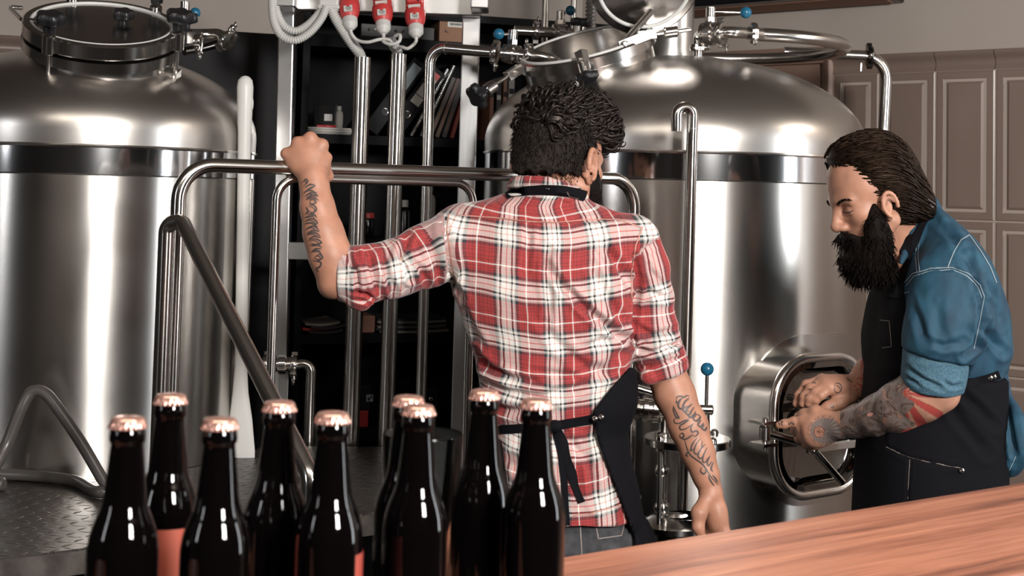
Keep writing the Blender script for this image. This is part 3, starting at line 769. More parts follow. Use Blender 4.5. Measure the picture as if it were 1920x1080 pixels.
build('lid_gasket', MB().torus(lc2 - ln2 * 0.003, ln2, l2 - 0.021, 0.0045, 64, 8), M['gasket'], ld, label='white gasket ring')
build('lid_window', MB().lathe([(0, -0.010), (l2 - 0.022, -0.010), (l2 - 0.022, -0.005), (0, -0.005)], lc2, ln2, 64), M['mirror'], ld, label='dark glass window')
u2, v2 = ortho(ln2, (1, 0, 0))
def lid_clamp(adeg, khgt=0.045, kr=0.033):
    a = math.radians(adeg); d = u2 * math.cos(a) + v2 * math.sin(a); q = lc2 + d * (l2 + 0.006)
    t = ln2.cross(d)
    mb = MB(); mb.rod(q - ln2 * 0.040, q + ln2 * 0.012, 0.0165, 24)
    s = build('clamp_sleeve', mb, M['polish'], tk)
    build('clamp_bolt', MB().rod(q - ln2 * 0.115, q - ln2 * 0.03, 0.006, 12), M['steel'], s)
    build('clamp_bracket', MB().box(q - ln2 * 0.108 - d * 0.006, (0.03, 0.042, 0.022), (d, t, ln2)).rod(q - ln2 * 0.108 - t * 0.026, q - ln2 * 0.108 + t * 0.026, 0.007, 6), M['satin'], tk, smooth=False, bevel=0.002)
    star_knob(tk, q + ln2 * (khgt - 0.004), ln2, kr, 0.026)
for ad in (-113, -6, 128, 62): lid_clamp(ad)
star_knob(tk, lc2 + (u2 * 0.045 + v2 * 0.03) + ln2 * 0.010, ln2, 0.026, 0.022)
# grab handle on the left of the lid
e0, e1 = P(72, 38, 3.62), P(42, 14, 3.66)
ed = (P(45, 36, 3.60) - P(76, 39, 3.55))
hp = [P(42, 15, 3.74), P(20, 13, 3.74), P(20, 16, 3.72), P(40, 36, 3.62), P(74, 39, 3.58)]
build('grab_handle', MB().tube(bend(hp, 0.006, 4), 0.0055, 12), M['steel'], tk)
# thin tube marking the jacket edge along the right flank
build('jacket_edge', MB().tube([Vector((LA.x + (LR + 0.004) * math.cos(-0.02), LA.y + (LR + 0.004) * math.sin(-0.02), z)) for z in (0.9, 1.2, zb2)], 0.003, 8), M['steel'], tk)
# ------------------------------------------------------------------ square-tube frame behind the platform
FY = 4.14
fr = P(540, 110, FY)
frame = thing('tube_frame', 'brushed square-tube steel frame carrying the red sockets, behind the rail', 'frame', (fr.x, fr.y, 0))
def post(pt, pb, w_):
    a, b = pt, Vector((pb.x, pb.y, 0.0)); d = (a - b).normalized(); u, v = ortho(d, (0, 1, 0))
    build('post', MB().box((a + b) / 2, (w_, w_, (a - b).length), (v, u, d)), M['frame'], frame, smooth=False, bevel=0.004)
post(P(541, -60, FY), P(534, 600, FY), 0.046)
post(P(887, -60, FY), P(866, 600, FY), 0.052)
bA, bB = P(541, 2, FY - 0.05), P(887, 14, FY - 0.05)
u = (bB - bA).normalized(); v, w2 = ortho(u)
build('top_beam', MB().box((bA + bB) / 2, ((bB - bA).length + 0.05, 0.055, 0.05), (u, v, w2)), M['frame'], frame, smooth=False, bevel=0.004)
for q, s in ((P(542, 1, FY - 0.13), 0.05), (P(900, 4, FY - 0.13), 0.05)):
    build('stub_arm', MB().box(q, (s, 0.12, s), (u, -w2, v)), M['frame'], frame, smooth=False, bevel=0.004)
cA, cB = P(541, 470, FY - 0.003), P(868, 476, FY - 0.003)
build('cross_bar', MB().box((cA + cB) / 2, ((cB - cA).length, 0.05, 0.04), ((cB - cA).normalized(), Z, Vector((0, 1, 0)))), M['frame'], frame, smooth=False, bevel=0.003)
for px in (700, 725):
    q = P(px, 470, FY - 0.03); build('bolt', MB().cyl(q - Vector((0, 0.004, 0)), q + Vector((0, 0.014, 0)), 0.008, n=6), M['steel'], frame)

# ------------------------------------------------------------------ upright pipes
PY = 4.025
def upright(label, top, bot, r, m='steel', collar=None):
    a, b = P(*top, PY), P(*bot, PY); b = a + (b - a) * ((a.z - 0.0) / (a.z - b.z))
    t = thing('conduit_pipe', label, 'pipe', (b.x, b.y, 0), 'upright pipes behind the rail')
    d = (a - b).normalized()
    build('pipe_tube', MB().lathe([(r, 0), (r, (a - b).length), (r - 0.002, (a - b).length), (r - 0.002, 0.0)], b, d, 32), M[m], t, angle=40)
    if collar:
        c = P(*collar, PY); build('collar', MB().lathe([(r, -0.012), (r + 0.004, -0.010), (r + 0.004, 0.010), (r, 0.012)], c, d, 32), M['steel'], t)
    return t
upright('thick upright steel pipe with the pale corrugated hose running into its open top', (680, 108), (658, 790), 0.0245, collar=(669, 478))
upright('thick upright steel pipe right of the other thick one, below the middle red plug', (748, 102), (724, 790), 0.0235)
# thin pipe with the elbow toward the middle valve
r3 = 0.0158
e3 = P(807, 88, 4.02); b3 = P(787, 790, 4.02); b3 = e3 + (b3 - e3) * (e3.z / (e3.z - b3.z)); v3 = P(946, 100, 3.95)
t3 = thing('process_pipe', 'slim steel pipe that turns at the top toward the blue-knobbed valve by the beam', 'pipe', (b3.x, b3.y, 0), 'upright pipes behind the rail')
vend = v3 - (v3 - e3).normalized() * 0.03
build('pipe_tube', MB().tube(bend([b3, e3, vend], 0.045, 12), r3, 20), M['steel'], t3)
for q, d in ((e3 + (b3 - e3).normalized() * 0.047, (b3 - e3)), (e3 + (v3 - e3).normalized() * 0.047, v3 - e3)):
    build('weld_bead', MB().torus(q, d, r3, 0.0014, 24, 6), M['satin'], t3)
vx = (v3 - e3).normalized()
va = thing('butterfly_valve', 'butterfly valve with a blue ball handle between the frame post and the open manway', 'valve', v3, 'butterfly valves')
butterfly(va, v3 + vx * 0.02, vx, 0.0165, P(953, 40, 3.95) - P(948, 100, 3.95), Vector((-0.9, -0.35, -0.05)), 0.042)
mb = clamp_geo(MB(), v3 - vx * 0.028, vx, 0.0165, (0.1, -0.3, -1)); build('clamp', mb, M['steel'], va)
mb = clamp_geo(MB(), v3 + vx * 0.072, vx, 0.0165, (0, -0.2, 1)); build('clamp', mb, M['steel'], va)
build('pipe_stub', MB().tube(bend([v3 + vx * 0.03, v3 + vx * 0.13, v3 + vx * 0.16 + Vector((0.03, 0.16, -0.02))], 0.04), 0.0158, 18), M['steel'], va)
# further valve behind the open manway
v4 = P(1050, 62, 4.35)
va = thing('butterfly_valve', 'valve with a blue ball handle behind the open manway neck', 'valve', v4, 'butterfly valves')
butterfly(va, v4, (1, 0.2, 0), 0.017, (0, 0, 1), Vector((0.9, 0.2, 0.45)), 0.035)
build('pipe_stub', MB().tube([v4 - Vector((0.14, 0.03, 0)), v4 + Vector((0.05, 0.01, 0))], 0.016, 18), M['steel'], va)
build('clamp', clamp_geo(MB(), v4 - Vector((0.075, 0.015, 0)), (1, 0.2, 0), 0.0165, (0, -0.2, 1)), M['steel'], va)
# pipes and a corrugated hose rising to the ceiling behind it
for px, yy, r, lab in ((1021, 4.42, 0.0115, 'slim riser pipe left of the other, behind the open manway'), (1074, 4.48, 0.0095, 'slimmer riser pipe beside the corrugated riser hose')):
    a, b = P(px, 66, yy), P(px + 1, -20, yy)
    b = Vector((a.x, a.y, H)); o = build('riser_pipe', MB().cyl(Vector((a.x, a.y, a.z - 0.05)), b, r, n=16), M['steel'], loc=(a.x, a.y, a.z - 0.05)); tag(o, lab, 'pipe')
a = P(1107, 52, 4.5)
prof = []
for i in range(160):
    h_ = (H - a.z + 0.06) * i / 160; prof.append((0.0155 + (0.0025 if i % 2 else 0), h_))
o = build('corrugated_riser', MB().lathe(prof, (a.x, a.y, a.z - 0.06), (0, 0, 1), 20), M['frame'], loc=(a.x, a.y, a.z)); tag(o, 'ribbed metal riser hose behind the raised manway lid', 'hose')
# valve on the right dome and its pipe sweeping round
va = thing('butterfly_valve', 'butterfly valve with a long blue ball lever on top of the right tank', 'valve', vc, 'butterfly valves')
vax = Vector((0.80, -0.55, 0)).normalized()
butterfly(va, vc, vax, 0.020, (0, 0, 1), Vector((1, -0.02, 0.0)), 0.098, True, 0.0165)
mb = clamp_geo(MB(), vc + vax * 0.034, vax, 0.021, (0.25, 0, -1)); build('clamp', mb, M['steel'], va)
mb = MB(); mb.tube(bend([Vector((pp0.x, pp0.y, vc.z - 0.035)), Vector((pp0.x, pp0.y, vc.z)), vc - vax * 0.02], 0.02), 0.015, 18); build('inlet_elbow', mb, M['steel'], va)
la = P(1405, 62, 3.98)
el = [vc + vax * 0.03, vc + vax * 0.065, la]
build('outlet_elbow', MB().tube(bend(el, 0.03), 0.0165, 18), M['steel'], va)
lp = thing('loop_pipe', 'polished pipe sweeping round in a loop above the right tank dome', 'pipe', la)
RL = 0.30; xc = P(1588, 85, 4.25).x - RL; zl = la.z
pts = [la, Vector((xc, 3.98 + 0.03, zl))]
yc = 3.98 + 0.03 + RL
pts += [Vector((xc + RL * math.sin(t), yc - RL * math.cos(t), zl - 0.004 * t)) for t in [PI * i / 24 for i in range(25)]]
pts += [Vector((xc - 0.25, yc + RL, zl - 0.012)), Vector((xc - 0.55, yc + RL - 0.02, zl - 0.012))]
build('pipe_tube', MB().tube(pts, 0.0195, 20), M['steel'], lp)
build('clamp', clamp_geo(MB(), la + Vector((0.012, 0, 0)), (1, 0, 0), 0.019, (0, -1, -0.15)), M['steel'], lp)
# outer drop pipe on the right
DY = 4.62
d0, d1, d2, d3 = P(1470, 98, DY), P(1664, 107, DY), P(1641, 560, DY), None
d3 = d1 + (d2 - d1) * (d1.z / (d1.z - d2.z))
dp = thing('drop_pipe', 'dark polished pipe dropping along the tiled wall behind the man in denim', 'pipe', (d3.x, d3.y, 0))
build('pipe_tube', MB().tube(bend([d0, d1, d3], 0.075, 12), 0.0185, 20), M['steel'], dp)
dx = (d1 - d0).normalized(); cc = P(1630, 105, DY)
build('clamp', clamp_geo(MB(), cc, dx, 0.021, (0, -0.3, -1), False), M['darksteel'], dp)
build('clamp_bolt', MB().rod(P(1614, 118, DY - 0.02), P(1613, 134, DY - 0.02), 0.0045, 10), M['steel'], dp)
# hooked vent pipe in front of the right tank
gy = 3.47
g1 = P(1299, 222, gy); gb = P(1287, 640, gy); gb = g1 + (gb - g1) * (g1.z / (g1.z - gb.z))
gu = P(1299, 205, gy); gl = P(1268, 205, gy - 0.01); ge = P(1267, 246, gy - 0.01)
hk = thing('vent_pipe', 'upright steel vent pipe with a hooked end before the right tank', 'pipe', (gb.x, gb.y, 0))
top_ = Vector((g1.x, g1.y, gu.z + 0.004)); le = Vector((g1.x - 0.040, g1.y - 0.012, gu.z + 0.004))
mb = MB(); pts = bend([gb, top_, le, Vector((le.x, le.y, ge.z))], 0.0205, 10); mb.tube(pts, 0.0140, 20, caps=False)
mb.tube([pts[-1], pts[-1] + Z * 0.04], 0.0122, 20, caps=True)
build('pipe_tube', mb, M['steel'], hk)
build('weld_bead', MB().torus(g1 - Z * 0.025, (0, 0, 1), 0.0140, 0.0012, 24, 6), M['satin'], hk)
# valve low down by the left frame post with the bent pipe
v5 = P(530, 684, 4.02); vx5 = Vector((1, 0.05, 0)).normalized()
va = thing('butterfly_valve', 'valve with a blue ball handle low behind the slanting handrail', 'valve', v5, 'butterfly valves')
butterfly(va, v5, vx5, 0.0155, (0.1, 0.7, -0.25), Vector((1, 0.1, 0.12)), 0.06)
build('clamp', clamp_geo(MB(), v5 - vx5 * 0.045, vx5, 0.017, (0, -0.6, -1)), M['steel'], va)
build('clamp', clamp_geo(MB(), v5 + vx5 * 0.032, vx5, 0.017, (0.1, -0.6, -1)), M['steel'], va)
q0 = v5 + vx5 * 0.03; q1 = P(584, 681, 4.02); q2 = P(581, 800, 4.02); q2 = Vector((q2.x, q2.y, 0.0))
build('bent_pipe', MB().tube(bend([v5 - vx5 * 0.12, q0, q1, q2], 0.05, 12), 0.0150, 20), M['steel'], va)
build('support_plate', MB().box(P(532, 722, 4.05), (0.026, 0.006, 0.10)), M['frame'], va, smooth=False, bevel=0.001)

# ------------------------------------------------------------------ valve on the left tank lid, right side
q = P(350, 66, 3.78)
va = thing('butterfly_valve', 'valve with a blue ball handle beside the closed lid of the left tank', 'valve', q, 'butterfly valves')
ax5 = Vector((0.97, -0.1, 0.02)).normalized()
mb = MB(); mb.box(P(362, 72, 3.77), (0.03, 0.03, 0.035)); build('valve_block', mb, M['satin'], va, smooth=False, bevel=0.003)
build('outlet_elbow', MB().tube(bend([P(360, 65, 3.78), P(412, 64, 3.76), P(428, 84, 3.72)], 0.03), 0.0155, 18), M['steel'], va)
build('clamp', clamp_geo(MB(), P(426, 76, 3.72), (0.75, -0.45, -0.45), 0.0165, (0.5, 0.3, 0.6)), M['steel'], va)
build('clamp', clamp_geo(MB(), P(372, 78, 3.74), (0.97, -0.1, 0), 0.012, (0, -0.3, -1)), M['steel'], va)
build('back_pipe', MB().tube(spline([P(345, 96, 3.82), P(380, 90, 3.86), P(420, 78, 3.9)], 6), 0.012, 14), M['darksteel'], va)
mb = MB(); s0 = P(346, 34, 3.80); mb.lathe([(0.012, 0), (0.016, 0.003), (0.016, 0.016), (0.0125, 0.02), (0.0125, 0.044), (0.009, 0.046)], s0, (0, 0, 1), 20); build('valve_stem', mb, M['steel'], va)
lv = build('lever', MB().rod(P(346, 24, 3.80), P(366, 24, 3.86), 0.004, 10), M['steel'], va)
build('ball_knob', MB().sphere(P(366, 24, 3.86), 0.0145, 20), M['blue'], lv, label='blue ball knob')
star_knob(va, P(343, 42, 3.79), (0, -0.15, 1), 0.036, 0.026)

# ------------------------------------------------------------------ sight glass and pump valve before the right tank
gy2 = 3.33
pc = P(1289, 826, gy2)
sg = thing('sight_glass', 'round bolted steel plate on thin rods below the blue lever, by the hanging hand', 'instrument', (pc.x, pc.y, 0))
rp = 0.100
build('top_plate', MB().lathe([(0.0, -0.010), (rp - 0.002, -0.010), (rp, -0.008), (rp, 0.006), (rp - 0.002, 0.008), (0.0, 0.008)], pc, (0, 0, 1), 56), M['steel'], sg, angle=40)
zb_ = P(1262, 990, gy2).z
bp_ = Vector((pc.x - 0.03, pc.y, zb_))
build('lower_vessel', MB().lathe([(0.0, -0.2), (0.07, -0.2), (0.07, -0.004), (0.085, 0.0), (0.085, 0.012), (0.07, 0.016), (0.05, 0.028), (0.0, 0.034)], bp_, (0, 0, 1), 48), M['steel'], sg)
for k in range(4):
    a = math.radians(35 + 90 * k); q = pc + Vector((math.cos(a), math.sin(a), 0)) * (rp - 0.016)
    build('tie_rod', MB().rod(Vector((q.x, q.y, bp_.z - 0.15)), q + Z * 0.012, 0.0048, 12), M['steel'], sg)
    build('dome_nut', MB().lathe([(0.010, 0.006), (0.010, 0.014), (0.0075, 0.018), (0.0, 0.0225)], q, (0, 0, 1), 12).cyl(q - Z * 0.018, q - Z * 0.010, 0.009, n=6), M['steel'], sg)
build('glass_cylinder', MB().lathe([(0.055, bp_.z + 0.03 - pc.z), (0.055, -0.011), (0.051, -0.011), (0.051, bp_.z + 0.03 - pc.z)], pc, (0, 0, 1), 40), M['glass'], sg, angle=40)
sx_ = P(1241, 880, gy2 - 0.02)
mb = MB(); mb.rod(Vector((sx_.x, sx_.y, pc.z - 0.01)), Vector((sx_.x, sx_.y, bp_.z + 0.02)), 0.0065, 12); mb.sphere((sx_.x, sx_.y, sx_.z - 0.003), 0.0175, 20); mb.sphere((sx_.x + 0.002, sx_.y, P(1243, 948, gy2).z), 0.019, 20)
build('float_rod', mb, M['steel'], sg)
mb = MB()
c0, c1 = P(1188, 765, gy2), P(1258, 770, gy2)
mb.lathe([(0.018, 0), (0.027, 0.003), (0.027, 0.012), (0.021, 0.014), (0.021, 0.020), (0.03, 0.022), (0.03, 0.032), (0.024, 0.034), (0.024, 0.042), (0.03, 0.044), (0.03, 0.056), (0.02, 0.060), (0.014, 0.09)], c0, c1 - c0, 28)
build('pump_coupling', mb, M['steel'], sg)
mb = MB(); mb.rod(pc + Vector((-0.055, 0, 0.006)), pc + Vector((-0.055, 0, 0.075)), 0.012, 16); mb.rod(pc + Vector((-0.055, 0, 0.006)), pc + Vector((-0.055, 0, 0.02)), 0.022, 20); mb.tube(bend([pc + Vector((-0.055, 0, 0.04)), pc + Vector((-0.055, 0, 0.10)), pc + Vector((-0.13, 0.0, 0.12))], 0.03), 0.009, 14)
build('valve_neck', mb, M['steel'], sg)
kz0, kz1 = P(1324, 768, gy2), P(1326, 692, gy2)
mb = MB(); mb.rod(kz0 - Vector((0.022, 0, 0)), kz0 + Vector((0.016, 0, 0)), 0.0125, 18); mb.rod(pc + Vector((0.045, 0, 0.005)), kz0, 0.008, 12)
build('sample_valve', mb, M['steel'], sg)
lv = build('lever', MB().rod(kz0, kz1, 0.0044, 12), M['steel'], sg)
build('ball_knob', MB().sphere(kz1, 0.0155, 22), M['blue'], lv, label='blue ball knob')

# ------------------------------------------------------------------ red sockets, junction box, flexible conduits
def socket(px, py, label):
    c = P(px, py, 3.99); ax = (P(px + 1.5, py + 40, 3.95) - c).normalized(); u, v = ortho(ax, (0, -1, 0))
    t = thing('power_plug', label, 'plug', c, 'red power plugs in sockets')
    q = c - ax * 0.07
    build('socket_housing', MB().box(q + u * 0.0, (0.052, 0.05, 0.085), (v, u, ax)).box(q + u * 0.03, (0.046, 0.02, 0.05), (v, u, ax)), M['red'], t, smooth=False, bevel=0.006)
    mb = MB(); mb.box(q + u * 0.045 - v * 0.012, (0.004, 0.012, 0.05), (v, u, ax)); mb.box(q + u * 0.045 - v * 0.008 + ax * 0.012, (0.012, 0.010, 0.005), (v, u, ax)); build('hinge_slot', mb, M['ink'], t, smooth=False)
    pr = [(0.0, -0.032), (0.024, -0.032), (0.029, -0.022), (0.0295, -0.005), (0.028, 0.010), (0.024, 0.022), (0.019, 0.030), (0.0, 0.032)]
    build('plug_body', MB().lathe(pr, c + u * 0.02, ax, 28), M['red'], t)
    build('cable_gland', MB().lathe([(0.0, 0.022), (0.0205, 0.022), (0.0215, 0.03), (0.0215, 0.042), (0.0205, 0.046), (0.021, 0.050), (0.012, 0.062), (0.008, 0.066), (0.0, 0.066)], c + u * 0.016, ax, 24), M['greyplastic'], t)
    s = build('rating_sticker', MB().box(c + u * 0.0455 + ax * 0.013, (0.024, 0.005, 0.019), (v, u, ax)), M['paper'], t, smooth=False, label='small white rating sticker')
    mb = MB()
    for k, (w_, off) in enumerate(((0.014, -0.004), (0.017, 0.001), (0.012, 0.0055))): mb.box(c + u * 0.0483 + ax * (0.013 + off) - v * (0.001 * k), (w_, 0.0006, 0.0016), (v, u, ax))
    build('print_lines', mb, M['ink'], s, smooth=False)
    if px > 700: build('name_strip', MB().box(c + u * 0.0465 - ax * 0.021, (0.033, 0.006, 0.009), (v, u, ax)), M['paper'], t, smooth=False, label='white name strip')
    return c + u * 0.016 + ax * 0.064, ax
ca, _ = socket(657, 28, 'leftmost red power plug hanging from its socket on the beam')
cb, _ = socket(719, 35, 'middle red power plug above the second thick steel pipe')
cd, _ = socket(780, 42, 'rightmost red power plug, beside the bright frame post')
jb = P(618, -2, 3.97)
t = thing('junction_box', 'pale grey junction box with corrugated conduits below it, left of the red plugs', 'junction box', jb)
build('box_body', MB().box(jb, (0.056, 0.045, 0.075)), M['greyplastic'], t, smooth=False, bevel=0.006)
build('box_rim', MB().box(jb - Z * 0.025, (0.062, 0.05, 0.012)), M['greyplastic'], t, smooth=False, bevel=0.004)
def flex(pts, r, label):
    path = spline(pts, 10); out = []; acc = 0
    L = sum((b - a).length for a, b in zip(path, path[1:])); N = int(L / 0.0021)
    cum = [0]
    for a, b in zip(path, path[1:]): cum.append(cum[-1] + (b - a).length)
    j = 0
    for i in range(N + 1):
        s = L * i / N
        while j < len(cum) - 2 and cum[j + 1] < s: j += 1
        f = (s - cum[j]) / max(1e-9, cum[j + 1] - cum[j]); out.append(path[j].lerp(path[j + 1], f))
    o = build('flexible_conduit', MB().tube(out, [r * (1.0 if i % 3 else 0.78) for i in range(N + 1)], 14), M['greyplastic'], loc=pts[0], angle=70)
    return tag(o, label, 'conduit', 'pale corrugated conduits')
fy = 3.96
flex([P(607, 10, fy), P(597, 26, fy), P(578, 46, fy - 0.01), P(556, 58, fy - 0.02), P(536, 52, fy - 0.02), P(524, 36, fy - 0.01), P(517, 14, fy), P(514, -25, fy)], 0.0118, 'upper of the two corrugated conduits looping across the left frame post')
flex([P(612, 12, fy - 0.012), P(603, 34, fy - 0.02), P(582, 60, fy - 0.03), P(556, 75, fy - 0.04), P(532, 70, fy - 0.04), P(517, 50, fy - 0.03), P(511, 22, fy - 0.02), P(510, -25, fy)], 0.0118, 'lower of the two corrugated conduits looping across the left frame post')
pt1 = P(680, 108, PY)
flex([P(620, 12, fy), P(628, 32, fy), P(645, 60, fy), P(662, 84, fy + 0.02), P(676, 104, PY), P(677, 125, PY)], 0.0148, 'corrugated conduit running from the junction box into the open pipe')
flex([P(734, 78, fy + 0.01), P(741, 90, PY), P(746, 100, PY), P(746, 125, PY)], 0.0150, 'short corrugated conduit standing in the second thick pipe top')
def cable(pts, label):
    o = build('power_cable', MB().tube(spline(pts, 8), 0.0048, 10), M['greyplastic'], loc=pts[0]); return tag(o, label, 'cable', 'grey plug cables')
cable([ca, ca + Vector((0.006, 0, -0.016)), P(671, 76, fy - 0.02), P(690, 79, fy - 0.03), P(712, 74, fy - 0.03), P(730, 75, fy - 0.01), P(738, 88, fy + 0.015)], 'grey cable from the leftmost red plug')
cable([cb, cb + Vector((0.001, 0, -0.012)), P(719, 78, fy - 0.035), P(733, 83, fy - 0.045), P(748, 78, fy - 0.045), P(750, 66, fy - 0.035), P(741, 68, fy - 0.02), P(739, 76, fy), P(741, 90, fy + 0.02)], 'grey cable with a small loop from the middle red plug')
cable([cd, cd + Vector((0, 0, -0.012)), P(775, 84, fy - 0.01), P(764, 91, fy - 0.01), P(752, 88, fy), P(746, 92, fy + 0.02)], 'grey cable from the rightmost red plug')

# ------------------------------------------------------------------ long dark lamp housing on the wall at the upper right
s0, s1 = along(1300, WR0, WRD), along(1694, WR0, WRD)
wz = P(1694, 6, (WR0 + WRD * s1).y).z
pA, pB = WR0 + WRD * s0, WR0 + WRD * s1
lmp = thing('wall_fixture', 'long dark fixture mounted high on the plaster wall, upper right', 'fixture', (pA.x, pA.y, wz))
mb = MB(); mb.slab([pA + Z * wz, pA + WRN * 0.16 + Z * (wz + 0.02), pA + WRN * 0.16 + Z * (wz + 0.12), pA + Z * (wz + 0.16)], pB - pA)
build('housing', mb, M['blackgloss'], lmp, smooth=False, bevel=0.006)
mb = MB(); mb.slab([pA + WRN * 0.02 + Z * (wz - 0.001), pA + WRN * 0.12 + Z * (wz + 0.012), pA + WRN * 0.12 + Z * (wz + 0.016), pA + WRN * 0.02 + Z * (wz + 0.004)], (pB - pA) * 0.96)
build('diffuser', mb, M['cardboard'], lmp, smooth=False)
# ------------------------------------------------------------------ black bookcase against the back wall
BA = -WBD; BN = WBN                      # along the shelf to the right, out of the shelf to the camera
BO = P(573, 300, 4.50); BO.z = 0         # front left corner
BD_ = 0.30; BL = 1.02
def B(s, z, o=0.0): return BO + BA * s + Z * z + BN * o
def zpx(px, py):                          # height on the shelf front plane of a photograph pixel
    r = ray(px, py); k = r.x / r.y; s = (k * BO.y - BO.x) / (BA.x - k * BA.y); y = BO.y + BA.y * s
    return s, P(px, py, y).z
bc = thing('bookcase', 'black open bookcase full of folders and jars behind the steel pipes', 'bookcase', BO)
ztop = zpx(580, 22)[1]
def bb(s0, s1, z0, z1, o0, o1): return MB().slab([B(s0, z0, o0), B(s1, z0, o0), B(s1, z0, o1), B(s0, z0, o1)], Z * (z1 - z0))
build('side_panel', bb(-0.02, 0.004, 0, ztop, 0, -BD_), M['darkwood'], bc, smooth=False, bevel=0.001)
build('side_panel', bb(BL, BL + 0.024, 0, ztop, 0, -BD_), M['darkwood'], bc, smooth=False, bevel=0.001)
build('back_panel', bb(0, BL, 0, ztop, -BD_ + 0.01, -BD_), M['darkwood'], bc, smooth=False)
build('top_board', bb(-0.02, BL + 0.024, ztop, ztop + 0.025, 0.003, -BD_), M['darkwood'], bc, smooth=False, bevel=0.001)
SH = []
for y_top, y_bot in ((62, 86), (250, 268), (446, 462), (627, 645), (806, 830)):
    z1 = zpx(590, y_top)[1]; z0 = zpx(590, y_bot)[1]; SH.append(z1)
    build('shelf', bb(0.004, BL, z0, z1, -0.002, -BD_ + 0.01), M['darkwood'], bc, smooth=False, bevel=0.001)
# tall dark cabinet left of it
cabz = zpx(520, 60)[1]
cab = thing('tall_cabinet', 'tall plain charcoal cabinet between the left tank and the steel frame', 'cabinet', B(-0.45, 0))
build('carcass', bb(-0.46, -0.024, 0, cabz, -0.06, -BD_), M['panel'], cab, smooth=False, bevel=0.002)
build('door', bb(-0.455, -0.03, 0.08, cabz - 0.004, -0.04, -0.059), M['panel'], cab, smooth=False, bevel=0.002)

def on(px, k, o):        # a spot on shelf k at pixel column px, o metres behind the front edge
    s, _ = zpx(px, 300); return s
DP = 0.0
def S(px): return zpx(px, 300)[0]
ppm = FPX / 4.58
# paper stack, beaker, small bottle on the second shelf
z = SH[1]
s0, s1 = S(576), S(662)
mb = MB(); N = 6
ps = thing('paper_stack', 'low stack of papers under the glass beaker on the shelf', 'papers', B((s0 + s1) / 2, z, -0.08))
for i in range(N):
    j = (i * 37 % 5 - 2) * 0.003
    build('paper_sheaf', bb(s0 + j, s1 + j, z + 0.0035 * i + 0.0002, z + 0.0035 * (i + 1), -0.01 + j, -0.2 + j), M['paper'], ps, smooth=False, bevel=0.0006)
zp = z + 0.0035 * N
bkc = B(S(617), zp, -0.075)
bk = thing('glass_beaker', 'clear glass beaker on the paper stack', 'beaker', bkc)
r_ = 0.038; hb_ = 0.078
build('beaker_wall', MB().lathe([(0.0, 0.0005), (r_ - 0.004, 0.0005), (r_, 0.005), (r_, hb_ - 0.006), (r_ + 0.004, hb_), (r_ + 0.0025, hb_ + 0.0005), (r_ - 0.002, hb_ - 0.006), (r_ - 0.002, 0.006), (r_ - 0.006, 0.003), (0.0, 0.003)], bkc, (0, 0, 1), 40), M['glass'], bk, angle=50)
build('label_patch', MB().slab([bkc + BA * (r_ * math.sin(a)) * 1.012 + BN * (r_ * math.cos(a)) * 1.012 + Z * 0.022 for a in (-0.3, -0.1, 0.15, 0.4)] + [bkc + BA * (r_ * math.sin(a)) * 1.006 + BN * (r_ * math.cos(a)) * 1.006 + Z * 0.022 for a in (0.4, 0.15, -0.1, -0.3)], Z * 0.022), M['greyplastic'], bk, smooth=False)
rb_ = B(S(608), zp, -0.03)
o = build('cord_loop', MB().tube(spline([rb_ + BA * x + BN * (0.006 * math.sin(x * 90)) + Z * 0.0042 for x in (-0.02, -0.005, 0.01, 0.025, 0.04)], 5), 0.004, 10), M['red'], loc=rb_); tag(o, 'short red cord lying at the foot of the beaker', 'cord')
def small_bottle(px, k, o, r, hh, mb_, mc, label, lab=False, capcol='whiteplastic', zz=None):
    c = B(S(px), (SH[k] if zz is None else zz), -o)
    t = thing('small_bottle', label, 'bottle', c)
    build('bottle_body', MB().lathe([(0, 0.0005), (r * 0.9, 0.0005), (r, 0.003), (r, hh * 0.68), (r * 0.85, hh * 0.75), (r * 0.5, hh * 0.80), (r * 0.5, hh * 0.84), (0, hh * 0.84)], c, (0, 0, 1), 24), mb_, t)
    build('screw_cap', MB().lathe([(0, hh * 0.82), (r * 0.6, hh * 0.82), (r * 0.6, hh), (0, hh)], c, (0, 0, 1), 20), M[capcol], t, angle=40)
    if lab: build('label', MB().lathe([(r + 0.0001, hh * 0.18), (r + 0.0006, hh * 0.18), (r + 0.0006, hh * 0.58), (r + 0.0001, hh * 0.58)], c, (0, 0, 1), 24), M['paper'], t)
small_bottle(641, 1, 0.06, 0.0125, 0.072, M['greyplastic'], None, 'tiny white-capped bottle close behind the beaker', True, zz=zp)
# leaning ring binders
def leaner(name, label, cat, p_lo, p_hi, wpx, col, o0, depth, group=None, parts=None):
    a, b = B(*zpx(*p_lo), 0), B(*zpx(*p_hi), 0)
    d = (b - a).normalized(); u = BN.cross(d).normalized()          # u: across the spine, to the upper left
    if u.dot(BA) > 0: u = -u
    wd = wpx / ppm
    a = a - BN * o0; a.z = SH[1] + 0.001; L = (b - B(*zpx(*p_lo), 0)).length
    t = thing(name, label, cat, a, group)
    build('cover', MB().slab([a, a + d * L, a + d * L + u * wd, a + u * wd], -BN * depth), col, t, smooth=False, bevel=0.002)
    def patch(nm, f0, f1, g0, g1, m, th=0.0008, lab=None):
        q = [a + d * (L * f0) + u * (wd * g0), a + d * (L * f1) + u * (wd * g0), a + d * (L * f1) + u * (wd * g1), a + d * (L * f0) + u * (wd * g1)]
        return build(nm, MB().slab(q, BN * th), m, t, smooth=False, label=lab)
    def at(f, g): return a + d * (L * f) + u * (wd * g)
    return t, patch, at, d, u
M['binder'] = mat('binder_black', (0.008, 0.008, 0.0105), 0.6, 0.0, Specular_IOR_Level=0.2)
M['bluelabel'] = mat('pale_blue_label', (0.34, 0.4, 0.44), 0.7)
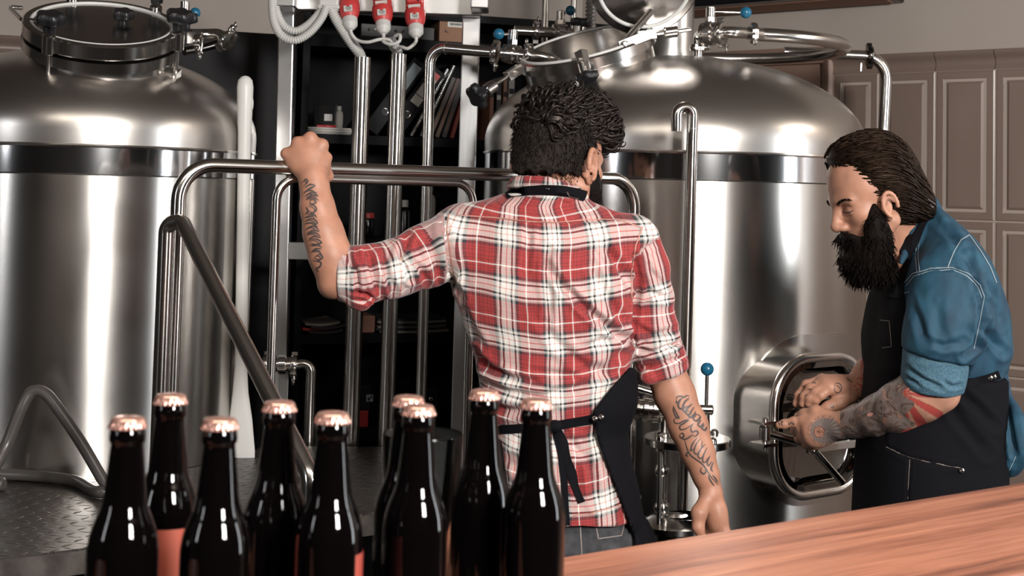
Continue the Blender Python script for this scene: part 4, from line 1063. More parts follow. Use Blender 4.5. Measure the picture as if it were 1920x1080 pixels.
def ring_hole(t, c):
    build('finger_ring', MB().torus(c + BN * 0.001, BN, 0.0115, 0.0016, 24, 8), M['steel'], t)
    build('ring_hole', MB().lathe([(0, 0), (0.011, 0), (0.011, 0.0006), (0, 0.0006)], c, BN, 20), M['ink'], t)
t, patch, at, d, u = leaner('ring_binder', 'black ring binder with a long pale blue spine label, leaning furthest left', 'binder', (710, 258), (804, 128), 31, M['binder'], 0.02, 0.24, 'leaning black ring binders')
patch('spine_label', 0.50, 0.94, 0.2, 0.82, M['bluelabel'], lab='long pale blue label')
mb = MB()
for k in range(4):
    q = at(0.53 + 0.018 * k, 0.34); mb.slab([q, q + d * 0.006, q + d * 0.006 + u * 0.007, q + u * 0.007], BN * 0.0014)
build('print', mb, M['ink'], t, smooth=False); ring_hole(t, at(0.27, 0.5))
t, patch, at, d, u = leaner('ring_binder', 'black ring binder with a red-topped label, leaning on the others', 'binder', (755, 260), (839, 144), 33, M['binder'], 0.02, 0.24, 'leaning black ring binders')
patch('spine_label', 0.44, 0.93, 0.2, 0.8, M['paper'], lab='pale label'); patch('label_head', 0.86, 0.94, 0.2, 0.8, M['red'], 0.0014, 'red label head')
patch('label_band', 0.56, 0.57, 0.2, 0.8, M['ink'], 0.0014); ring_hole(t, at(0.27, 0.5))
# spiral notebooks and thin books
def notebook(label, p_lo, p_hi, wpx, m, pitch):
    t, patch, at, d, u = leaner('spiral_notebook', label, 'notebook', p_lo, p_hi, wpx, M['binder'], 0.03, 0.2, 'spiral notebooks on the shelf')
    mb = MB()
    for k in range(pitch): mb.torus(at((k + 0.5) / pitch, 0.5), d, wpx / ppm * 0.55, 0.0016, 12, 6)
    build('wire_spiral', mb, M['frame'], t)
    if m:
        mb = MB()
        for k in range(8): q = at((k + 0.12) / 8, 0.1); mb.slab([q, q + d * 0.024, q + d * 0.024 + u * 0.006, q + u * 0.006], BN * 0.002)
        build('index_tabs', mb, M['paper'], t, smooth=False)
notebook('spiral notebook with white index tabs, leaning beside the slim pipe', (778, 262), (847, 135), 7, True, 40)
notebook('spiral notebook with plain wire binding, next to the tabbed one', (797, 262), (859, 128), 7, False, 46)
for i, (p0, p1, wx, col, lab) in enumerate((((815, 262), (861, 150), 9, (0.06, 0.05, 0.045), 'dark grey thin book leaning next to the spiral notebooks'), ((828, 263), (869, 152), 8, (0.10, 0.06, 0.05), 'brown thin book with a reddish edge, leaning mid-shelf'), ((842, 264), (876, 158), 10, (0.035, 0.035, 0.04), 'black thin book leaning left of the bright frame post'), ((856, 264), (884, 165), 7, (0.3, 0.06, 0.05), 'thin red book leaning at the frame post'))):
    mm = mat('book_cover_%d' % i, col, 0.55); t, patch, at, d, u = leaner('thin_book', lab, 'book', p0, p1, wx, mm, 0.03, 0.2, 'thin books on the shelf')
    patch('spine_print', 0.1, 0.5, 0.4, 0.6, M['cardboard'])
for i, (px, hh, wd, col, lab) in enumerate(((925, 0.20, 0.014, (0.22, 0.1, 0.07), 'brown upright book right of the bright frame post'), (938, 0.19, 0.016, (0.03, 0.03, 0.035), 'black upright book behind the swing bolt'), (950, 0.205, 0.012, (0.3, 0.17, 0.11), 'tan upright book close to the right tank'), (962, 0.22, 0.02, (0.5, 0.48, 0.45), 'white upright file box by the right tank dome'))):
    s = S(px); t = thing('upright_book', lab, 'book', B(s, SH[1], -0.05), 'upright books on the shelf')
    build('cover', bb(s - wd / 2, s + wd / 2, SH[1] + 0.0003, SH[1] + hh, -0.03, -0.2), mat('upright_cover_%d' % i, col, 0.5), t, smooth=False, bevel=0.0015)
    build('spine_band', bb(s - wd * 0.42, s + wd * 0.42, SH[1] + hh * 0.72, SH[1] + hh * 0.8, -0.029, -0.0305), M['ink'] if i != 1 else M['paper'], t, smooth=False)
# cardboard box with a barcode sticker and a dark device on the top shelf
s0, s1 = S(819), S(872); z = SH[0]; zt = zpx(845, 34)[1]
t = thing('cardboard_box', 'brown cardboard box with a barcode sticker under the beam', 'box', B((s0 + s1) / 2, z, -0.1))
build('carton', bb(s0, s1, z + 0.0003, zt, -0.01, -0.2), M['cardboard'], t, smooth=False, bevel=0.0015)
z1 = zpx(845, 39)[1]; z2 = zpx(845, 50)[1]; b0, b1 = S(834), S(868)
st_ = build('barcode_sticker', bb(b0, b1, z2, z1, -0.0085, -0.0105), M['paper'], t, smooth=False)
mb = MB(); rr = random.Random(3); x = b0 + 0.008
while x < b1 - 0.012:
    w_ = rr.choice((0.0006, 0.0011, 0.0017)); mb.add(*(lambda q: (q.v, q.f))(bb(x, x + w_, z2 + 0.006, z1 - 0.006, -0.0078, -0.0086))); x += w_ + rr.choice((0.0007, 0.0013))
build('bars', mb, M['ink'], st_, smooth=False)
q = zpx(836, 55); mb = bb(q[0], q[0] + 0.003, q[1] - 0.007, q[1], -0.0085, -0.0105); mb2 = bb(q[0], q[0] + 0.012, q[1] - 0.009, q[1] - 0.006, -0.0085, -0.0105); mb.add(mb2.v, mb2.f); build('corner_mark', mb, M['ink'], t, smooth=False)
s0, s1 = S(672), S(812); zt = zpx(740, 44)[1]
t = thing('rack_device', 'flat black device with small knobs on the top shelf', 'device', B((s0 + s1) / 2, z, -0.1))
build('case', bb(s0, s1, z + 0.0003, z + 0.045, -0.02, -0.22), M['blackplastic'], t, smooth=False, bevel=0.003)
for px in (688, 698, 722, 738, 752):
    q = B(S(px), z + 0.026, -0.02); build('control_knob', MB().rod(q, q + BN * 0.009, 0.0045, 14), M['greyplastic' if px == 698 else 'darksteel'], t)
# third shelf
z = SH[2]
c = B(S(701), z, -0.06); t = thing('glass_jar', 'small glass jar with a red lid on the shelf behind the plaid sleeve', 'jar', c)
build('jar_wall', MB().lathe([(0, 0.0005), (0.020, 0.0005), (0.022, 0.004), (0.022, 0.058), (0.019, 0.064), (0, 0.064)], c, (0, 0, 1), 24), M['blackgloss'], t); build('lid', MB().lathe([(0, 0.064), (0.0225, 0.064), (0.0225, 0.079), (0.021, 0.081), (0, 0.081)], c, (0, 0, 1), 24), M['red'], t, angle=40)
small_bottle(774, 2, 0.08, 0.020, 0.125, M['blackgloss'], None, 'black bottle with a pale cap between the two right-hand pipes')
small_bottle(692, 2, 0.03, 0.013, 0.05, M['darksteel'], None, 'short dark bottle below the red-lidded jar', capcol='darksteel')
small_bottle(822, 2, 0.10, 0.024, 0.185, M['whiteplastic'], None, 'tall pale spray bottle left of the right frame post', capcol='greyplastic')
for px, o_, lab in ((628, 0.05, 'crumpled blue packet beside the raised forearm'), (688, 0.10, 'crumpled blue packet behind the short dark bottle')):
    c = B(S(px), z, -o_); mb = MB(); rr = random.Random(px); ringn = 10; vs = []; fs = []
    for j in range(5):
        for i in range(ringn):
            a = 2 * PI * i / ringn; k = 0.8 + 0.4 * rr.random(); vs.append(c + BA * math.cos(a) * 0.026 * k * (1 - 0.1 * j) + BN * math.sin(a) * 0.014 * k + Z * (0.0005 + 0.0145 * j))
    for j in range(4):
        for i in range(ringn): fs.append((j * ringn + i, j * ringn + (i + 1) % ringn, (j + 1) * ringn + (i + 1) % ringn, (j + 1) * ringn + i))
    fs += [tuple(range(ringn)), tuple(4 * ringn + i for i in range(ringn))]
    o = build('blue_packet', mb.add(vs, fs), M['blue'], loc=c, smooth=False); tag(o, lab, 'packet', 'crumpled blue packets')
# fourth shelf: magazines, sagging papers, a peach box
z = SH[3]
s0, s1 = S(679), S(716); o = build('peach_box', bb(s0, s1, z + 0.0003, z + 0.056, -0.02, -0.14), mat('peach_card', (0.42, 0.21, 0.15), 0.7), loc=B(s0, z, -0.1), smooth=False, bevel=0.006); tag(o, 'peach coloured carton on the lower shelf between the thick pipes', 'box')
def mags(label, px0, px1, n, zz, curl, thk=0.005, mats=None):
    s0, s1 = S(px0), S(px1); t = thing('magazine_pile', label, 'magazines', B((s0 + s1) / 2, zz, -0.1), 'magazine piles on the lower shelf')
    rr = random.Random(px0); zc = zz
    for i in range(n):
        j = rr.uniform(-0.012, 0.012); pts_t = []; pts_b = []
        for k in range(13):
            f = k / 12; zz2 = zc + curl * (abs(f - 0.4) * 2) ** 2 * 0.5 + 0.0003
            pts_t.append(B(s0 + j + (s1 - s0) * f, zz2 + thk * 0.92, -0.008 + j)); pts_b.append(B(s0 + j + (s1 - s0) * f, zz2, -0.008 + j))
        build('magazine', MB().slab(pts_b + pts_t[::-1], -BN * 0.2), mats[i % len(mats)] if mats else M['paper'], t, smooth=False); zc += thk
    return zc
M['greypage'] = mat('grey_pages', (0.26, 0.25, 0.235), 0.75)
za = mags('pile of sagging grey magazines at the left of the lower shelf', 586, 650, 4, z, 0.012, 0.008, [M['ink'], M['red'], M['ink'], M['greypage']])
zb3 = mags('fanned grey magazines on the lower shelf behind the slim pipe', 722, 850, 6, z, 0.006, 0.0075, [M['greypage'], M['ink']])
# bottom compartment
z = SH[4]
s0, s1 = S(672), S(708)
o = build('red_box', bb(s0, s1, z + 0.0003, z + 0.052, -0.02, -0.15), M['red'], loc=B(s0, z, -0.1), smooth=False, bevel=0.002); tag(o, 'red box low between the two thick pipes', 'box')
t = thing('black_box', 'black box with a pale square emblem, on top of the red box', 'box', B((s0 + s1) / 2, z + 0.0525, -0.1)); build('case', bb(s0 - 0.01, s1 + 0.004, z + 0.0525, z + 0.13, -0.02, -0.15), M['blackplastic'], t, smooth=False, bevel=0.002)
q = zpx(696, 748); build('emblem', bb(q[0] - 0.011, q[0] + 0.011, q[1] - 0.011, q[1] + 0.011, -0.019, -0.0205), M['bluelabel'], t, smooth=False)
mb = bb(q[0] - 0.007, q[0] + 0.001, q[1] - 0.008, q[1] + 0.002, -0.018, -0.0195); m2 = bb(q[0] + 0.003, q[0] + 0.008, q[1] - 0.002, q[1] + 0.008, -0.018, -0.0195); mb.add(m2.v, m2.f); build('emblem_mark', mb, M['ink'], t, smooth=False)
s0 = S(566); o = build('pale_folder', bb(s0, s0 + 0.016, z + 0.0003, z + 0.075, -0.02, -0.2), M['greypage'], loc=B(s0, z, -0.1), smooth=False, bevel=0.001); tag(o, 'narrow pale folder standing left of the low bent pipe', 'folder')
s0 = S(806); t = thing('black_box', 'black box with a small round mark at the right of the lowest shelf', 'box', B(s0, z, -0.1)); build('case', bb(s0, S(836), z + 0.0003, z + 0.115, -0.02, -0.2), M['blackplastic'], t, smooth=False, bevel=0.002)
q = zpx(811, 750); build('round_mark', MB().torus(B(q[0], q[1], -0.019), BN, 0.005, 0.001, 16, 6), M['frame'], t)
# ------------------------------------------------------------------ figures: smooth bodies grown from joined limbs
def A3(p): return np.array([p[0], p[1], p[2]], dtype=np.float32)
class Body:
    """joins limbs, muscles and features into one continuous surface"""
    def __init__(s): s.ops = []
    def put(s, op, fn, lo, hi, k): s.ops.append((op, fn, np.minimum(lo, hi) - 0.001, np.maximum(lo, hi) + 0.001, k)); return s
    def cone(s, a, b, ra, rb, k=0.01, op='add', flat=None):
        a, b = A3(a), A3(b); ba = b - a; L2 = float(ba @ ba) + 1e-12; m = max(ra, rb)
        def fn(p):
            h = np.clip(((p - a) @ ba) / L2, 0, 1)
            q = p - a - h[:, None] * ba
            d = np.sqrt((q * q).sum(1)) - (ra + (rb - ra) * h)
            if flat is not None:      # cut square at b
                d = np.maximum(d, ((p - b) @ (ba / math.sqrt(L2))) - flat)
            return d
        return s.put(op, fn, np.minimum(a, b) - m, np.maximum(a, b) + m, k)
    def chain(s, pts, rs, k=0.008):
        for a, b, ra, rb in zip(pts, pts[1:], rs, rs[1:]): s.cone(a, b, ra, rb, k)
        return s
    def ell(s, c, r, ax=None, k=0.01, op='add'):
        c = A3(c); r = np.array(r, np.float32); R = None if ax is None else np.array([A3(q) for q in ax])
        m = float(r.max())
        def fn(p):
            q = p - c
            if R is not None: q = q @ R.T
            k0 = np.sqrt(((q / r) ** 2).sum(1)); k1 = np.sqrt(((q / (r * r)) ** 2).sum(1)) + 1e-9
            return k0 * (k0 - 1) / k1
        return s.put(op, fn, c - m, c + m, k)
    def loft(s, rows, k=0.02, op='add', ex=2.3, skew=None):
        """rows (z, cx, cy, half width, half depth), top or bottom first"""
        t = np.array(sorted(rows), np.float64); zz = np.linspace(t[0, 0], t[-1, 0], 240); cols = []
        for c in range(1, 5):       # monotone cubic through the rows
            x, y = t[:, 0], t[:, c]; h = np.diff(x); dl = np.diff(y) / h; m = np.zeros_like(y)
            m[1:-1] = np.where(dl[1:] * dl[:-1] > 0, 2 * dl[1:] * dl[:-1] / (dl[1:] + dl[:-1] + 1e-12), 0); m[0], m[-1] = dl[0], dl[-1]
            i = np.clip(np.searchsorted(x, zz) - 1, 0, len(h) - 1); u = (zz - x[i]) / h[i]
            cols.append((2 * u**3 - 3 * u**2 + 1) * y[i] + (u**3 - 2 * u**2 + u) * h[i] * m[i] + (-2 * u**3 + 3 * u**2) * y[i + 1] + (u**3 - u**2) * h[i] * m[i + 1])
        z0, z1 = zz[0], zz[-1]
        def fn(p):
            z = np.clip(p[:, 2], z0, z1)
            cx, cy, a, b = (np.interp(z, zz, c_) for c_ in cols)
            q = (np.abs((p[:, 0] - cx) / a) ** ex + np.abs((p[:, 1] - cy) / b) ** ex) ** (1 / ex)
            d = (q - 1) * np.minimum(a, b)
            return np.maximum(d, np.maximum(p[:, 2] - z1, z0 - p[:, 2])).astype(np.float32)
        w = float(t[:, 3].max()); b = float(t[:, 4].max())
        return s.put(op, fn, np.array([t[:, 1].min() - w, t[:, 2].min() - b, z0]), np.array([t[:, 1].max() + w, t[:, 2].max() + b, z1]), k)
    def __call__(s, p):
        d = np.full(len(p), 0.5, np.float32); lo, hi = p.min(0), p.max(0)
        for op, fn, l, h, k in s.ops:
            if op != 'int':
                g = np.maximum(np.maximum(l - hi, lo - h), 0); 
                if float(np.sqrt((g * g).sum())) > 0.05 + k: continue
            e = fn(p).astype(np.float32)
            if op == 'add':
                hh = np.maximum(k - np.abs(d - e), 0) / k; d = np.minimum(d, e) - hh * hh * k * 0.25
            elif op == 'sub':
                e = -e; hh = np.maximum(k - np.abs(d - e), 0) / k; d = np.maximum(d, e) + hh * hh * k * 0.25
            else: d = np.maximum(d, e)
        return d
    def bounds(s, pad=0.03):
        L = [o for o in s.ops if o[0] == 'add']
        return np.min([o[2] for o in L], 0) - pad, np.max([o[3] for o in L], 0) + pad

def grow(fn, lo, hi, h, blk=8):
    """the surface of fn as quads (surface nets on the blocks the surface passes through)"""
    lo = np.array(lo, np.float64); nb = np.maximum(1, np.ceil((np.array(hi) - lo) / (h * blk)).astype(int)); n = nb * blk
    gi = np.stack(np.meshgrid(*[np.arange(k) for k in nb], indexing='ij'), -1).reshape(-1, 3)
    cen = (lo + (gi + 0.5) * blk * h - h * 0.5).astype(np.float32)
    key = ((gi[:, 0] // 4) * 4096 + gi[:, 1] // 4) * 4096 + gi[:, 2] // 4
    order = np.argsort(key, kind='stable'); gi, cen, key = gi[order], cen[order], key[order]
    cut = np.concatenate([[0], np.nonzero(np.diff(key))[0] + 1, [len(key)]])
    V = np.ones(n, np.float32)
    off = np.stack(np.meshgrid(*[np.arange(blk)] * 3, indexing='ij'), -1).reshape(-1, 3)
    rad = blk * h * 0.87 * 1.7 + 0.004
    for a, b in zip(cut, cut[1:]):
        d = fn(cen[a:b])
        for i in np.nonzero(d < -rad)[0]:
            g = gi[a + i] * blk; V[g[0]:g[0] + blk, g[1]:g[1] + blk, g[2]:g[2] + blk] = -1
        near = np.nonzero(np.abs(d) <= rad)[0]
        if not len(near): continue
        idx = (gi[a + near] * blk)[:, None, :] + off[None]
        val = fn((lo + idx.reshape(-1, 3) * h).astype(np.float32))
        ii = idx.reshape(-1, 3); V[ii[:, 0], ii[:, 1], ii[:, 2]] = val
    S = V < 0
    act = np.zeros(tuple(n - 1), bool); al = np.ones(tuple(n - 1), bool)
    for dx in (0, 1):
        for dy in (0, 1):
            for dz in (0, 1):
                q = S[dx:n[0] - 1 + dx, dy:n[1] - 1 + dy, dz:n[2] - 1 + dz]; act |= q; al &= q
    act &= ~al
    c = np.argwhere(act)
    ids = np.full(tuple(n - 1), -1, np.int32); ids[c[:, 0], c[:, 1], c[:, 2]] = np.arange(len(c))
    cn = [(dx, dy, dz) for dx in (0, 1) for dy in (0, 1) for dz in (0, 1)]
    vals = np.stack([V[c[:, 0] + q[0], c[:, 1] + q[1], c[:, 2] + q[2]] for q in cn], 1)
    acc = np.zeros((len(c), 3)); cnt = np.zeros(len(c))
    for i in range(8):
        for j in range(i + 1, 8):
            df = np.abs(np.array(cn[i]) - np.array(cn[j]))
            if df.sum() != 1: continue
            a, b = vals[:, i], vals[:, j]; m = (a < 0) != (b < 0); t = np.where(m, a / np.where(m, a - b, 1), 0)
            acc += np.where(m[:, None], np.array(cn[i]) + t[:, None] * (np.array(cn[j]) - np.array(cn[i])), 0); cnt += m
    verts = lo + (c + acc / cnt[:, None]) * h
    quads = []
    for ax in range(3):
        u, v = (ax + 1) % 3, (ax + 2) % 3
        sl0 = [slice(1, n[k] - 1) for k in range(3)]; sl1 = list(sl0); sl0[ax] = slice(0, n[ax] - 1); sl1[ax] = slice(1, n[ax])
        A, Bv = S[tuple(sl0)], S[tuple(sl1)]
        e = np.argwhere(A != Bv)
        if not len(e): continue
        fl = A[e[:, 0], e[:, 1], e[:, 2]]
        base = e.copy(); base[:, u] += 1; base[:, v] += 1
        def cid(du, dv):
            q = base.copy(); q[:, u] -= du; q[:, v] -= dv; return ids[q[:, 0], q[:, 1], q[:, 2]]
        Q = np.stack([cid(1, 1), cid(0, 1), cid(0, 0), cid(1, 0)], 1)
        Q[~fl] = Q[~fl][:, ::-1]; quads.append(Q)
    return verts, np.concatenate(quads)
def vnormals(v, q):
    nn = np.cross(v[q[:, 2]] - v[q[:, 0]], v[q[:, 3]] - v[q[:, 1]]); out = np.zeros_like(v)
    for k in range(4): np.add.at(out, q[:, k], nn)
    return out / (np.linalg.norm(out, axis=1)[:, None] + 1e-12)
_R, _U, _F = (np.array(q) for q in (_rt, _up, _fw)); _E = np.array(EYE)
def topx(v):
    """photograph pixels of points"""
    d = v - _E; w_ = d @ _F
    return np.stack([CX + FPX * (d @ _R) / w_, CY - FPX * (d @ _U) / w_], 1)
def polydist(p, line):
    """distance in pixels of points p to a polyline"""
    best = np.full(len(p), 1e9); L = np.array(line, float)
    for a, b in zip(L, L[1:]):
        ab = b - a; t = np.clip(((p - a) @ ab) / (ab @ ab + 1e-9), 0, 1); q = p - a - t[:, None] * ab
        best = np.minimum(best, np.sqrt((q * q).sum(1)))
    return best
def folds(v, q, lines):
    """cloth folds: (polyline, width in photograph pixels, depth in metres), pressed in along the surface normal where it faces the room"""
    nn = vnormals(v, q); px = topx(v); face = np.clip(-(nn @ _F) * 2.0, 0, 1); off = np.zeros(len(v))
    for line, w_, dep in lines:
        L = np.array(line, float); lo, hi = L.min(0) - 3 * w_, L.max(0) + 3 * w_
        m = np.nonzero((px > lo).all(1) & (px < hi).all(1))[0]
        if not len(m): continue
        t = polydist(px[m], line) / w_
        e0, e1 = np.hypot(*(px[m] - L[0]).T), np.hypot(*(px[m] - L[-1]).T); fade = np.clip(np.minimum(e0, e1) / (2.2 * w_), 0.15, 1)
        off[m] -= dep * fade * (np.exp(-t * t) - 0.42 * np.exp(-((t - 1.7) ** 2) * 1.4))
    return v + nn * (off * face)[:, None]
def rumple(v, q, amp, scale, stretch=(1, 1, 1), seed=0):
    nn = vnormals(v, q); s = np.array(stretch) * scale
    f = np.array([mnoise.noise(Vector(x * s) + Vector((seed, seed * 1.7, -seed)), noise_basis='PERLIN_ORIGINAL') for x in v])
    return v + nn * (f * amp)[:, None]
def solid(name, v, q, mats, parent, attrs=None, extra=None, mi=None):
    """mesh object from arrays; extra: list of (MB, material index) strips lying on it"""
    off = np.array(WL[root_of(parent).name]) if parent is not None else np.zeros(3)
    vs = (v - off); nv = len(vs); faces = q.tolist(); mids = [0] * len(faces) if mi is None else list(mi)
    vl = vs.tolist()
    for mb, k in (extra or []):
        b = len(vl); vl += [[x - off[0], y - off[1], z - off[2]] for x, y, z in mb.v]; faces += [[i + b for i in f] for f in mb.f]; mids += [k] * len(mb.f)
    me = bpy.data.meshes.new(name); me.from_pydata(vl, [], faces)
    for m_ in mats: me.materials.append(m_)
    if len(mats) > 1: me.polygons.foreach_set('material_index', mids)
    me.polygons.foreach_set('use_smooth', [True] * len(faces))
    for nm, arr in (attrs or {}).items():
        arr = np.asarray(arr, np.float32); full = np.zeros((len(vl), arr.shape[1]), np.float32); full[:nv] = arr
        if arr.shape[1] == 3: at = me.attributes.new(nm, 'FLOAT_VECTOR', 'POINT'); at.data.foreach_set('vector', full.ravel())
        else: at = me.attributes.new(nm, 'FLOAT_COLOR', 'POINT'); at.data.foreach_set('color', full.ravel())
    o = bpy.data.objects.new(name, me); C.objects.link(o)
    if parent is not None: o.parent = parent
    return o
def tree(v, q): return BVHTree.FromPolygons(v.tolist(), q.tolist())
def lay(bvhs, line, wpx, lift, thick=0.0, step=4.0, taper=False, mb=None, back=0.0):
    """a strip of cloth, thread or ink that follows a surface below a line given in photograph pixels"""
    mb = mb or MB(); pts = [Vector((a, b)) for a, b in line]; path = [pts[0]]
    for a, b in zip(pts, pts[1:]):
        n = max(1, int((b - a).length / step)); path += [a.lerp(b, (i + 1) / n) for i in range(n)]
    def cast(x, y):
        d = ray(x, y).normalized(); best = None
        for t in bvhs:
            hit = t.ray_cast(EYE, d)
            if hit[0] is not None and (best is None or hit[3] < best[3]): best = hit
        return best, d
    rows = []
    for i, p in enumerate(path):
        t = (path[min(i + 1, len(path) - 1)] - path[max(i - 1, 0)]); t = t.normalized() if t.length > 1e-6 else Vector((1, 0)); nrm = Vector((-t.y, t.x))
        w_ = wpx if not taper else wpx * max(0.25, math.sin(PI * min(1, max(0, (i + 0.6) / (len(path) + 0.2)))) ** 0.6)
        k = 3 if wpx > 6 else 2; row = []
        for j in range(k):
            f = j / (k - 1) - 0.5; h, d = cast(p.x + nrm.x * w_ * f, p.y + nrm.y * w_ * f)
            row.append(None if h is None else h[0] + (h[1] if h[1].dot(d) < 0 else -h[1]) * lift)
        if any(r is None for r in row):
            good = [r for r in row if r is not None]
            if not good: 
                rows.append(None); continue
            row = [r if r is not None else good[0] for r in row]
        rows.append(row)
    if thick > 0:
        for _ in range(3):
            new = []
            for i, row in enumerate(rows):
                nb = [rows[k] for k in (i - 1, i, i + 1) if 0 <= k < len(rows) and rows[k] is not None]
                if row is None or len(nb) < 3: new.append(row); continue
                new.append([sum((x[j] for x in nb), Vector()) / len(nb) for j in range(len(row))])
            rows = new
    prev = None
    for row in rows:
        if row is not None and prev is not None and (row[0] - prev[0]).length < 0.06:
            k = len(row)
            if thick <= 0:
                mb.add(prev + row, [(j, j + 1, k + j + 1, k + j) for j in range(k - 1)])
            else:
                vw = (_fw * thick)
                a0, b0 = prev, row; lowa = [x + vw for x in a0]; lowb = [x + vw for x in b0]
                mb.add(a0 + b0 + lowa + lowb, [(j, j + 1, k + j + 1, k + j) for j in range(k - 1)] + [(0, k, 3 * k, 2 * k), (k - 1, 3 * k - 1, 4 * k - 1, 2 * k - 1)])
        prev = row
    return mb
def strand(mb, pts, r0, n=4, tip=0.35):
    m = len(pts); mb.tube(pts, [r0 * (1 - (1 - tip) * (i / (m - 1)) ** 2) for i in range(m)], n)

class Fr:
    """a body part's own axes: forward, right, up"""
    def __init__(s, o, F, U, k=1.0, kf=1.0):
        s.o = Vector(o); s.F = Vector(F).normalized(); U = Vector(U); s.U = (U - s.F * U.dot(s.F)).normalized(); s.Rt = s.F.cross(s.U); s.k = k; s.kf = kf
    def __call__(s, f, r, u): return s.o + (s.F * (f * s.kf) + s.Rt * r + s.U * u) * s.k
    def ax(s): return (s.F, s.Rt, s.U)
    def r(s, f, r, u): return (f * s.k * s.kf, r * s.k, u * s.k)

def head(b, H, ef=0.0, eu=0.0, es=1.0):
    k = H.k
    b.ell(H(-0.012, 0, 0.030), H.r(0.098, 0.077, 0.088), H.ax(), 0.01)
    b.ell(H(0.030, 0, 0.020), H.r(0.064, 0.068, 0.075), H.ax(), 0.02 * k)            # forehead
    b.ell(H(0.032, 0, -0.038), H.r(0.058, 0.060, 0.078), H.ax(), 0.02 * k)           # mid face
    for s in (-1, 1):
        b.cone(H(-0.002, s * 0.058, -0.055), H(0.055, s * 0.026, -0.100), 0.018 * k, 0.019 * k, 0.02 * k)
        b.ell(H(0.055, s * 0.042, -0.028), H.r(0.026, 0.022, 0.018), H.ax(), 0.018 * k)   # cheekbone
        b.cone(H(0.074, s * 0.046, 0.006), H(0.088, s * 0.012, 0.006), 0.010 * k, 0.010 * k, 0.012 * k)   # brow
        b.ell(H(0.092, s * 0.031, -0.014), H.r(0.014, 0.018, 0.012), H.ax(), 0.010 * k, 'sub')
        b.ell(H(0.0735, s * 0.032, -0.014), H.r(0.0135, 0.0155, 0.0125), H.ax(), 0.004 * k)       # lidded eye
        b.cone(H(0.086, s * 0.020, -0.0205), H(0.080, s * 0.044, -0.0195), 0.0035 * k, 0.003 * k, 0.004 * k)   # lower lid
        b.ell(H(0.094, s * 0.0125, -0.047), H.r(0.012, 0.0085, 0.008), H.ax(), 0.006 * k)      # nostril wing
    b.ell(H(0.066, 0, -0.112), H.r(0.022, 0.024, 0.018), H.ax(), 0.02 * k)
    b.cone(H(0.089, 0, 0.000), H(0.108, 0, -0.040), 0.0080 * k, 0.0100 * k, 0.012 * k)
    b.ell(H(0.108, 0, -0.043), H.r(0.0105, 0.0105, 0.0095), H.ax(), 0.006 * k)
    b.cone(H(0.088, -0.020, -0.0745), H(0.088, 0.020, -0.0745), 0.0065 * k, 0.0065 * k, 0.006 * k)
    b.cone(H(0.087, -0.017, -0.0865), H(0.087, 0.017, -0.0865), 0.0075 * k, 0.0075 * k, 0.006 * k)
    b.cone(H(0.098, -0.018, -0.0805), H(0.098, 0.018, -0.0805), 0.0022 * k, 0.0022 * k, 0.004 * k, 'sub')
    for s in (-1, 1):      # ear: bowl, rim, inner fold, lobe
        G = lambda f, r_, u: H(ef - 0.012 + (f + 0.012) * es, s * (0.076 + (r_ - 0.076) * es), eu - 0.012 + (u + 0.012) * es)
        q_ = lambda *v: tuple(x * es for x in H.r(*v)); ke = k * es
        e = lambda a, r_, o=0.0: G(-0.0155 + r_ * 0.019 * math.cos(a), 0.076 + o + 0.010 * (0.5 - 0.5 * math.cos(a)), -0.012 + r_ * 0.031 * math.sin(a))
        b.ell(G(-0.012, 0.076, -0.012), q_(0.016, 0.008, 0.028), H.ax(), 0.006 * ke)
        ring = [e(math.radians(a), 1.0, 0.012) for a in range(-70, 215, 19)]
        b.chain(ring, [0.0048 * ke] * len(ring), 0.003 * ke)
        b.chain([e(math.radians(a), 0.58, 0.009) for a in range(-40, 160, 28)], [0.0040 * ke] * 8, 0.003 * ke)
        b.ell(G(-0.008, 0.082, -0.043), q_(0.0085, 0.006, 0.010), H.ax(), 0.004 * ke)
        b.ell(G(-0.008, 0.094, -0.014), q_(0.0075, 0.009, 0.011), H.ax(), 0.003 * ke, 'sub')
        b.ell(G(0.006, 0.083, -0.018), q_(0.005, 0.005, 0.009), H.ax(), 0.004 * ke)
def finger(b, pts, r, k=0.0045):
    """knuckle to tip, the joints a little thicker"""
    rs = [r * q for q in ((1.08, 1.04, 0.95, 0.80) if len(pts) == 4 else (1.1, 1.0, 0.82))]
    b.chain(pts, rs, k)
    for p, q in zip(pts[1:-1], rs[1:-1]): b.ell(p, (q * 1.07,) * 3, None, 0.003)
# ------------------------------------------------------------------ skin, hair and cloth
def skin(name, col):
    m = mat(name, col, 0.5, 0.0, Subsurface_Weight=0.12, Subsurface_Scale=0.01)
    m.node_tree.nodes['Principled BSDF'].inputs['Subsurface Radius'].default_value = (1.0, 0.35, 0.2)
    add_noise_bump(m, 260, 0.12, 0.0012); n, l, b = nt(m)
    at = n.new('ShaderNodeAttribute'); at.attribute_name = 'tint'
    tx = n.new('ShaderNodeTexNoise'); tx.inputs['Scale'].default_value = 30; tx.inputs['Detail'].default_value = 5
    tc = n.new('ShaderNodeTexCoord'); l.new(tc.outputs['Object'], tx.inputs['Vector'])
    cr = n.new('ShaderNodeValToRGB'); cr.color_ramp.elements[0].position = 0.3; cr.color_ramp.elements[0].color = (*[c * 0.82 for c in col], 1); cr.color_ramp.elements[1].position = 0.7; cr.color_ramp.elements[1].color = (*[min(1, c * 1.12) for c in col], 1)
    l.new(tx.outputs[0], cr.inputs[0])
    mx = n.new('ShaderNodeMix'); mx.data_type = 'RGBA'; l.new(at.outputs['Alpha'], mx.inputs[0]); l.new(cr.outputs[0], mx.inputs[6]); l.new(at.outputs['Color'], mx.inputs[7]); l.new(mx.outputs[2], b.inputs['Base Color'])
    return m
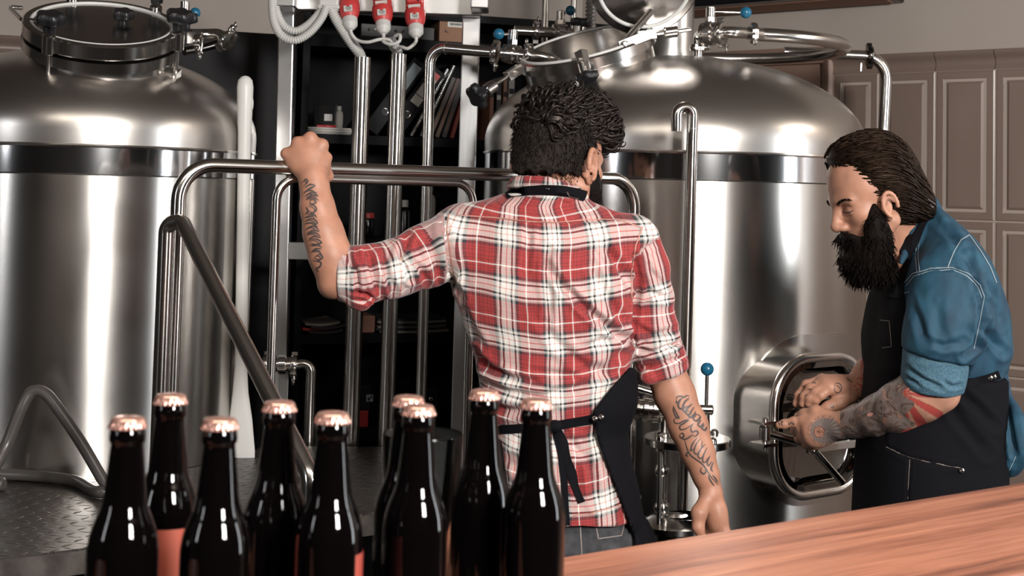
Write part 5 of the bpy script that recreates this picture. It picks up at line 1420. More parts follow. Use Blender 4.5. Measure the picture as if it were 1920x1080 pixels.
M['skin1'] = skin('tanned_skin', (0.42, 0.20, 0.13))
M['skin2'] = skin('fair_skin', (0.45, 0.225, 0.15))
M['tattoo'] = mat('tattoo_ink', (0.07, 0.05, 0.048), 0.5)
M['tattoo_grey'] = mat('tattoo_grey_ink', (0.20, 0.16, 0.145), 0.5)
M['tattoo_red'] = mat('tattoo_red_ink', (0.42, 0.05, 0.045), 0.5)
M['hair1'] = mat('black_curly_hair', (0.007, 0.0055, 0.0055), 0.42); M['hair1'].node_tree.nodes['Principled BSDF'].inputs['Specular IOR Level'].default_value = 0.5
M['fade'] = mat('short_cropped_hair', (0.010, 0.008, 0.0075), 0.7); add_noise_bump(M['fade'], 420, 0.9, 0.004, (1, 1, 0.35), 3)
M['hair2'] = mat('dark_brown_hair', (0.0075, 0.0043, 0.003), 0.45); M['hair2'].node_tree.nodes['Principled BSDF'].inputs['Specular IOR Level'].default_value = 0.5
M['beard'] = mat('dark_beard', (0.0045, 0.0034, 0.0033), 0.65, 0.0, Specular_IOR_Level=0.25)
M['apron'] = mat('black_denim_apron', (0.004, 0.0038, 0.0055), 0.85, 0.0, Specular_IOR_Level=0.12); add_noise_bump(M['apron'], 900, 0.3, 0.001)
M['jeans'] = mat('charcoal_jeans', (0.028, 0.028, 0.032), 0.8); add_noise_col(M['jeans'], (0.016, 0.016, 0.019), (0.05, 0.05, 0.056), 40)
M['leather'] = mat('black_leather', (0.02, 0.017, 0.015), 0.4)
M['denim'] = mat('blue_denim', (0.012, 0.075, 0.135), 0.75); add_noise_col(M['denim'], (0.005, 0.032, 0.064), (0.014, 0.074, 0.122), 26, (1, 1, 0.5), 8, 0.3, 0.7); 
M['denimcuff'] = mat('pale_denim_inside', (0.055, 0.15, 0.22), 0.8); add_noise_col(M['denimcuff'], (0.026, 0.085, 0.135), (0.075, 0.155, 0.205), 300, (1, 1, 1), 3)
M['thread'] = mat('pale_thread', (0.30, 0.36, 0.40), 0.8)
M['rose_thread'] = mat('rose_thread', (0.5, 0.25, 0.2), 0.8)
for k_, t_ in (('hair1', (0.6, 0.5, 0.45, 1)), ('hair2', (0.42, 0.28, 0.2, 1)), ('fade', (0.6, 0.5, 0.45, 1)), ('beard', (0.4, 0.32, 0.28, 1))):
    M[k_].node_tree.nodes['Principled BSDF'].inputs['Specular Tint'].default_value = t_
def plaid_mat():
    m = mat('red_plaid_flannel', (0.5, 0.1, 0.1), 0.85); n, l, b = nt(m)
    at = n.new('ShaderNodeAttribute'); at.attribute_name = 'cloth'
    nz = n.new('ShaderNodeTexNoise'); nz.inputs['Scale'].default_value = 9; nz.inputs['Detail'].default_value = 2
    tc = n.new('ShaderNodeTexCoord'); l.new(tc.outputs['Object'], nz.inputs['Vector'])
    va = n.new('ShaderNodeVectorMath'); va.operation = 'MULTIPLY_ADD'; l.new(nz.outputs['Color'], va.inputs[0]); va.inputs[1].default_value = (0.012, 0.012, 0); l.new(at.outputs['Vector'], va.inputs[2])
    sp = n.new('ShaderNodeSeparateXYZ'); l.new(va.outputs[0], sp.inputs[0])
    RED, DRED, PALE, BLK, GREY = (0.33, 0.032, 0.032), (0.13, 0.016, 0.018), (0.74, 0.70, 0.66), (0.022, 0.022, 0.028), (0.40, 0.38, 0.37)
    stops = [(0.0, RED), (0.045, DRED), (0.06, RED), (0.10, DRED), (0.115, RED), (0.15, BLK), (0.21, GREY), (0.235, PALE), (0.268, BLK), (0.305, PALE), (0.395, (0.62, 0.2, 0.18)), (0.415, PALE), (0.505, BLK), (0.542, PALE), (0.575, GREY), (0.60, BLK), (0.66, RED), (0.685, DRED), (0.70, RED), (0.74, DRED), (0.755, RED), (0.808, PALE), (0.835, RED), (0.89, DRED), (0.905, RED), (0.95, DRED), (0.965, RED)]
    outs = []
    for k, per, ph in ((0, 0.104, 0.0), (1, 0.106, 0.35)):
        a = n.new('ShaderNodeMath'); a.operation = 'MULTIPLY_ADD'; l.new(sp.outputs[k], a.inputs[0]); a.inputs[1].default_value = 1 / per; a.inputs[2].default_value = ph + 40
        f = n.new('ShaderNodeMath'); f.operation = 'FRACT'; l.new(a.outputs[0], f.inputs[0])
        cr = n.new('ShaderNodeValToRGB'); cr.color_ramp.interpolation = 'CONSTANT'
        e = cr.color_ramp.elements; e[0].position = 0; e[0].color = (*stops[0][1], 1); e[1].position = stops[1][0]; e[1].color = (*stops[1][1], 1)
        for p_, c_ in stops[2:]: q = e.new(p_); q.color = (*c_, 1)
        l.new(f.outputs[0], cr.inputs[0]); outs.append(cr)
    mx = n.new('ShaderNodeMix'); mx.data_type = 'RGBA'; mx.inputs[0].default_value = 0.5; l.new(outs[0].outputs[0], mx.inputs[6]); l.new(outs[1].outputs[0], mx.inputs[7])
    l.new(mx.outputs[2], b.inputs['Base Color'])
    n2 = n.new('ShaderNodeTexNoise'); n2.inputs['Scale'].default_value = 26; n2.inputs['Detail'].default_value = 5; l.new(tc.outputs['Object'], n2.inputs['Vector'])
    bp = n.new('ShaderNodeBump'); bp.inputs['Strength'].default_value = 0.35; bp.inputs['Distance'].default_value = 0.012; l.new(n2.outputs[0], bp.inputs['Height']); l.new(bp.outputs[0], b.inputs['Normal'])
    b.inputs['Sheen Weight'].default_value = 0.15
    return m
M['plaid'] = plaid_mat()
# ------------------------------------------------------------------ the man in the plaid shirt, seen from behind
MY = 3.02
m1 = thing('person', 'person in red plaid shirt and black apron, back turned, gripping the rail', 'person', (P(1040, 900, MY).x, MY, 0.0))
H1 = Fr(P(1050, 300, 3.06), (math.sin(math.radians(38)), math.cos(math.radians(38)), -0.05), (0.02, 0.05, 1), 1.03)
b1 = Body()
head(b1, H1)
b1.cone(H1(-0.028, 0, -0.02), P(1030, 400, 3.045), 0.055, 0.054, 0.03)
b1.cone(P(1030, 398, 3.03), P(905, 430, 3.02), 0.03, 0.04, 0.03); b1.cone(P(1030, 398, 3.03), P(1155, 438, 3.02), 0.03, 0.04, 0.03)
b1.loft([(P(0, y, MY).z, P((l + r) / 2, y, MY).x, MY, (r - l) / 2 * PX(MY) - 0.03, d) for y, l, r, d in ((400, 890, 1160, 0.06), (450, 850, 1195, 0.09), (520, 858, 1185, 0.095), (640, 890, 1170, 0.09), (760, 915, 1160, 0.085), (900, 930, 1165, 0.09), (960, 940, 1165, 0.09))], 0.03)
# raised left arm: upper arm, forearm, hand round the rail
b1.chain([P(870, 452, 3.0), P(760, 497, 2.93), P(632, 520, 2.885)], [0.045, 0.042, 0.036], 0.02)
b1.chain([P(632, 520, 2.885), P(619, 478, 2.885), P(606, 436, 2.887), P(595, 388, 2.893), P(589, 344, 2.902), P(585, 326, 2.905)], [0.0355, 0.0400, 0.0375, 0.0315, 0.0260, 0.0255], 0.02)
b1.ell(P(622, 538, 2.885), (0.024, 0.03, 0.022), None, 0.015)
wA = P(586, 330, 2.905)
mcp = [(537, 288), (558, 268), (582, 259), (604, 272)]
for i, (x, y) in enumerate(mcp):
    r = (0.0098, 0.0108, 0.0112, 0.0108)[i]; dz = (0.004, 0.0, 0.0, 0.002)[i]
    b1.cone(wA, P(x, y, 2.915), 0.016, r * 1.12, 0.016)
    b1.ell(P(x, y, 2.914), (r * 1.12,) * 3, None, 0.006)
    finger(b1, [P(x, y, 2.918), P(x + 2, y + 1, 2.972), P(x + 4, y + 32 - (i == 0) * 8, 2.984), P(x + 5, y + 50 - (i == 0) * 10, 2.962)], r * 0.93, 0.005)
b1.ell(P(572, 300, 2.908), (0.037, 0.0175, 0.034), None, 0.014)
b1.cone(P(596, 322, 2.912), P(612, 296, 2.922), 0.0155, 0.0125, 0.01)      # thumb root on the inner side, tip closing below the rail
b1.chain([P(608, 308, 2.915), P(614, 330, 2.94), P(600, 342, 2.968)], [0.0125, 0.0115, 0.0095], 0.006)
b1.ell(P(592, 342, 2.895), (0.010, 0.008, 0.010), None, 0.008)
# hanging right arm
b1.chain([P(1188, 455, 3.02), P(1222, 590, 3.04), P(1246, 692, 3.05)], [0.045, 0.036, 0.038], 0.02)
b1.chain([P(1246, 692, 3.05), P(1264, 738, 3.045), P(1291, 800, 3.03), P(1309, 850, 3.015), P(1323, 890, 3.005), P(1333, 922, 3.0)], [0.0385, 0.0405, 0.0385, 0.0320, 0.0250, 0.0215], 0.02)
wB = P(1333, 925, 3.0); hb = [(1326, 998, 3.02), (1338, 1004, 3.008), (1350, 1004, 2.996), (1360, 998, 2.985)]
for i, (x, y, Y) in enumerate(hb):
    b1.cone(wB, P(x, y, Y), 0.0165, 0.0115, 0.014)
    r = (0.0085, 0.0095, 0.0098, 0.0094)[i]; L = (20, 27, 30, 26)[i]
    finger(b1, [P(x, y, Y), P(x + 6, y + L * 1.2, Y - 0.004), P(x - 2, y + L * 2.1, Y + 0.012), P(x - 14, y + L * 2.6, Y + 0.022)], r, 0.004)
b1.ell(P(1344, 965, 3.0), (0.022, 0.026, 0.034), None, 0.012)
b1.chain([P(1326, 934, 2.99), P(1311, 962, 2.972), P(1309, 988, 2.968), P(1316, 1010, 2.972)], [0.016, 0.0155, 0.0118, 0.0092], 0.008)
b1.ell(P(1310, 966, 2.975), (0.012, 0.012, 0.02), None, 0.008)
lo, hi = b1.bounds(); lo[2] = 0.80
bv, bq = grow(b1, lo, hi, 0.0026)
bt1 = tree(bv, bq)
tint = np.zeros((len(bv), 4), np.float32)

# shirt: torso, sleeves, rolled cuffs, collar
s1 = Body()
rows = []
for y, l, r, d, dy in ((366, 946, 1098, 0.078, 0.02), (376, 912, 1112, 0.080, 0.015), (386, 868, 1136, 0.083, 0.01), (398, 846, 1165, 0.085, 0.005), (416, 838, 1190, 0.098, 0), (450, 836, 1202, 0.112, 0), (500, 838, 1196, 0.122, 0), (550, 850, 1192, 0.126, 0.0), (600, 866, 1190, 0.124, 0.003), (650, 883, 1186, 0.120, 0.006), (700, 896, 1180, 0.118, 0.008), (750, 905, 1176, 0.118, 0.006), (785, 918, 1166, 0.112, 0.006), (805, 924, 1160, 0.110, 0.006), (840, 928, 1164, 0.118, 0.004), (900, 932, 1178, 0.128, 0.004), (962, 936, 1190, 0.134, 0.004)):
    c = P((l + r) / 2, y, MY + dy); rows.append((c.z, c.x, c.y, (r - l) / 2 * PX(c.y), d))
s1.loft(rows, 0.02, ex=2.25)
arms = {}
LA_ = [P(872, 448, 3.005), P(800, 478, 2.955), P(740, 503, 2.92), P(684, 514, 2.895), P(640, 516, 2.888)]
s1.chain(LA_, [0.070, 0.0605, 0.0545, 0.0545, 0.0480], 0.022)
d_ = (LA_[4] - LA_[3]).normalized()
for f, r in ((0.0, 0.060), (0.33, 0.063), (0.66, 0.061), (0.95, 0.056), (1.1, 0.052)):
    q = LA_[3].lerp(LA_[4], f); s1.cone(q - d_ * 0.004, q + d_ * 0.004, r - 0.008, r - 0.008, 0.006)
s1.cone(LA_[4] + d_ * 0.15, LA_[4] + d_ * 0.010, 0.10, 0.10, 0.004, 'sub', flat=0.0)
s1.ell(P(673, 556, 2.868), (0.030, 0.024, 0.026), None, 0.008); s1.ell(P(678, 570, 2.872), (0.016, 0.016, 0.012), None, 0.006)
RA_ = [P(1186, 455, 3.015), P(1210, 500, 3.02), P(1221, 555, 3.03), P(1226, 618, 3.035), P(1230, 648, 3.04)]
s1.chain(RA_, [0.062, 0.048, 0.0425, 0.0485, 0.052], 0.022)
q0, q1 = P(1229, 645, 3.04), P(1247, 698, 3.045)
d_ = (q1 - q0).normalized()
for f, r in ((0.02, 0.060), (0.4, 0.063), (0.75, 0.061), (1.0, 0.056), (1.1, 0.052)):
    q = q0.lerp(q1, f); s1.cone(q - d_ * 0.005, q + d_ * 0.005, r - 0.008, r - 0.008, 0.006)
s1.cone(q1 + d_ * 0.15, q1 + d_ * 0.006, 0.10, 0.10, 0.004, 'sub', flat=0.0)
s1.ell(P(1216, 706, 3.01), (0.020, 0.022, 0.018), None, 0.008)
# collar: a folded band round the neck, open in front
cz0 = P(1030, 366, 3.0)
colp = []
for i in range(15):
    a = math.radians(-35 + 250 * i / 14)
    colp.append(Vector((P(1028, 360, 3.03).x + 0.078 * math.cos(a), 3.04 - 0.083 * math.sin(a), P(1028, 348, 3.03).z + 0.010 - 0.012 * math.cos(a) - 0.016 * (1 - math.sin(a)))))
for p, q in zip(colp, colp[1:]):
    for k in range(3):
        o_ = Vector((0, 0, -0.0065 * k)); e_ = 1 + 0.03 * k
        cc = Vector((P(1028, 360, 3.03).x, 3.035, 0)); f = lambda w_: Vector((cc.x + (w_.x - cc.x) * e_, cc.y + (w_.y - cc.y) * e_, w_.z)) + o_
        s1.cone(f(p), f(q), 0.0055, 0.0055, 0.003)
lo, hi = s1.bounds()
sv, sq = grow(s1, lo, hi, 0.0042)
def seg_t(v, pts):
    best = np.full(len(v), 1e9); along_ = np.zeros(len(v)); acc = 0.0; dirs = np.zeros_like(v); foot_ = np.zeros_like(v)
    for a, b in zip(pts, pts[1:]):
        a, b = np.array(a), np.array(b); ab = b - a; L = np.linalg.norm(ab); t = np.clip(((v - a) @ ab) / (L * L), 0, 1); c_ = a + t[:, None] * ab; d = np.linalg.norm(v - c_, axis=1)
        m = d < best; best[m] = d[m]; along_[m] = acc + t[m] * L; dirs[m] = ab / L; foot_[m] = c_[m]; acc += L
    return best, along_, dirs, foot_
def arm_uv(v, pts, r):
    d, al, dr, ft = seg_t(v, pts); rel = v - ft
    e1 = np.cross(dr, np.array([0, 1.0, 0])); e1 /= np.linalg.norm(e1, axis=1)[:, None] + 1e-9; e2 = np.cross(dr, e1)
    return d, np.stack([np.arctan2((rel * e1).sum(1), (rel * e2).sum(1)) * r, al, np.zeros(len(v))], 1)
dL, uL = arm_uv(sv, LA_[1:] , 0.056); dR, uR = arm_uv(sv, RA_[1:] + [q1], 0.052)
zz = np.array(sorted(rows)); cx_ = np.interp(sv[:, 2], zz[:, 0], zz[:, 1])
th = np.arctan2(sv[:, 0] - cx_, -(sv[:, 1] - MY))
uvT = np.stack([0.62 * (sv[:, 0] - 0.06) + 0.38 * th * 0.165 + 0.010, sv[:, 2] + 0.018 * np.cos(th * 1.5), np.zeros(len(sv))], 1)
px_ = topx(sv)
left = (px_[:, 0] < 832) & (dL < 0.085); right = (dR < 0.075) & (px_[:, 0] > np.interp(px_[:, 1], [430, 470, 550, 620, 700], [1196, 1186, 1184, 1182, 1170]))
cloth = uvT.copy(); cloth[left] = uL[left] + np.array([0.03, 0.02, 0]); cloth[right] = uR[right] + np.array([0.02, 0.05, 0])
zc_ = P(1028, 366, 3.03).z; col_ = (sv[:, 2] > zc_ - 0.004) & (np.hypot(sv[:, 0] - cz0.x, sv[:, 1] - 3.035) < 0.098)
cloth[col_] = np.stack([th[col_] * 0.085 + 0.02, sv[col_, 2] * 1.0 + 0.03, np.zeros(col_.sum())], 1)
sv = rumple(sv, sq, 0.0045, 11, (1, 1, 0.55), 3); sv = rumple(sv, sq, 0.0018, 34, (1, 1, 0.7), 5)
FD = [([(992, 428), (990, 470), (985, 512)], 7, 0.006), ([(1028, 470), (1024, 510), (1030, 560), (1028, 600)], 8, 0.010), ([(1028, 500), (1048, 530), (1085, 566), (1122, 600), (1160, 626), (1184, 640)], 8, 0.011),
      ([(1132, 458), (1158, 492), (1182, 535)], 8, 0.008), ([(1110, 500), (1140, 560), (1176, 612)], 9, 0.006), ([(1095, 655), (1130, 640), (1180, 632)], 8, 0.007), ([(1010, 590), (1040, 640), (1100, 690), (1150, 700)], 10, 0.005),
      ([(888, 660), (915, 690), (960, 712), (1020, 718)], 8, 0.009), ([(900, 715), (950, 735), (1010, 745), (1080, 728), (1150, 690)], 9, 0.008), ([(905, 760), (960, 772), (1040, 770)], 8, 0.007), ([(1000, 700), (1080, 706), (1165, 668)], 8, 0.005),
      ([(845, 455), (848, 500), (842, 540)], 8, 0.012), ([(832, 420), (842, 470), (846, 520), (868, 560)], 7, 0.008), ([(858, 560), (880, 610), (900, 650)], 9, 0.005),
      ([(765, 440), (755, 480), (770, 520)], 7, 0.010), ([(800, 430), (812, 480), (830, 525)], 8, 0.007), ([(728, 462), (722, 500), (738, 545)], 7, 0.007), ([(690, 470), (700, 510), (712, 555)], 7, 0.008), ([(650, 475), (668, 510), (672, 545)], 5, 0.008), ([(745, 470), (790, 505), (800, 530)], 6, 0.005), ([(662, 548), (690, 552), (705, 565)], 4, 0.007), ([(668, 560), (690, 566)], 4, 0.006),
      ([(1190, 480), (1198, 530), (1190, 590), (1186, 640)], 6, 0.009), ([(1186, 560), (1215, 548), (1250, 560)], 6, 0.006), ([(1190, 610), (1225, 630), (1265, 618)], 6, 0.006), ([(1190, 652), (1225, 662), (1280, 640)], 5, 0.010), ([(1205, 690), (1240, 682), (1285, 668)], 4, 0.007), ([(1215, 500), (1235, 530)], 6, 0.004), ([(1205, 470), (1225, 455)], 6, 0.004),
      ([(960, 860), (985, 900), (990, 955)], 9, 0.006), ([(1085, 830), (1110, 880), (1120, 945)], 9, 0.007), ([(1060, 812), (1085, 850), (1085, 930)], 7, 0.005), ([(920, 402), (980, 412), (1060, 414), (1130, 412)], 4, 0.0025)]
sv = folds(sv, sq, [(a, b, c_ * 1.35) for a, b, c_ in FD])
st1 = tree(sv, sq)
yoke = lay([st1], [(858, 404), (920, 408), (990, 416), (1040, 418), (1100, 412), (1160, 412), (1205, 428)], 2.0, 0.0012)
lay([st1], [(842, 400), (838, 430), (846, 480), (852, 530)], 2.0, 0.0012, mb=yoke); lay([st1], [(1205, 425), (1192, 460), (1184, 510), (1184, 560)], 2.0, 0.0012, mb=yoke)
lay([st1], [(1075, 966), (1110, 962), (1166, 946)], 2.0, 0.0015, mb=yoke)
shirt1 = solid('plaid_shirt', sv, sq, [M['plaid'], M['rose_thread']], m1, {'cloth': cloth}, [(yoke, 1)])

# jeans and shoes
j1 = Body()
c = P(1062, 960, MY)
j1.loft([(0.96, c.x, MY, 0.118, 0.098), (0.90, c.x, MY, 0.130, 0.105), (0.84, c.x, MY + 0.005, 0.150, 0.118), (0.78, c.x, MY, 0.155, 0.118)], 0.03)
for s in (-1, 1):
    j1.chain([Vector((c.x + s * 0.085, MY, 0.82)), Vector((c.x + s * 0.105, MY + 0.01, 0.48)), Vector((c.x + s * 0.115, MY + 0.0, 0.06))], [0.088, 0.066, 0.058], 0.03)
lo, hi = j1.bounds(); jv, jq = grow(j1, lo, hi, 0.008)
jv = rumple(jv, jq, 0.003, 14, (1, 1, 1), 2); jt1 = tree(jv, jq)
pk = lay([jt1], [(1088, 985), (1090, 1020), (1092, 1060)], 2.2, 0.001); lay([jt1], [(1090, 985), (1130, 980), (1172, 978)], 2.0, 0.001, mb=pk); lay([jt1], [(1118, 990), (1122, 1010), (1165, 1004), (1170, 985)], 2.0, 0.001, mb=pk)
solid('jeans', jv, jq, [M['jeans'], M['tattoo_grey']], m1, None, [(pk, 1)])
def shoe(x, y, F, parent):
    q = Body(); F = Vector(F).normalized(); R_ = Vector((F.y, -F.x, 0)); o = Vector((x, y, 0))
    q.cone(o + F * -0.05 + Z * 0.045, o + F * 0.15 + Z * 0.035, 0.045, 0.035, 0.02); q.cone(o + F * -0.04 + Z * 0.05, o + F * -0.02 + Z * 0.10, 0.042, 0.05, 0.03)
    q.put('int', lambda p: -p[:, 2] + 0.002, np.array([-9, -9, -9.]), np.array([9, 9, 9.]), 0.01)
    lo, hi = q.bounds(0.02); v, f = grow(q, lo, hi, 0.007); solid('shoe', v, f, [M['leather']], parent)
for s in (-1, 1): shoe(c.x + s * 0.115, MY + 0.03, (0.15 * s, 1, 0), m1)

# apron: wraps the right hip and the front, ties at the back
def ap1(p):
    d = np.minimum(s1(p), j1(p)) - 0.015
    q = topx(p.astype(np.float64))
    xe = np.interp(q[:, 1], [650, 690, 735, 772, 829, 908, 949, 1010, 1500], [1186, 1178, 1140, 1111, 1121, 1152, 1168, 1190, 1200])
    xl = np.interp(q[:, 1], [650, 760, 800, 960, 1500], [890, 912, 936, 960, 985])
    k = PX(MY)
    rr = np.maximum((xe - q[:, 0]) * k, (MY + 0.035 - p[:, 1])); rl = np.maximum((q[:, 0] - xl) * k, (MY + 0.02 - p[:, 1]))
    reg = np.minimum(np.minimum((xe - q[:, 0]) * k, MY + 0.06 - p[:, 1]), (q[:, 0] - xl) * k)
    d = np.maximum(d, reg)
    d = np.maximum(d, p[:, 2] - (P(0, 655, MY).z - 0.0)); d = np.maximum(d, 0.50 - p[:, 2])
    d = np.maximum(d, np.minimum(p[:, 2] - P(0, 792, MY).z, 960 * k - q[:, 0] * k))
    sl = seg_t(p.astype(np.float64), RA_ + [q1])[0]; d = np.maximum(d, (0.088 - sl))
    return d.astype(np.float32)
lo, hi = np.array([c.x - 0.24, MY - 0.17, 0.48]), np.array([c.x + 0.25, MY + 0.18, 1.26])
av, aq = grow(ap1, lo, hi, 0.006)
av = rumple(av, aq, 0.002, 12, (1, 1, 0.5), 9); at1 = tree(av, aq)
apron1 = solid('apron', av, aq, [M['apron']], m1)
allt = [st1, at1, jt1]
sb = lay(allt, [(1141, 779), (1116, 785), (1075, 792), (1040, 797), (1000, 800), (960, 804), (922, 806)], 17, 0.003, 0.012, 5)
build('waist_tie', sb, M['apron'], apron1)
sb = lay(allt, [(1042, 800), (1056, 830), (1066, 870), (1076, 905), (1090, 942)], 15, 0.004, 0.014, 5); lay(allt, [(1040, 800), (1052, 850), (1058, 900), (1060, 950), (1062, 985)], 13, 0.003, 0.012, 5, mb=sb)
build('tie_tail', sb, M['apron'], apron1)
kn = P(1040, 799, MY - 0.118); build('tie_knot', MB().sphere(kn, 0.014, 14, (1.3, 0.8, 0.9)), M['apron'], apron1)
for x, y in ((1115, 785), (1127, 782)):
    h_ = [t.ray_cast(EYE, ray(x, y).normalized()) for t in allt]; h_ = min((h for h in h_ if h[0] is not None), key=lambda h: h[3])
    dd = ray(x, y).normalized(); q = h_[0] - dd * 0.005; build('snap_stud', MB().lathe([(0.0055, -0.002), (0.0055, 0.0015), (0.004, 0.003), (0, 0.0032)], q, -dd, 16), M['steel'], apron1)
ns = lay([st1], [(948, 366), (962, 361), (990, 358), (1020, 357), (1050, 359), (1075, 363), (1096, 370)], 20, 0.004, 0.014, 4)
build('neck_strap', ns, M['apron'], apron1)
q = P(1074, 366, 2.925); build('strap_buckle', MB().tube([P(1064, 360, 2.93), P(1068, 369, 2.925), P(1084, 373, 2.93), P(1085, 372, 2.93)], 0.0015, 8), M['steel'], apron1)

# tattoos on both forearms: flowing script
ink = MB()
def ink1(lines, w_, tr=bt1, mbx=None):
    for L in lines:
        if len(L) > 2: L = [(p.x, p.y) for p in spline([Vector((x, y, 0)) for x, y in L], 5)]
        lay([tr], L, w_, 0.0007, 0.0, 2.2, True, mbx if mbx is not None else ink)
T1 = [[(570, 340), (574, 336), (577, 341), (572, 347)], [(572, 352), (582, 346), (592, 348)], [(592, 348), (580, 354), (572, 361)], [(571, 360), (582, 357), (594, 362)],
      [(574, 366), (586, 361), (597, 368)], [(597, 368), (586, 366), (575, 371)], [(575, 372), (586, 370), (598, 376)], [(580, 377), (588, 374), (592, 380), (584, 383), (581, 378)],
      [(580, 384), (590, 386), (593, 394), (585, 399), (577, 394)], [(574, 388), (578, 396), (573, 402)], [(578, 402), (588, 402), (594, 408)], [(572, 408), (582, 406), (592, 402)], [(574, 413), (586, 410), (595, 418), (586, 424)],
      [(572, 420), (584, 418), (596, 426)], [(576, 428), (588, 424), (599, 432)], [(599, 434), (588, 432), (577, 437)], [(577, 438), (590, 436), (601, 443)], [(602, 446), (590, 443), (580, 448)], [(580, 449), (593, 448), (603, 455), (592, 458), (583, 456)],
      [(584, 460), (594, 459), (604, 464)], [(603, 467), (594, 466), (586, 470)], [(587, 472), (597, 471), (604, 478)], [(592, 480), (600, 477), (605, 483), (597, 487), (590, 484)], [(594, 490), (602, 492), (600, 500), (594, 503), (598, 510)]]
ink1(T1, 3.3); ink1([[(x - 3, y + 3) for x, y in L] for L in T1[::2]], 1.9)
def b3(x, y): return (1200 + x / 3.272, 680 + y / 3.272)
T2 = [[(222, 225), (228, 210), (250, 205), (270, 212), (285, 202), (305, 205)], [(222, 228), (226, 245), (238, 250)], [(262, 210), (236, 240), (238, 275), (262, 280), (290, 262)], [(300, 215), (272, 240), (262, 280), (272, 300), (300, 292)],
      [(318, 250), (292, 275), (280, 300), (292, 318), (318, 302)], [(330, 270), (300, 320), (306, 335), (330, 318), (340, 298)], [(350, 312), (325, 340), (345, 356), (368, 332), (350, 314)], [(372, 350), (355, 375), (370, 392), (388, 368)], [(392, 375), (378, 400), (396, 412), (408, 392)],
      [(205, 262), (215, 290), (230, 320), (240, 340), (220, 330), (205, 290), (206, 264)], [(240, 340), (212, 345), (214, 368), (240, 372), (270, 358), (296, 352), (270, 372), (246, 388), (250, 410), (282, 405), (312, 385), (330, 372)],
      [(330, 372), (312, 400), (320, 425), (345, 418), (356, 432), (340, 452), (322, 440)], [(244, 440), (262, 432), (270, 452), (252, 460), (243, 442)], [(252, 458), (275, 470), (305, 455), (322, 440)], [(275, 470), (285, 510), (305, 560), (340, 590), (375, 615), (405, 650), (435, 700), (480, 750)],
      [(350, 460), (322, 500), (312, 540), (330, 528)], [(372, 465), (345, 500), (332, 545), (352, 560), (378, 520), (380, 480)], [(400, 500), (370, 535), (356, 570), (372, 588), (398, 556)], [(412, 520), (392, 560), (384, 598), (398, 612), (420, 580)], [(430, 570), (412, 610), (420, 632), (440, 605)], [(448, 610), (436, 650), (446, 668)], [(378, 640), (372, 665), (390, 682), (405, 668), (398, 655)], [(420, 690), (430, 720), (455, 755)], [(445, 690), (465, 715), (474, 735)], [(300, 540), (285, 565), (300, 575)]]
ink1([[b3(*q) for q in L] for L in T2], 3.1)
ink1([[b3(x + 4, y + 5) for x, y in L] for L in T2[2:9]], 2.0)
body1 = solid('body', bv, bq, [M['skin1'], M['tattoo']], m1, {'tint': tint}, [(ink, 1)])

# hair: cropped back and sides, long curls on top, full beard
hb_ = Body(); Hh = H1
hb_.ell(Hh(-0.016, 0, 0.034), Hh.r(0.100, 0.0815, 0.090), Hh.ax(), 0.01); hb_.ell(Hh(-0.030, 0, -0.006), Hh.r(0.083, 0.0765, 0.078), Hh.ax(), 0.02)
hb_.cone(Hh(-0.075, 0, -0.03), Hh(-0.070, 0, -0.062), 0.045, 0.030, 0.02)
hb_.ell(Hh(0.0, 0.083, -0.030), Hh.r(0.030, 0.012, 0.040), Hh.ax(), 0.004, 'sub'); hb_.ell(Hh(0.0, -0.083, -0.030), Hh.r(0.030, 0.012, 0.040), Hh.ax(), 0.004, 'sub')
hb_.ell(Hh(0.085, 0, -0.03), Hh.r(0.046, 0.10, 0.085), Hh.ax(), 0.006, 'sub')
for s in (-1, 1): hb_.cone(Hh(0.020, s * 0.069, -0.01), Hh(0.024, s * 0.066, -0.05), 0.010, 0.010, 0.006)
h_o, h_u, h_f = A3(Hh.o), A3(Hh.U), A3(Hh.F)
hb_.put('int', lambda p: -((p - h_o) @ h_u) - 0.034 + 0.10 * np.maximum((p - h_o) @ h_f, 0) + 0.004 * np.sin(p[:, 0] * 210), np.array([-9, -9, -9.]), np.array([9, 9, 9.]), 0.01)
lo, hi = hb_.bounds(); hv, hq = grow(hb_, lo, hi, 0.003); hv = rumple(hv, hq, 0.0022, 120, (1, 1, 0.4), 1)
hn_ = vnormals(hv, hq); crop = MB(); rr = random.Random(4)
for _ in range(4200):
    i = rr.randrange(len(hv)); p = Vector(hv[i]); N = Vector(hn_[i])
    dn = (N * 0.35 - Hh.U * 0.7 + Hh.F * rr.uniform(-0.4, 0.5) + Hh.Rt * rr.uniform(-.4, .4)).normalized(); up_ = (p - Hh.o).dot(Hh.U); L = 0.007 + 0.006 * max(0, min(1, (up_ + 0.02) / 0.08))
    if (p - Hh.o).dot(Hh.U) < -0.03: L *= 0.4
    strand(crop, [p - N * 0.001, p + dn * L * 0.5 + N * 0.001, p + dn * L], rr.uniform(0.0006, 0.0011), 3, 0.3)
nb = np.nonzero((((bv - h_o) @ h_u) < -0.028) & (((bv - h_o) @ h_u) > -0.062) & (((bv - h_o) @ h_f) < 0.0) & (np.abs((bv - h_o) @ A3(Hh.Rt)) < 0.066) & (np.linalg.norm(bv - h_o, axis=1) < 0.13))[0]; bn1 = vnormals(bv, bq)
for _ in range(1500):
    i = nb[rr.randrange(len(nb))]; p = Vector(bv[i]); N = Vector(bn1[i]); up_ = (p - Hh.o).dot(Hh.U)
    if rr.random() > ((up_ + 0.062) / 0.034) ** 1.3: continue
    dn = (N * 0.3 - Hh.U + Hh.Rt * rr.uniform(-.3, .3)).normalized(); strand(crop, [p - N * 0.0005, p + dn * 0.0022 + N * 0.0005, p + dn * 0.0042], 0.0006, 3, 0.3)
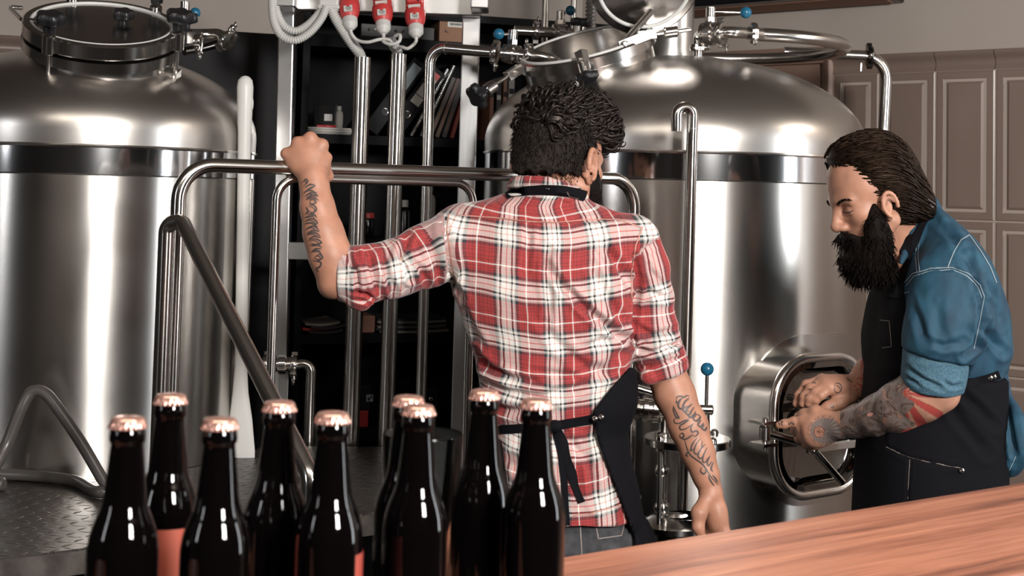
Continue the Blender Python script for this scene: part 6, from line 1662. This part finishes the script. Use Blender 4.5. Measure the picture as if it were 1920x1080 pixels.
hair1 = solid('hair', hv, hq, [M['fade'], M['hair1']], m1, None, [(crop, 1)])
cb_ = Body()
for f, r, u, q in ((-0.058, 0.0, 0.092, 0.044), (-0.04, 0.034, 0.094, 0.040), (-0.04, -0.026, 0.096, 0.040), (0.0, 0, 0.112, 0.046), (0.045, 0.03, 0.104, 0.044), (0.045, -0.03, 0.104, 0.042), (0.082, 0.022, 0.084, 0.036), (0.085, -0.02, 0.084, 0.036), (0.005, 0.048, 0.080, 0.034), (0.005, -0.042, 0.084, 0.034), (0.055, 0.058, 0.072, 0.030), (0.098, 0.038, 0.058, 0.026), (-0.066, 0.030, 0.066, 0.034), (-0.066, -0.020, 0.070, 0.034)):
    cb_.ell(Hh(f, r, u), (q,) * 3, None, 0.03)
lo, hi = cb_.bounds(); cv, cq = grow(cb_, lo, hi, 0.004); cv = rumple(cv, cq, 0.006, 45, (1, 1, 1), 4)
top = MB(); rr = random.Random(11)
cn_ = vnormals(cv, cq)
idx = [rr.randrange(len(cv)) for _ in range(1150)]
ctr_ = np.array(Hh(0.0, 0, 0.05))
for i in idx:
    p = Vector(cv[i]); nn = Vector(cn_[i]); rel = p - Hh.o
    if rel.dot(Hh.U) < 0.055 - 0.035 * (rel.dot(Hh.F) > 0.07) : continue
    fl = (Hh.F * 0.9 + nn * 0.3 + Hh.Rt * 0.25 + Vector((rr.uniform(-.45, .45), rr.uniform(-.45, .45), rr.uniform(-.4, .3)))); fl = (fl - nn * fl.dot(nn)).normalized(); sd = nn.cross(fl)
    L = rr.uniform(0.045, 0.075); cr_ = rr.uniform(0.005, 0.0095); ph0 = rr.uniform(0, 6.28); tw = rr.uniform(0.8, 1.5); pts = []
    for k in range(13):
        t = k / 12; an = ph0 + tw * 2 * PI * t * 0.75; pts.append(p - nn * 0.006 * (1 - t) + fl * (L * t * (1 - 0.3 * t)) + (nn * math.cos(an) + sd * math.sin(an)) * cr_ * (0.4 + t) + nn * (0.007 * math.sin(t * PI) - 0.012 * t * t))
    strand(top, pts, rr.uniform(0.0026, 0.0052), 6, 0.15)
solid('curls', cv, cq, [M['hair1'], M['hair1']], hair1, None, [(top, 1)], None)
def beard(name, H, parent, spec, n, seed, length, m, curl=0.004, sub=None):
    q = Body()
    for f, r, u, a, b_2, c_ in spec:
        for s in ((-1, 1) if r else (1,)): q.ell(H(f, s * r, u), H.r(a, b_2, c_), H.ax(), 0.02 * H.k)
    if sub: sub(q)
    lo, hi = q.bounds(); v, f = grow(q, lo, hi, 0.003); v = rumple(v, f, 0.0035, 80, (1, 1, 0.5), seed)
    nn = vnormals(v, f); rr = random.Random(seed); mb = MB()
    for _ in range(n):
        i = rr.randrange(len(v)); p = Vector(v[i]); N = Vector(nn[i]); dn = (-H.U * 1.0 + H.F * 0.25 + N * 0.55 + Vector((rr.uniform(-.3, .3), rr.uniform(-.3, .3), rr.uniform(-.3, .1)))).normalized(); sd = dn.cross(N) if dn.cross(N).length > 0.1 else H.Rt
        L = rr.uniform(0.5, 1.0) * length; ph0 = rr.uniform(0, 6.28)
        strand(mb, [p - N * 0.003 + dn * (L * k / 5) + sd * (curl * math.sin(ph0 + k * 1.3)) for k in range(6)], rr.uniform(0.0009, 0.0016), 4, 0.3)
    return solid(name, v, f, [m, m], parent, None, [(mb, 1)])
beard('beard', H1, m1, [(0.036, 0.062, -0.060, 0.026, 0.013, 0.042), (0.060, 0.036, -0.092, 0.034, 0.028, 0.026), (0.085, 0.0, -0.092, 0.022, 0.032, 0.022), (0.020, 0.068, -0.030, 0.012, 0.007, 0.03)], 520, 5, 0.012, M['beard'])
eb = MB()
for s in (-1, 1): strand(eb, [H1(0.094 - 0.002 * k, s * (0.012 + 0.009 * k), 0.012 + 0.004 * math.sin(k * 0.7)) for k in range(5)], 0.0045, 6, 0.4)
build('eyebrow', eb, M['beard'], m1)
# ------------------------------------------------------------------ the man in the denim shirt at the tank door
NY = 3.28
m2 = thing('person', 'person with slicked-back hair and full beard in blue denim shirt, bending over the tank door', 'person', (P(1760, 900, NY).x, NY, 0.0))
pt_ = math.radians(17)
H2 = Fr(P(1634, 366, 3.22), (-math.cos(pt_), -0.16, -math.sin(pt_)), (-math.sin(pt_), 0.0, math.cos(pt_)), 1.10, 0.86)
b2 = Body()
head(b2, H2, 0.020, -0.010, 0.80)
b2.cone(H2(-0.035, 0, -0.015), P(1718, 452, 3.28), 0.052, 0.058, 0.03)
b2.cone(H2(0.02, 0, -0.08), P(1700, 490, 3.27), 0.045, 0.055, 0.03)
b2.loft([(P(0, y, NY).z, P((l + r) / 2, y, NY).x, NY, (r - l) / 2 * PX(NY) - 0.025, d) for y, l, r, d in ((450, 1690, 1800, 0.10), (520, 1668, 1850, 0.15), (620, 1648, 1880, 0.15), (720, 1640, 1866, 0.14), (800, 1640, 1860, 0.15))], 0.03)
EL = P(1752, 726, 3.10)
b2.chain([P(1782, 540, 3.10), P(1765, 640, 3.09), EL], [0.062, 0.052, 0.046], 0.02)
b2.chain([EL, P(1728, 740, 3.115), P(1690, 764, 3.16), P(1650, 779, 3.21), P(1612, 789, 3.265), P(1580, 796, 3.30)], [0.047, 0.054, 0.0545, 0.0445, 0.0345, 0.031], 0.02)
b2.ell(P(1770, 742, 3.095), (0.030, 0.03, 0.028), None, 0.02)
# near hand: fist round the latch, index finger pointing along it
wC = P(1578, 797, 3.305)
kn2 = [(1508, 788, 3.352), (1503, 802, 3.36), (1507, 817, 3.365), (1518, 829, 3.365)]
for i, (x, y, Y) in enumerate(kn2):
    b2.cone(wC, P(x, y, Y), 0.021, 0.0135, 0.016)
    b2.ell(P(x, y, Y - 0.002), (0.0135,) * 3, None, 0.006)
finger(b2, [P(1508, 789, 3.352), P(1489, 791, 3.362), P(1471, 795, 3.368), P(1461, 797, 3.372)], 0.0108, 0.005)
for i, (x, y, Y) in enumerate(kn2[1:]):
    r = (0.0105, 0.0102, 0.0094)[i]
    finger(b2, [P(x, y, Y), P(x - 12 + i * 3, y + 5, Y + 0.028), P(x + 2, y + 9, Y + 0.052), P(x + 16, y + 8, Y + 0.048)], r, 0.005)
b2.ell(P(1540, 806, 3.335), (0.044, 0.021, 0.036), None, 0.014)
b2.ell(P(1530, 818, 3.345), (0.030, 0.02, 0.026), None, 0.012)
b2.chain([P(1556, 785, 3.32), P(1530, 772, 3.345), P(1508, 776, 3.37), P(1496, 781, 3.385)], [0.018, 0.0148, 0.0115, 0.0098], 0.008)
# far arm and hand over the door
b2.chain([P(1700, 560, 3.47), P(1690, 660, 3.48), P(1660, 694, 3.46), P(1632, 702, 3.44), P(1606, 724, 3.42)], [0.06, 0.05, 0.044, 0.038, 0.0295], 0.02)
wD = P(1604, 727, 3.42)
kd = [(1541, 712, 3.425), (1545, 716, 3.405), (1552, 722, 3.392), (1560, 728, 3.385)]
pip = [(1513, 722, 3.43), (1521, 728, 3.405), (1530, 735, 3.39), (1540, 741, 3.38)]
tip_ = [(1493, 757, 3.435), (1505, 757, 3.41), (1516, 757, 3.395), (1528, 757, 3.39)]
for i in range(4):
    r = (0.0115, 0.0115, 0.0108, 0.0098)[i]
    b2.cone(wD, P(*kd[i]), 0.021, 0.0145, 0.016)
    a, b, c_ = P(*kd[i]), P(*pip[i]), P(*tip_[i]); m_ = b.lerp(c_, 0.55) + Vector((-0.004, 0, 0.0))
    finger(b2, [a, b, m_, c_], r, 0.005)
b2.ell(P(1573, 727, 3.408), (0.038, 0.024, 0.028), None, 0.014)
b2.chain([P(1592, 745, 3.40), P(1574, 756, 3.39), P(1553, 763, 3.388), P(1541, 770, 3.39)], [0.019, 0.017, 0.0125, 0.0098], 0.010)
lo, hi = b2.bounds(); lo[2] = P(0, 880, NY).z
b2v, b2q = grow(b2, lo, hi, 0.0027)
bt2 = tree(b2v, b2q)
# tattooed forearm: dark shading with pale swirls and a red burst toward the elbow
pxb = topx(b2v); tint = np.zeros((len(b2v), 4), np.float32)
near = (b2v[:, 1] < 3.34) & (pxb[:, 0] > 1575) & (pxb[:, 0] < 1790) & (pxb[:, 1] > 680)
pts_arm = [wC, P(1612, 789, 3.265), P(1650, 779, 3.21), P(1690, 764, 3.16), P(1728, 740, 3.115), EL]
dA, alA, _, _ = seg_t(b2v, pts_arm); Lt = alA.max()
for i in np.nonzero(near & (dA < 0.075))[0]:
    p = b2v[i]; x, y = pxb[i]
    w1 = mnoise.noise(Vector((p[0] * 26, p[1] * 26, p[2] * 26))); w2 = mnoise.noise(Vector((p[0] * 55 + 3, p[1] * 55, p[2] * 55 + 7 * w1)))
    lim = 1702 + 9 * math.sin(y * 0.16) + 14 * w1
    if x < lim:
        g = 0.5 + 0.5 * math.sin(9 * (w1 + 0.5 * w2) + p[0] * 60)
        dark = 0.026 + 0.115 * g; a = 0.86 if (w2 > -0.45) else 0.35
        tint[i] = (dark * 1.12, dark * 0.98, dark * 0.95, a)
    elif x < 1768:
        an = math.atan2(y - 738, x - 1692); ray_ = math.sin(an * 13 + 1.2) > (-0.75 + (x - 1700) / 55.0)
        if ray_: tint[i] = (0.34, 0.035, 0.035, 0.9)
far = (b2v[:, 1] > 3.36) & (pxb[:, 0] > 1600) & (pxb[:, 0] < 1660) & (pxb[:, 1] < 770)
for i in np.nonzero(far)[0]:
    p = b2v[i]; w1 = mnoise.noise(Vector((p[0] * 45, p[1] * 45, p[2] * 45)))
    if pxb[i, 0] > 1614 and w1 > -0.05: tint[i] = (0.33, 0.05, 0.045, 0.8)
    elif pxb[i, 0] > 1610 and w1 < -0.3: tint[i] = (0.06, 0.05, 0.05, 0.7)
handC = (b2v[:, 1] < 3.40) & (pxb[:, 0] > 1505) & (pxb[:, 0] < 1590) & (pxb[:, 1] > 765)
for i in np.nonzero(handC)[0]:
    p = b2v[i]; x, y = pxb[i]; d = math.hypot((x - 1548) / 33.0, (y - 808) / 28.0); d2 = math.hypot(x - 1536, y - 810); an = math.atan2(y - 808, x - 1540)
    if d2 < 11: 
        if 4.0 < d2 < 6.0 or 8.5 < d2 < 11: tint[i] = (0.16, 0.055, 0.04, 0.85)
        elif d2 < 2.2: tint[i] = (0.06, 0.04, 0.035, 0.9)
    elif d < 0.86:
        s_ = 0.5 + 0.5 * math.sin(an * 26); g = 0.07 + 0.13 * s_; tint[i] = (g * 1.05, g, g * 0.98, 0.85)
    elif d < 1.05 and mnoise.noise(Vector((x * .25, y * .25, 0))) > 0: tint[i] = (0.14, 0.10, 0.09, 0.6)

# shirt
S2 = Body(); rows2 = []
for y, l, r, d, dy in ((388, 1722, 1756, 0.070, 0.0), (405, 1712, 1775, 0.105, 0.0), (430, 1700, 1800, 0.150, 0.0), (460, 1690, 1824, 0.180, 0.0), (500, 1674, 1848, 0.196, 0.0), (540, 1660, 1865, 0.196, 0.0), (600, 1650, 1882, 0.186, 0.0), (650, 1644, 1886, 0.178, 0.0), (680, 1642, 1880, 0.172, 0.0), (705, 1642, 1869, 0.164, 0.0), (740, 1640, 1872, 0.166, 0.0), (800, 1638, 1886, 0.168, 0.0), (850, 1640, 1895, 0.165, 0.0)):
    c = P((l + r) / 2, y, NY + dy); rows2.append((c.z, c.x, c.y, (r - l) / 2 * PX(c.y), d))
S2.loft(rows2, 0.02, ex=2.1)
AR2 = [P(1785, 535, 3.125), P(1778, 600, 3.095), P(1762, 642, 3.09), P(1756, 668, 3.092)]
S2.chain(AR2, [0.092, 0.083, 0.0715, 0.069], 0.03)
d_ = (AR2[3] - AR2[2]).normalized(); S2.cone(AR2[3] + d_ * 0.11, AR2[3], 0.085, 0.085, 0.004, 'sub', flat=0.0)
S2.chain([P(1705, 545, 3.455), P(1700, 620, 3.47), P(1690, 655, 3.475)], [0.085, 0.072, 0.066], 0.03)
cz_ = [P(1755, 664, 3.092), P(1749, 726, 3.102)]
# the free shirt tail behind the waist
S2.chain([P(1868, 700, 3.24), P(1884, 790, 3.22), P(1888, 866, 3.22)], [0.020, 0.026, 0.020], 0.02)
S2.ell(P(1892, 818, 3.22), (0.032, 0.10, 0.085), None, 0.015); S2.ell(P(1884, 852, 3.20), (0.020, 0.06, 0.05), None, 0.015)
# collar
for i in range(14):
    a0, a1 = math.radians(-150 + 300 * i / 14), math.radians(-150 + 300 * (i + 1) / 14)
    def cp_(a, k):
        e = 1.0 + 0.07 * k; base = P(1706, 432, 3.28)
        tlt = 0.060 * math.cos(a)
        return Vector((base.x + 0.054 * e * math.cos(a), base.y - 0.080 * e * math.sin(a), base.z + tlt + 0.014 - 0.0085 * k))
    for k in range(4): S2.cone(cp_(a0, k), cp_(a1, k), 0.0075, 0.0075, 0.004)
S2.cone(P(1700, 470, 3.19), P(1690, 492, 3.17), 0.010, 0.007, 0.008)
lo, hi = S2.bounds(); lo[2] = P(0, 900, 3.2).z
v2, q2 = grow(S2, lo, hi, 0.0045)
v2 = rumple(v2, q2, 0.004, 10, (1, 1, 0.6), 8); v2 = rumple(v2, q2, 0.0014, 40, (1, 1, 0.7), 9)
F2 = [([(1812, 470), (1830, 520), (1838, 560), (1858, 580)], 8, 0.010), ([(1850, 520), (1866, 560), (1876, 610)], 7, 0.006), ([(1838, 560), (1840, 600), (1830, 650), (1806, 668)], 6, 0.014), ([(1842, 610), (1862, 640), (1880, 660)], 8, 0.012), ([(1740, 640), (1770, 650), (1805, 640)], 7, 0.006), ([(1745, 400), (1768, 430), (1790, 445)], 7, 0.005), ([(1775, 425), (1800, 470), (1815, 500)], 8, 0.005),
      ([(1705, 560), (1722, 600), (1735, 645)], 8, 0.007), ([(1755, 560), (1760, 610), (1770, 640)], 10, 0.004), ([(1690, 520), (1680, 570), (1688, 600)], 6, 0.006), ([(1880, 720), (1890, 780), (1902, 850)], 6, 0.008), ([(1872, 760), (1880, 820), (1884, 870)], 5, 0.008), ([(1720, 470), (1712, 500), (1700, 530)], 6, 0.005), ([(1702, 520), (1740, 508), (1790, 504), (1830, 524), (1846, 556)], 3.5, 0.004)]
v2 = folds(v2, q2, F2)
t2 = tree(v2, q2)
th2 = lay([t2], [(1697, 530), (1712, 513), (1745, 503), (1785, 501), (1815, 512), (1838, 534), (1846, 556)], 1.6, 0.0012)
lay([t2], [(1700, 536), (1714, 518), (1746, 508), (1785, 506), (1812, 517), (1834, 538), (1841, 558)], 1.3, 0.0012, mb=th2)
lay([t2], [(1777, 502), (1790, 470), (1803, 450), (1817, 441)], 1.8, 0.0012, mb=th2); lay([t2], [(1817, 441), (1838, 470), (1856, 500), (1868, 530)], 1.3, 0.0012, mb=th2); lay([t2], [(1720, 510), (1717, 480), (1720, 455)], 1.3, 0.0012, mb=th2); lay([t2], [(1725, 510), (1722, 480), (1724, 455)], 1.3, 0.0012, mb=th2)
lay([t2], [(1672, 476), (1688, 497)], 1.3, 0.0012, mb=th2); lay([t2], [(1705, 547), (1690, 552)], 1.3, 0.0012, mb=th2); lay([t2], [(1846, 556), (1838, 600), (1826, 655)], 1.2, 0.0012, mb=th2)
lay([t2], [(1905, 856), (1893, 880), (1880, 890)], 1.2, 0.0012, mb=th2)
shirt2 = solid('denim_shirt', v2, q2, [M['denim'], M['thread']], m2, None, [(th2, 1)])
CU = Body(); d_ = (cz_[1] - cz_[0]).normalized()
for f, r in ((0.0, 0.074), (0.25, 0.0755), (0.5, 0.075), (0.75, 0.073), (1.0, 0.069)):
    q = cz_[0].lerp(cz_[1], f); CU.cone(q - d_ * 0.008, q + d_ * 0.008, r - 0.008, r - 0.008, 0.01)
CU.cone(cz_[1] + d_ * 0.15, cz_[1] + d_ * 0.004, 0.12, 0.12, 0.004, 'sub', flat=0.0); CU.cone(cz_[0] - d_ * 0.15, cz_[0] - d_ * 0.006, 0.12, 0.12, 0.004, 'sub', flat=0.0)
lo, hi = CU.bounds(); cuv, cuq = grow(CU, lo, hi, 0.004); cuv = rumple(cuv, cuq, 0.003, 22, (1, 1, 1), 3)
cuv = folds(cuv, cuq, [([(1700, 690), (1730, 712), (1765, 728)], 5, 0.007), ([(1698, 706), (1725, 722)], 4, 0.007), ([(1770, 716), (1785, 726), (1800, 722)], 4, 0.006), ([(1702, 668), (1740, 676), (1790, 668)], 5, 0.003)])
solid('rolled_cuff', cuv, cuq, [M['denimcuff']], shirt2)

# jeans, shoes and apron
J2 = Body(); c = P(1752, 800, NY)
J2.loft([(P(0, 715, NY).z, c.x + 0.005, NY, 0.122, 0.155), (1.0, c.x + 0.01, NY, 0.135, 0.165), (0.9, c.x + 0.01, NY, 0.145, 0.175), (0.8, c.x + 0.005, NY, 0.14, 0.175)], 0.03)
for s in (-1, 1): J2.chain([Vector((c.x, NY + s * 0.085, 0.85)), Vector((c.x - 0.04, NY + s * 0.11, 0.48)), Vector((c.x + 0.02, NY + s * 0.12, 0.06))], [0.095, 0.070, 0.060], 0.03)
lo, hi = J2.bounds(); v, q = grow(J2, lo, hi, 0.008); v = rumple(v, q, 0.003, 14, (1, 1, 1), 6); solid('jeans', v, q, [M['jeans']], m2)
for s in (-1, 1): shoe(c.x, NY + s * 0.12, (-1, 0.12 * s, 0), m2)
AP = Body(); rows3 = []
for y, l, r, d in ((512, 1664, 1682, 0.085), (560, 1641, 1688, 0.125), (620, 1632, 1692, 0.150), (680, 1632, 1720, 0.165), (700, 1631, 1871, 0.180), (730, 1629, 1872, 0.180), (800, 1621, 1870, 0.188), (900, 1613, 1872, 0.196), (960, 1610, 1872, 0.198), (1250, 1600, 1850, 0.195)):
    c_ = P((l + r) / 2, y, NY); rows3.append((c_.z, c_.x, NY, (r - l) / 2 * PX(NY), d))
AP.loft(rows3, 0.01, ex=2.6)
def apf(p):
    d = AP(p); dd = np.minimum(seg_t(p.astype(np.float64), AR2 + [cz_[1]])[0] - 0.055, 9); d = np.maximum(d, -(dd - 0.004)); return d.astype(np.float32)
lo, hi = AP.bounds(); v, q = grow(apf, lo, hi, 0.006); v = rumple(v, q, 0.003, 9, (1, 1, 0.6), 5)
v = folds(v, q, [([(1800, 735), (1840, 770), (1866, 800)], 8, 0.007), ([(1770, 745), (1800, 790), (1850, 850)], 10, 0.006), ([(1640, 720), (1660, 760), (1650, 830)], 9, 0.006), ([(1660, 835), (1700, 858), (1760, 870), (1800, 880)], 3, 0.004), ([(1706, 858), (1704, 900), (1700, 945)], 3, 0.004), ([(1634, 690), (1640, 640), (1650, 560)], 5, 0.003)])
t3 = tree(v, q); apr2 = solid('apron', v, q, [M['apron']], m2)
stp = lay([t2, t3], [(1742, 388), (1733, 408), (1718, 436), (1706, 466), (1694, 500), (1684, 532), (1678, 560)], 24, 0.005, 0.012, 5); build('neck_strap', stp, M['apron'], apr2)
q = P(1744, 381, 3.16); build('strap_buckle', MB().tube([P(1735, 371, 3.16), P(1753, 384, 3.16)], 0.0028, 8).tube([P(1737, 376, 3.17), P(1748, 390, 3.17)], 0.0045, 8), M['steel'], apr2)
wt = lay([t2, t3], [(1700, 738), (1760, 730), (1815, 718), (1850, 710), (1872, 702)], 16, 0.004, 0.012, 5); build('waist_tie', wt, M['apron'], apr2)
for x, y in ((1856, 708), (1863, 706), (1803, 882)):
    dd = ray(x, y).normalized(); hs_ = [h for h in (t.ray_cast(EYE, dd) for t in (t2, t3)) if h[0] is not None]
    if hs_: h = min(hs_, key=lambda k: k[3]); build('snap_stud', MB().lathe([(0.0055, -0.003), (0.0055, 0.0015), (0.004, 0.003), (0, 0.0032)], h[0] - dd * 0.006, -dd, 16), M['steel'], apr2)
pkt = lay([t3], [(1662, 838), (1690, 852), (1730, 864), (1770, 872), (1804, 878)], 1.3, 0.001); lay([t3], [(1706, 862), (1704, 900), (1702, 935)], 1.2, 0.001, mb=pkt); lay([t3], [(1650, 600), (1668, 602), (1672, 650), (1654, 652)], 1.0, 0.001, mb=pkt)
if pkt.f: build('pocket_stitching', pkt, M['tattoo_grey'], apr2)

# line tattoos
ink2 = MB(); red2 = MB(); gry2 = MB(); d2 = [bt2]
def b5(x, y): return (1440 + x / 5.4, 660 + y / 5.4)
def b6(x, y): return (1580 + x / 5.4, 660 + y / 5.4)
def ln(mbx, L, w_): 
    L = [(p.x, p.y) for p in spline([Vector((x, y, 0)) for x, y in L], 4)] if len(L) > 2 else L; lay(d2, L, w_, 0.0007, 0.0, 2.0, True, mbx)
for L in ([(668, 350), (676, 395), (705, 412), (738, 390), (742, 345), (715, 318), (685, 320), (668, 350)], [(690, 340), (715, 350), (735, 380)], [(345, 345), (375, 350)], [(310, 425), (340, 425)], [(400, 375), (450, 380)], [(445, 320), (470, 308), (485, 322)], [(370, 450), (400, 430)], [(625, 540), (650, 565), (665, 545), (640, 535)], [(790, 265), (830, 290), (855, 310)], [(105, 705), (120, 745)], [(125, 700), (150, 705), (135, 725), (155, 745)], [(205, 700), (215, 735), (235, 712), (262, 735), (255, 695)]): ln(ink2, [b5(*k) for k in L], 1.8)
for L in ([(900, 290), (920, 260), (945, 280), (930, 310)], [(880, 380), (905, 385), (910, 355)], [(890, 310), (915, 325), (945, 345), (955, 330)], [(870, 345), (895, 335)]): ln(red2, [b5(*k) for k in L], 2.0)
for L in ([(80, 690), (95, 640), (130, 610)], [(80, 700), (85, 760), (130, 800), (200, 810), (290, 790)], [(400, 480), (412, 560), (400, 650), (360, 740)], [(150, 690), (190, 640), (240, 610)], [(420, 610), (470, 580), (530, 600), (600, 640), (690, 710)], [(420, 610), (460, 650), (540, 690), (690, 710)], [(0, 760), (60, 790), (110, 830)], [(320, 680), (335, 640), (360, 660), (340, 680)], [(365, 670), (385, 650), (400, 675), (380, 690)], [(400, 500), (430, 480), (470, 490), (530, 510)]): ln(gry2, [b6(*k) for k in L], 1.7)
pk_ = MB(); ln(pk_, [b6(250, 640), b6(280, 632), b6(310, 628)], 7)
# lashes and brows drawn along the lids
lash = MB(); lay(d2, [(1578, 397), (1586, 399), (1594, 398), (1601, 394)], 2.6, 0.0008, 0.0, 1.5, True, lash)
M['pink_ink'] = mat('pink_ink', (0.55, 0.27, 0.22), 0.5)
solid('body', b2v, b2q, [M['skin2'], M['tattoo'], M['tattoo_red'], M['tattoo_grey'], M['pink_ink']], m2, {'tint': tint}, [(ink2, 1), (red2, 2), (gry2, 3), (pk_, 4), (lash, 1)])
eb = MB(); rr = random.Random(2)
for s in (-1, 1):
    for k in range(26):
        f = k / 25; p = H2(0.0985 - 0.016 * f * f, s * (0.012 + 0.042 * f), 0.0015 + 0.008 * math.sin(f * 2.4)) + Vector((rr.uniform(-1, 1), rr.uniform(-1, 1), rr.uniform(-1, 1))) * 0.0012
        strand(eb, [p - H2.F * 0.003, p + H2.Rt * s * 0.006 + H2.U * 0.001, p + H2.Rt * s * 0.011 - H2.F * 0.002 - H2.U * 0.002], 0.0017, 4, 0.3)
build('eyebrow', eb, M['beard'], m2)

# slicked-back hair
hb2 = Body(); H = H2
hb2.ell(H(-0.020, 0, 0.037), H.r(0.103, 0.0835, 0.093), H.ax(), 0.01); hb2.ell(H(-0.048, 0, 0.0), H.r(0.074, 0.081, 0.078), H.ax(), 0.02)
hb2.ell(H(-0.098, 0, -0.040), H.r(0.034, 0.064, 0.050), H.ax(), 0.03)
hb2.ell(H(0.030, 0, 0.092), H.r(0.045, 0.050, 0.028), H.ax(), 0.03)
for s in (-1, 1):
    hb2.ell(H(0.012, s * 0.090, -0.026), H.r(0.024, 0.020, 0.032), H.ax(), 0.005, 'sub')
    hb2.ell(H(0.080, s * 0.075, -0.01), H.r(0.052, 0.05, 0.075), H.ax(), 0.012, 'sub'); hb2.ell(H(0.082, s * 0.060, 0.055), H.r(0.030, 0.030, 0.040), H.ax(), 0.012, 'sub')
hb2.ell(H(0.108, 0, 0.012), H.r(0.050, 0.10, 0.090), H.ax(), 0.012, 'sub')
lo, hi = hb2.bounds(); hv, hq = grow(hb2, lo, hi, 0.003)
hn = vnormals(hv, hq); ht_ = BVHTree.FromPolygons(hv.tolist(), hq.tolist())
sm = MB(); rr = random.Random(21)
for _ in range(1100):
    i = rr.randrange(len(hv)); p = Vector(hv[i]); N = Vector(hn[i]); rel = p - H.o
    if rel.dot(H.U) < -0.06: continue
    pts = []; L = rr.uniform(0.06, 0.12); nS = 9; wv = rr.uniform(0, 6.28); jit = Vector((rr.uniform(-1, 1), rr.uniform(-1, 1), rr.uniform(-1, 1))) * 0.13
    cur = p
    for k in range(nS):
        loc_, N_, _, _ = ht_.find_nearest(cur)
        if N_.dot(loc_ - H.o) < 0: N_ = -N_
        pts.append(loc_ + N_ * (0.0018 + 0.0022 * math.sin(k * 0.9 + wv)))
        back = (loc_ - H.o).dot(-H.F)
        fl = (-H.F * 1.0 - H.U * (0.2 + max(0, back) * 11) + jit); fl = fl - N_ * fl.dot(N_)
        if fl.length < 1e-4: break
        cur = loc_ + fl.normalized() * (L / nS)
    if len(pts) > 3: strand(sm, pts, rr.uniform(0.0012, 0.0026), 5, 0.35)
hair2 = solid('hair', hv, hq, [M['hair2'], M['hair2']], m2, None, [(sm, 1)])
beard('beard', H2, m2, [(0.040, 0.058, -0.080, 0.032, 0.020, 0.050), (0.062, 0.028, -0.120, 0.042, 0.038, 0.040), (0.088, 0.0, -0.112, 0.026, 0.036, 0.026), (0.050, 0.02, -0.140, 0.046, 0.038, 0.030), (0.094, 0.018, -0.066, 0.012, 0.020, 0.0055), (0.080, 0.034, -0.086, 0.009, 0.006, 0.012), (0.036, 0.068, -0.040, 0.013, 0.007, 0.028)], 1500, 8, 0.030, M['beard'], 0.004)
